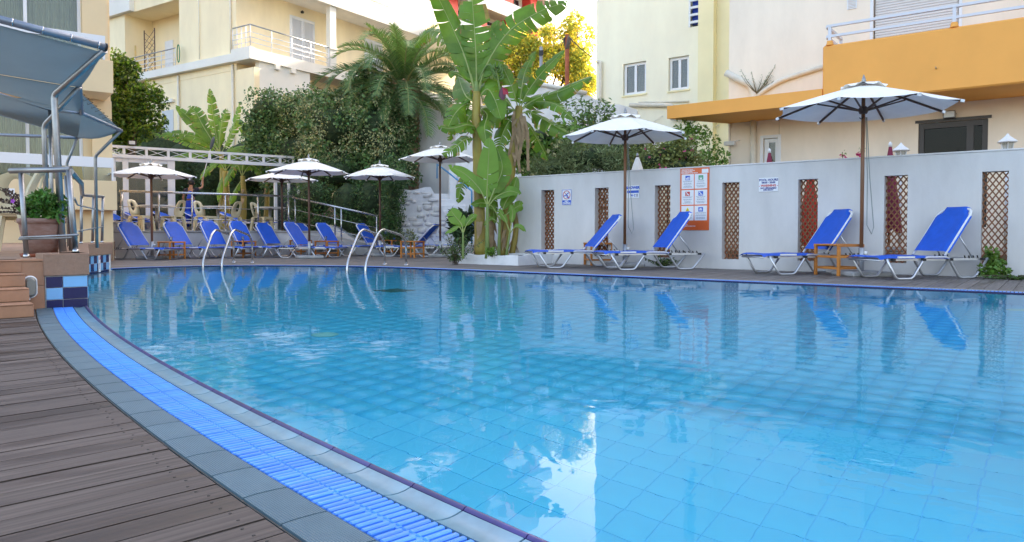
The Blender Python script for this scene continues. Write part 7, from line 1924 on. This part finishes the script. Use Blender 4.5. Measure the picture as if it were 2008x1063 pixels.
# yellow tree: the glow of sun from behind is put into the leaf colour
M_ytree = mat('golden_backlit_leaf', (0.80, 0.66, 0.085), 0.6, island=0.35, trans=0.45)
M_ytree_g = mat('olive_leaf', (0.36, 0.40, 0.06), 0.6, island=0.35, trans=0.35)
YT = 60.0
tree('golden_backlit_tree', 'tall tree of sunlit golden yellow foliage behind the bananas and poles', (at(1062, 300, YT).x, YT, 1.5),
     [uvblob(1105, 85, YT, 40, 40), uvblob(1070, 100, YT, 42, 48), uvblob(1035, 120, YT, 42, 46), uvblob(1120, 130, YT, 40, 48), uvblob(1075, 165, YT, 55, 45), uvblob(1025, 185, YT, 45, 42), uvblob(1130, 185, YT, 36, 45), uvblob(985, 130, YT, 40, 46), uvblob(1000, 205, YT, 45, 42), uvblob(1010, 90, YT, 36, 40), uvblob(1135, 70, YT, 26, 36), uvblob(1145, 130, YT, 26, 46), uvblob(1090, 220, YT, 60, 40)], 0.32,
     [(M_ytree, 0.48), (M_ytree_g, 0.7)], 22000, 0.30, 0.5, 15, 0.72, 33)
# shrubs behind the poolside wall ----------------------------------------------
def shrub(lab, blobs, m, n, size, aspect=0.4, name='shrub', per=20, rs=0.18, seed=1, inner=True, droop=0.0, extra_=None, cat='shrub', jit=0.8):
    b0 = V3((blobs[0][0], blobs[0][1], 0.0)); t = thing(name, lab, cat, b0)
    bl = [(b[0] - b0.x, b[1] - b0.y, b[2], b[3], b[4], b[5]) for b in blobs]
    if inner: core(bl, t, M_innergreen, 0.6)
    sm_ = MB()
    for b in bl: sm_.tube([V3((b[0] * 0.6, b[1] * 0.6, 0)), V3(b[:3])], [0.025, 0.01], 5)
    sm_.build('stems', M_branch, t)
    C_, N_ = blob_points(n, bumpy(bl, per, rs, seed), shell=0.4); V, Fq = leaf_arrays(C_, N_, size, aspect, droop, jit); npmesh('leaves', V, Fq, m, t)
    if extra_:
        em, en, es, nm = extra_
        C_, N_ = blob_points(en, bl, shell=0.95); k_ = C_[:, 1] < 0.1; C_ = C_[k_] - np.array([0, 0.22, 0]); N_ = N_[k_]; V, Fq = leaf_arrays(C_, N_, es, 1.0, 0, 0.3); tag(npmesh(nm, V, Fq, em, t), kind='stuff')
    return t
M_olv = mat('oleander_leaf', (0.24, 0.30, 0.13), 0.55, island=0.35, trans=0.2)
M_frang = mat('frangipani_leaf', (0.18, 0.31, 0.05), 0.5, island=0.35, trans=0.25)
M_boug = mat('bougainvillea_leaf', (0.20, 0.23, 0.06), 0.55, island=0.45, trans=0.25)
M_pink = mat('pink_bract', (0.62, 0.05, 0.22), 0.6, trans=0.2)
M_cream_fl = mat('frangipani_petal', (0.80, 0.72, 0.38), 0.6)
shrub('frangipani bush with creamy flower clusters behind the left end of the wall', [uvblob(1060, 275, 18.2, 42, 36), uvblob(1105, 290, 18.2, 42, 36), uvblob(1030, 300, 18.2, 30, 38), uvblob(1080, 325, 18.0, 50, 26)], M_frang, 2600, 0.19, 0.38, 'frangipani_bush', 14, 0.28, 2, True, 0.1, (M_cream_fl, 170, 0.11, 'flowers'))
shrub('grey green oleander shrub behind the wall left of the shower-sign umbrella', [uvblob(1120, 315, 16.6, 44, 30), uvblob(1160, 310, 16.6, 45, 36), uvblob(1195, 320, 16.6, 36, 30), uvblob(1085, 335, 16.6, 40, 20)], M_olv, 5200, 0.12, 0.18, 'oleander_shrub', 22, 0.2, 3, True, -0.3)
shrub('olive green bushy shrub behind the closed off-white umbrella', [uvblob(1215, 300, 17.2, 40, 38), uvblob(1180, 285, 17.4, 36, 34), uvblob(1250, 300, 17.4, 30, 34), uvblob(1235, 325, 16.8, 34, 24)], M_boug, 4800, 0.09, 0.4, 'bushy_shrub', 22, 0.2, 4)
shrub('bougainvillea with pink bracts beside the notice board above the wall', [uvblob(1310, 300, 16.2, 42, 32), uvblob(1280, 315, 16.2, 34, 28), uvblob(1345, 305, 16.2, 30, 34), uvblob(1330, 325, 16.0, 46, 18)], M_boug, 4200, 0.075, 0.6, 'bougainvillea', 22, 0.17, 5, True, 0, (M_pink, 40, 0.08, 'pink_bracts'))
shrub('loose climbing vine against the yellow building above the notice board', [uvblob(1365, 270, 17.5, 26, 26), uvblob(1390, 295, 17.5, 24, 34), uvblob(1340, 262, 17.5, 18, 16), uvblob(1405, 315, 17.4, 18, 24)], M_frang, 1000, 0.10, 0.5, 'climbing_vine', 12, 0.16, 6, False)
# upright leafy shoots in front of the gable
us_ = thing('upright_leafy_shrub', 'upright leafy shrub with tall shoots in front of the rough white gable', 'shrub', (at(1165, 300, 20.6).x, 20.6, 0)); o0 = Vector(us_.location)
cs = []; nsn = []; sm_ = MB()
for k in range(16):
    u0 = 1165 + rnd.uniform(-25, 25); u1 = 1160 + (k - 8) * 6.5 + rnd.uniform(-5, 5); v1 = rnd.uniform(150, 225) + abs(k - 9) * 4
    a_ = at(u0, 330, 20.6); b__ = at(u1, v1, 20.6 + rnd.uniform(-0.5, 0.4)); sm_.tube([a_ - o0, a_.lerp(b__, 0.5) - o0 + V3((0, 0, 0.1)), b__ - o0], [0.018, 0.012, 0.004], 5)
    for j in range(85):
        f = 0.30 + 0.70 * j / 84; p_ = a_.lerp(b__, f) - o0; cs.append(p_ + V3((rnd.gauss(0, 0.07), rnd.gauss(0, 0.07), 0.1 * 4 * f * (1 - f) + rnd.gauss(0, 0.02)))); nsn.append((rnd.gauss(0, 1), rnd.gauss(0, 1), 0.3))
V, Fq = leaf_arrays(np.array(cs), np.array(nsn), 0.145, 0.36, -0.1, 0.4); npmesh('leaves', V, Fq, mat('glossy_shoot_leaf', (0.14, 0.24, 0.055), 0.4, island=0.35, trans=0.25), us_); sm_.build('stems', M_branch, us_)
# small garden things -----------------------------------------------------------
M_herb = mat('herb_leaf', (0.085, 0.15, 0.035), 0.55, island=0.4, trans=0.2)
M_tpot = mat('terracotta_trough', (0.34, 0.13, 0.06), 0.8, var=0.15, vscale=5)
def trough(u, v, lab, w=0.8, h=0.20, tall=0.35, seed=1, rz=RA):
    g_ = gnd(u, v); t = thing('planter_trough', lab, 'planter', (g_.x, g_.y, 0.0), rz)
    m = MB(); m.prism([(-w / 2 + 0.03, -0.09), (w / 2 - 0.03, -0.09), (w / 2 - 0.03, 0.09), (-w / 2 + 0.03, 0.09)], 0, h * 0.8); m.bbox((-w / 2, -0.12, h * 0.8 + 0.001), (w / 2, 0.12, h), 0.008); m.build('box', M_tpot, t)
    rg = random.Random(seed); bl_ = [(rg.uniform(-w / 2, w / 2), rg.uniform(-0.08, 0.08), h + rg.uniform(0.03, tall), 0.09, 0.08, 0.12) for _ in range(int(w * 14))]
    C_, N_ = blob_points(int(700 * w), bl_, shell=0.2); V, Fq = leaf_arrays(C_, N_, 0.06, 0.4, -0.2, 0.8); npmesh('plants', V, Fq, M_herb, t)
trough(308, 502, 'terracotta trough with leafy bush behind the leftmost far umbrella pole', 0.9, 0.2, 0.55, 1)
trough(385, 500, 'terracotta trough of grey herbs behind the second far lounger', 0.8, 0.2, 0.42, 2)
trough(445, 498, 'terracotta trough behind the left ladder rails', 0.8, 0.2, 0.2, 3)
trough(553, 495, 'terracotta trough at the retaining wall corner', 0.8, 0.2, 0.4, 4)
trough(690, 493, 'long terracotta trough of green plants behind the ramp-side lounger', 1.1, 0.28, 0.34, 5, 0.1)
def sprig(lab, u, v, Y, hpx, n, m=M_herb, size=0.07, name='garden_plant', z0=0.0, spread=0.12):
    b_ = at(u, v, Y); b_.z = z0; t = thing(name, lab, 'plant', b_); cs = []; ns_ = []; sm_ = MB(); h_ = hpx * Y / FPX
    for k in range(n):
        tip = V3((rnd.gauss(0, spread), rnd.gauss(0, spread * 0.6), h_ * rnd.uniform(0.55, 1.0))); sm_.tube([V3((rnd.gauss(0, 0.03), rnd.gauss(0, 0.03), 0)), tip * 0.5 + V3((0, 0, 0.03)), tip], 0.004, 4)
        for j in range(26): f = 0.2 + 0.8 * j / 25; cs.append(tip * f + V3((rnd.gauss(0, 0.03), rnd.gauss(0, 0.03), 0))); ns_.append((rnd.gauss(0, 1), rnd.gauss(0, 1), 0.5))
    V, Fq = leaf_arrays(np.array(cs), np.array(ns_), size, 0.4, -0.1, 0.5); npmesh('leaves', V, Fq, m, t); sm_.build('stems', M_branch, t)
sprig('slender leafy plant before the whitewashed stone wall, left one', 782, 480, 20.6, 58, 8)
sprig('wispy grey green plant before the whitewashed stone wall', 804, 480, 20.4, 60, 9, M_olv, 0.09)
sprig('trailing vine hanging beside the ramp end post', 757, 470, 20.9, 85, 5, M_frang, 0.09, 'trailing_vine', 0.2, 0.1)
sprig('small bright green cushion plant on the planter edge', 962, 495, 14.35, 20, 14, mat('lime_leaf', (0.16, 0.30, 0.03), 0.5, island=0.3, trans=0.3), 0.05, 'cushion_plant', 0.165, 0.10)
sprig('leafy weed clump left of the white planter at the deck', 893, 508, 14.5, 60, 22, M_herb, 0.06, 'weed_clump', 0.0, 0.20)
sprig('spiky dark green agave-like plant beside the stone stairs', 905, 430, 19.6, 78, 26, mat('dark_blade_leaf', (0.04, 0.08, 0.03), 0.5, island=0.3), 0.26, 'spiky_plant', 0.2, 0.22)
sprig('small green weed at the wall foot under the second lounger', 1300, 518, 13.4, 22, 10, M_herb, 0.06, 'wall_weed', 0.0, 0.13)
cp = shrub('bright green creeper growing through the rightmost lattice slot', [uvblob(1955, 515, 10.2, 12, 9, 0.08), uvblob(1938, 530, 10.15, 13, 7, 0.08), uvblob(1966, 533, 10.1, 13, 6, 0.08), uvblob(1945, 502, 10.3, 7, 8, 0.06)], mat('creeper_leaf', (0.12, 0.22, 0.03), 0.5, island=0.3, trans=0.3), 700, 0.055, 0.8, 'creeper', 8, 0.06, 9, False, 0, None, 'plant')
sprig('tuft of grass at the wall foot at far right', 1992, 535, 9.9, 10, 14, M_herb, 0.05, 'grass_tuft', 0.0, 0.2)
wd = thing('wild_caper_tuft', 'dry green weed growing where the two pipes meet on the cream wall', 'plant', WA.w(WA.hit(1487, 182, FC)[0], FC - 0.12, WA.hit(1487, 185, FC)[1]))
sm_ = MB(); cs = []; ns_ = []
for k in range(14):
    tip = V3((rnd.uniform(-0.45, 0.5), rnd.uniform(-0.2, 0), rnd.uniform(0.3, 0.62))); sm_.tube([V3((0, 0, 0)), tip * 0.6 + V3((0, 0, -0.04)), tip], [0.012, 0.008, 0.003], 4)
    for j in range(10): f = 0.5 + 0.5 * j / 9; cs.append(tip * f + V3((rnd.gauss(0, 0.02), 0, rnd.gauss(0, 0.02)))); ns_.append(tuple(tip))
V, Fq = leaf_arrays(np.array(cs), np.array(ns_), 0.06, 0.2, 0, 0.5); npmesh('leaves', V, Fq, M_olv, wd); sm_.build('stems', mat('dry_stem', (0.22, 0.20, 0.12), 0.8), wd)
for u, v, lab in ((1652, 304, 'pink bougainvillea sprig above the wall left of the big umbrella pole'), (1688, 298, 'pink bougainvillea sprig above the wall at the big umbrella pole'), (1370, 330, 'tiny pink flower sprig above the orange notice board')):
    c_ = WA.w(WA.hit(u, v, 13.2)[0], 13.2); zt = WA.hit(u, v, 13.2)[1]
    t = thing('flower_sprig', lab, 'plant', (c_.x, c_.y, 0.3)); z = zt - 0.3; MB().tube([(0, 0, 0), (0.03, 0, z * 0.6), (0, 0, z + 0.05)], 0.006, 5).build('stem', M_branch, t)
    C_, N_ = blob_points(14, [(0, 0, z - 0.05, 0.07, 0.05, 0.06)]); V, Fq = leaf_arrays(C_, N_, 0.06, 0.9); npmesh('flowers', V, Fq, M_pink, t)
    C_, N_ = blob_points(10, [(0.02, 0, z + 0.04, 0.06, 0.05, 0.06)]); V, Fq = leaf_arrays(C_, N_, 0.05, 0.5); npmesh('leaves', V, Fq, M_frang, t)
# toy bucket
bk = thing('toy_bucket', 'small red and white toy bucket with green toys at the wall under the rightmost lounger', 'bucket', (*gl(1912, 541), 0))
MB().lathe([(0.075, 0), (0.095, 0.16)], 18, mi=0).build('bucket_body', mat('bucket_red', (0.55, 0.08, 0.05), 0.4), bk); MB().lathe([(0.0955, 0.11), (0.10, 0.165), (0.09, 0.168)], 18, cap=False).build('rim', M_whiteplastic, bk)
MB().bbox((-0.09, -0.03, 0.18), (0.04, 0.03, 0.215), 0.01).build('toy_rake', mat('toy_green', (0.12, 0.55, 0.04), 0.4), bk); MB().bbox((0.045, -0.02, 0.175), (0.10, 0.02, 0.205), 0.01).build('toy_shovel', M_pink, bk)
MB().bbox((-0.12, -0.05, 0.168), (0.12, 0.05, 0.179), 0.004).build('lid', M_whiteplastic, bk)

# ------------------------------------------------------------------ person on the raised terrace
def skin_mesh(name, verts, edges, radii, m, parent, sub=2):
    me = bpy.data.meshes.new(name); me.from_pydata(verts, edges, []); o = bpy.data.objects.new(name, me); COL.objects.link(o)
    md = o.modifiers.new('s', 'SKIN'); md.use_smooth_shade = True
    for v, r_ in zip(me.skin_vertices[0].data, radii): v.radius = r_ if isinstance(r_, tuple) else (r_, r_)
    me.skin_vertices[0].data[0].use_root = True
    ss = o.modifiers.new('u', 'SUBSURF'); ss.levels = sub; ss.render_levels = sub
    me2 = bpy.data.meshes.new_from_object(o.evaluated_get(bpy.context.evaluated_depsgraph_get())); bpy.data.objects.remove(o)
    me2.materials.clear(); me2.materials.append(m); me2.name = name
    return link(name, me2, parent)
YM = 22.7
pg_ = at(375, 450, YM)
ps = thing('person', 'person in dark shirt and blue overalls reaching up with a pole on the raised terrace', 'person', (pg_.x, pg_.y, TZ), R_(15)); ps.scale = (0.91, 0.91, 0.91)
M_skin = mat('skin', (0.34, 0.17, 0.10), 0.55)
#          0 pelvis 1 waist 2 chest 3 neck 4 head 5 crown | 6 rsho 7 relb 8 rwri 9 rhand | 10 lsho 11 lelb 12 lwri 13 lhand | legs 14..21
bv = [(0, 0, .93), (0, 0, 1.08), (0, 0, 1.32), (0, .01, 1.50), (.02, .02, 1.60), (.03, .04, 1.72), (.17, 0, 1.42), (.36, .10, 1.50), (.36, .18, 1.76), (.37, .19, 1.85), (-.18, 0, 1.40), (-.24, .02, 1.12), (-.22, .10, .88), (-.21, .12, .79),
      (.09, 0, .88), (.11, .01, .48), (.12, -.03, .09), (.12, .12, .04), (-.09, 0, .88), (-.11, .02, .48), (-.12, -.02, .09), (-.12, .13, .04)]
be = [(0, 1), (1, 2), (2, 3), (3, 4), (4, 5), (2, 6), (6, 7), (7, 8), (8, 9), (2, 10), (10, 11), (11, 12), (12, 13), (0, 14), (14, 15), (15, 16), (16, 17), (0, 18), (18, 19), (19, 20), (20, 21)]
brd = [.12, .115, .135, .055, .085, .07, .055, .042, .030, .034, .055, .042, .030, .034, .08, .055, .038, .036, .08, .055, .038, .036]
skin_mesh('body', bv, be, brd, M_skin, ps)
skin_mesh('shirt', [bv[1], bv[2], (0, .01, 1.455), bv[6], (.27, .05, 1.465), bv[10], (-.215, .01, 1.24)], [(0, 1), (1, 2), (1, 3), (3, 4), (1, 5), (5, 6)], [(.145, .125), (.165, .14), (.075, .075), .075, .065, .075, .065], mat('navy_shirt', (0.010, 0.011, 0.022), 0.85), ps)
skin_mesh('overalls', [bv[0], (0, 0, 1.12), bv[14], bv[15], (.12, -.02, .12), bv[18], bv[19], (-.12, -.01, .12)], [(0, 1), (0, 2), (2, 3), (3, 4), (0, 5), (5, 6), (6, 7)], [(.165, .145), (.15, .13), .105, .085, .078, .105, .085, .078], mat('royal_blue_cloth', (0.015, 0.06, 0.48), 0.8), ps)
MB().prism([(-0.11, 1.1), (0.11, 1.1), (0.04, 1.36), (-0.04, 1.36)], -0.012, 0.012, 0, Matrix.Translation((0, -0.155, 0)) @ Matrix.Rotation(PI / 2, 4, 'X')).build('overall_back_bib', mat('royal_blue_cloth', (0.015, 0.06, 0.48)), ps)
hm = MB().lathe([(0.03, -0.10), (0.088, -0.06), (0.103, 0.0), (0.09, 0.06), (0.045, 0.10), (0.005, 0.112)], 16); o = hm.build('hair', mat('black_hair', (0.012, 0.010, 0.010), 0.7), ps); o.location = (.02, .015, 1.655); o.scale = (0.95, 1.1, 1.05)
for s in (-1, 1): MB().lathe([(0.0, -0.03), (0.018, -0.015), (0.02, 0.01), (0.0, 0.03)], 8, cap=False).build('ear', M_skin, ps).location = (.02 + s * 0.098, .03, 1.63)
MB().lathe([(0.0, -0.02), (0.014, -0.012), (0.010, 0.015), (0.0, 0.025)], 8, cap=False).build('nose', M_skin, ps).location = (.03, .135, 1.635)
for f in range(4): MB().tube([(.345 + .017 * f, .20, 1.84), (.345 + .017 * f, .232, 1.86 + .004 * f), (.352 + .014 * f, .228, 1.885), (.358 + .012 * f, .205, 1.88)], .0085, 6).build('finger', M_skin, ps)
MB().tube([(.345, .185, 1.83), (.335, .205, 1.865), (.35, .222, 1.885)], .0095, 6).build('thumb', M_skin, ps)
for s in (-1, 1): MB().bbox((s * .12 - .045, -.09, 0.0), (s * .12 + .045, .17, .075), 0.02).build('shoe', M_black, ps)
pl_ = thing('long_handled_tool', 'long white pole with a dark blade head held up to the banana leaves', 'tool', (0, 0, 0))
hnd = ps.matrix_basis @ V3((.363, .215, 1.872)) if False else Matrix.Translation(ps.location) @ Matrix.Rotation(R_(15), 4, 'Z') @ (V3((.363, .213, 1.868)) * 0.91)
tp = at(413, 292, YM + 0.25)
dirp = (tp - hnd).normalized()
MB().tube([hnd - dirp * 0.25, tp], 0.012, 8).build('handle', M_wpaint, pl_)
h_ = MB().lathe([(0.012, 0), (0.05, 0.1), (0.055, 0.3), (0.02, 0.42)], 10).build('blade_head', mat('grey_blade', (0.08, 0.10, 0.12), 0.5), pl_); h_.location = tp - dirp * 0.02; h_.rotation_euler = dirp.to_track_quat('Z', 'Y').to_euler()
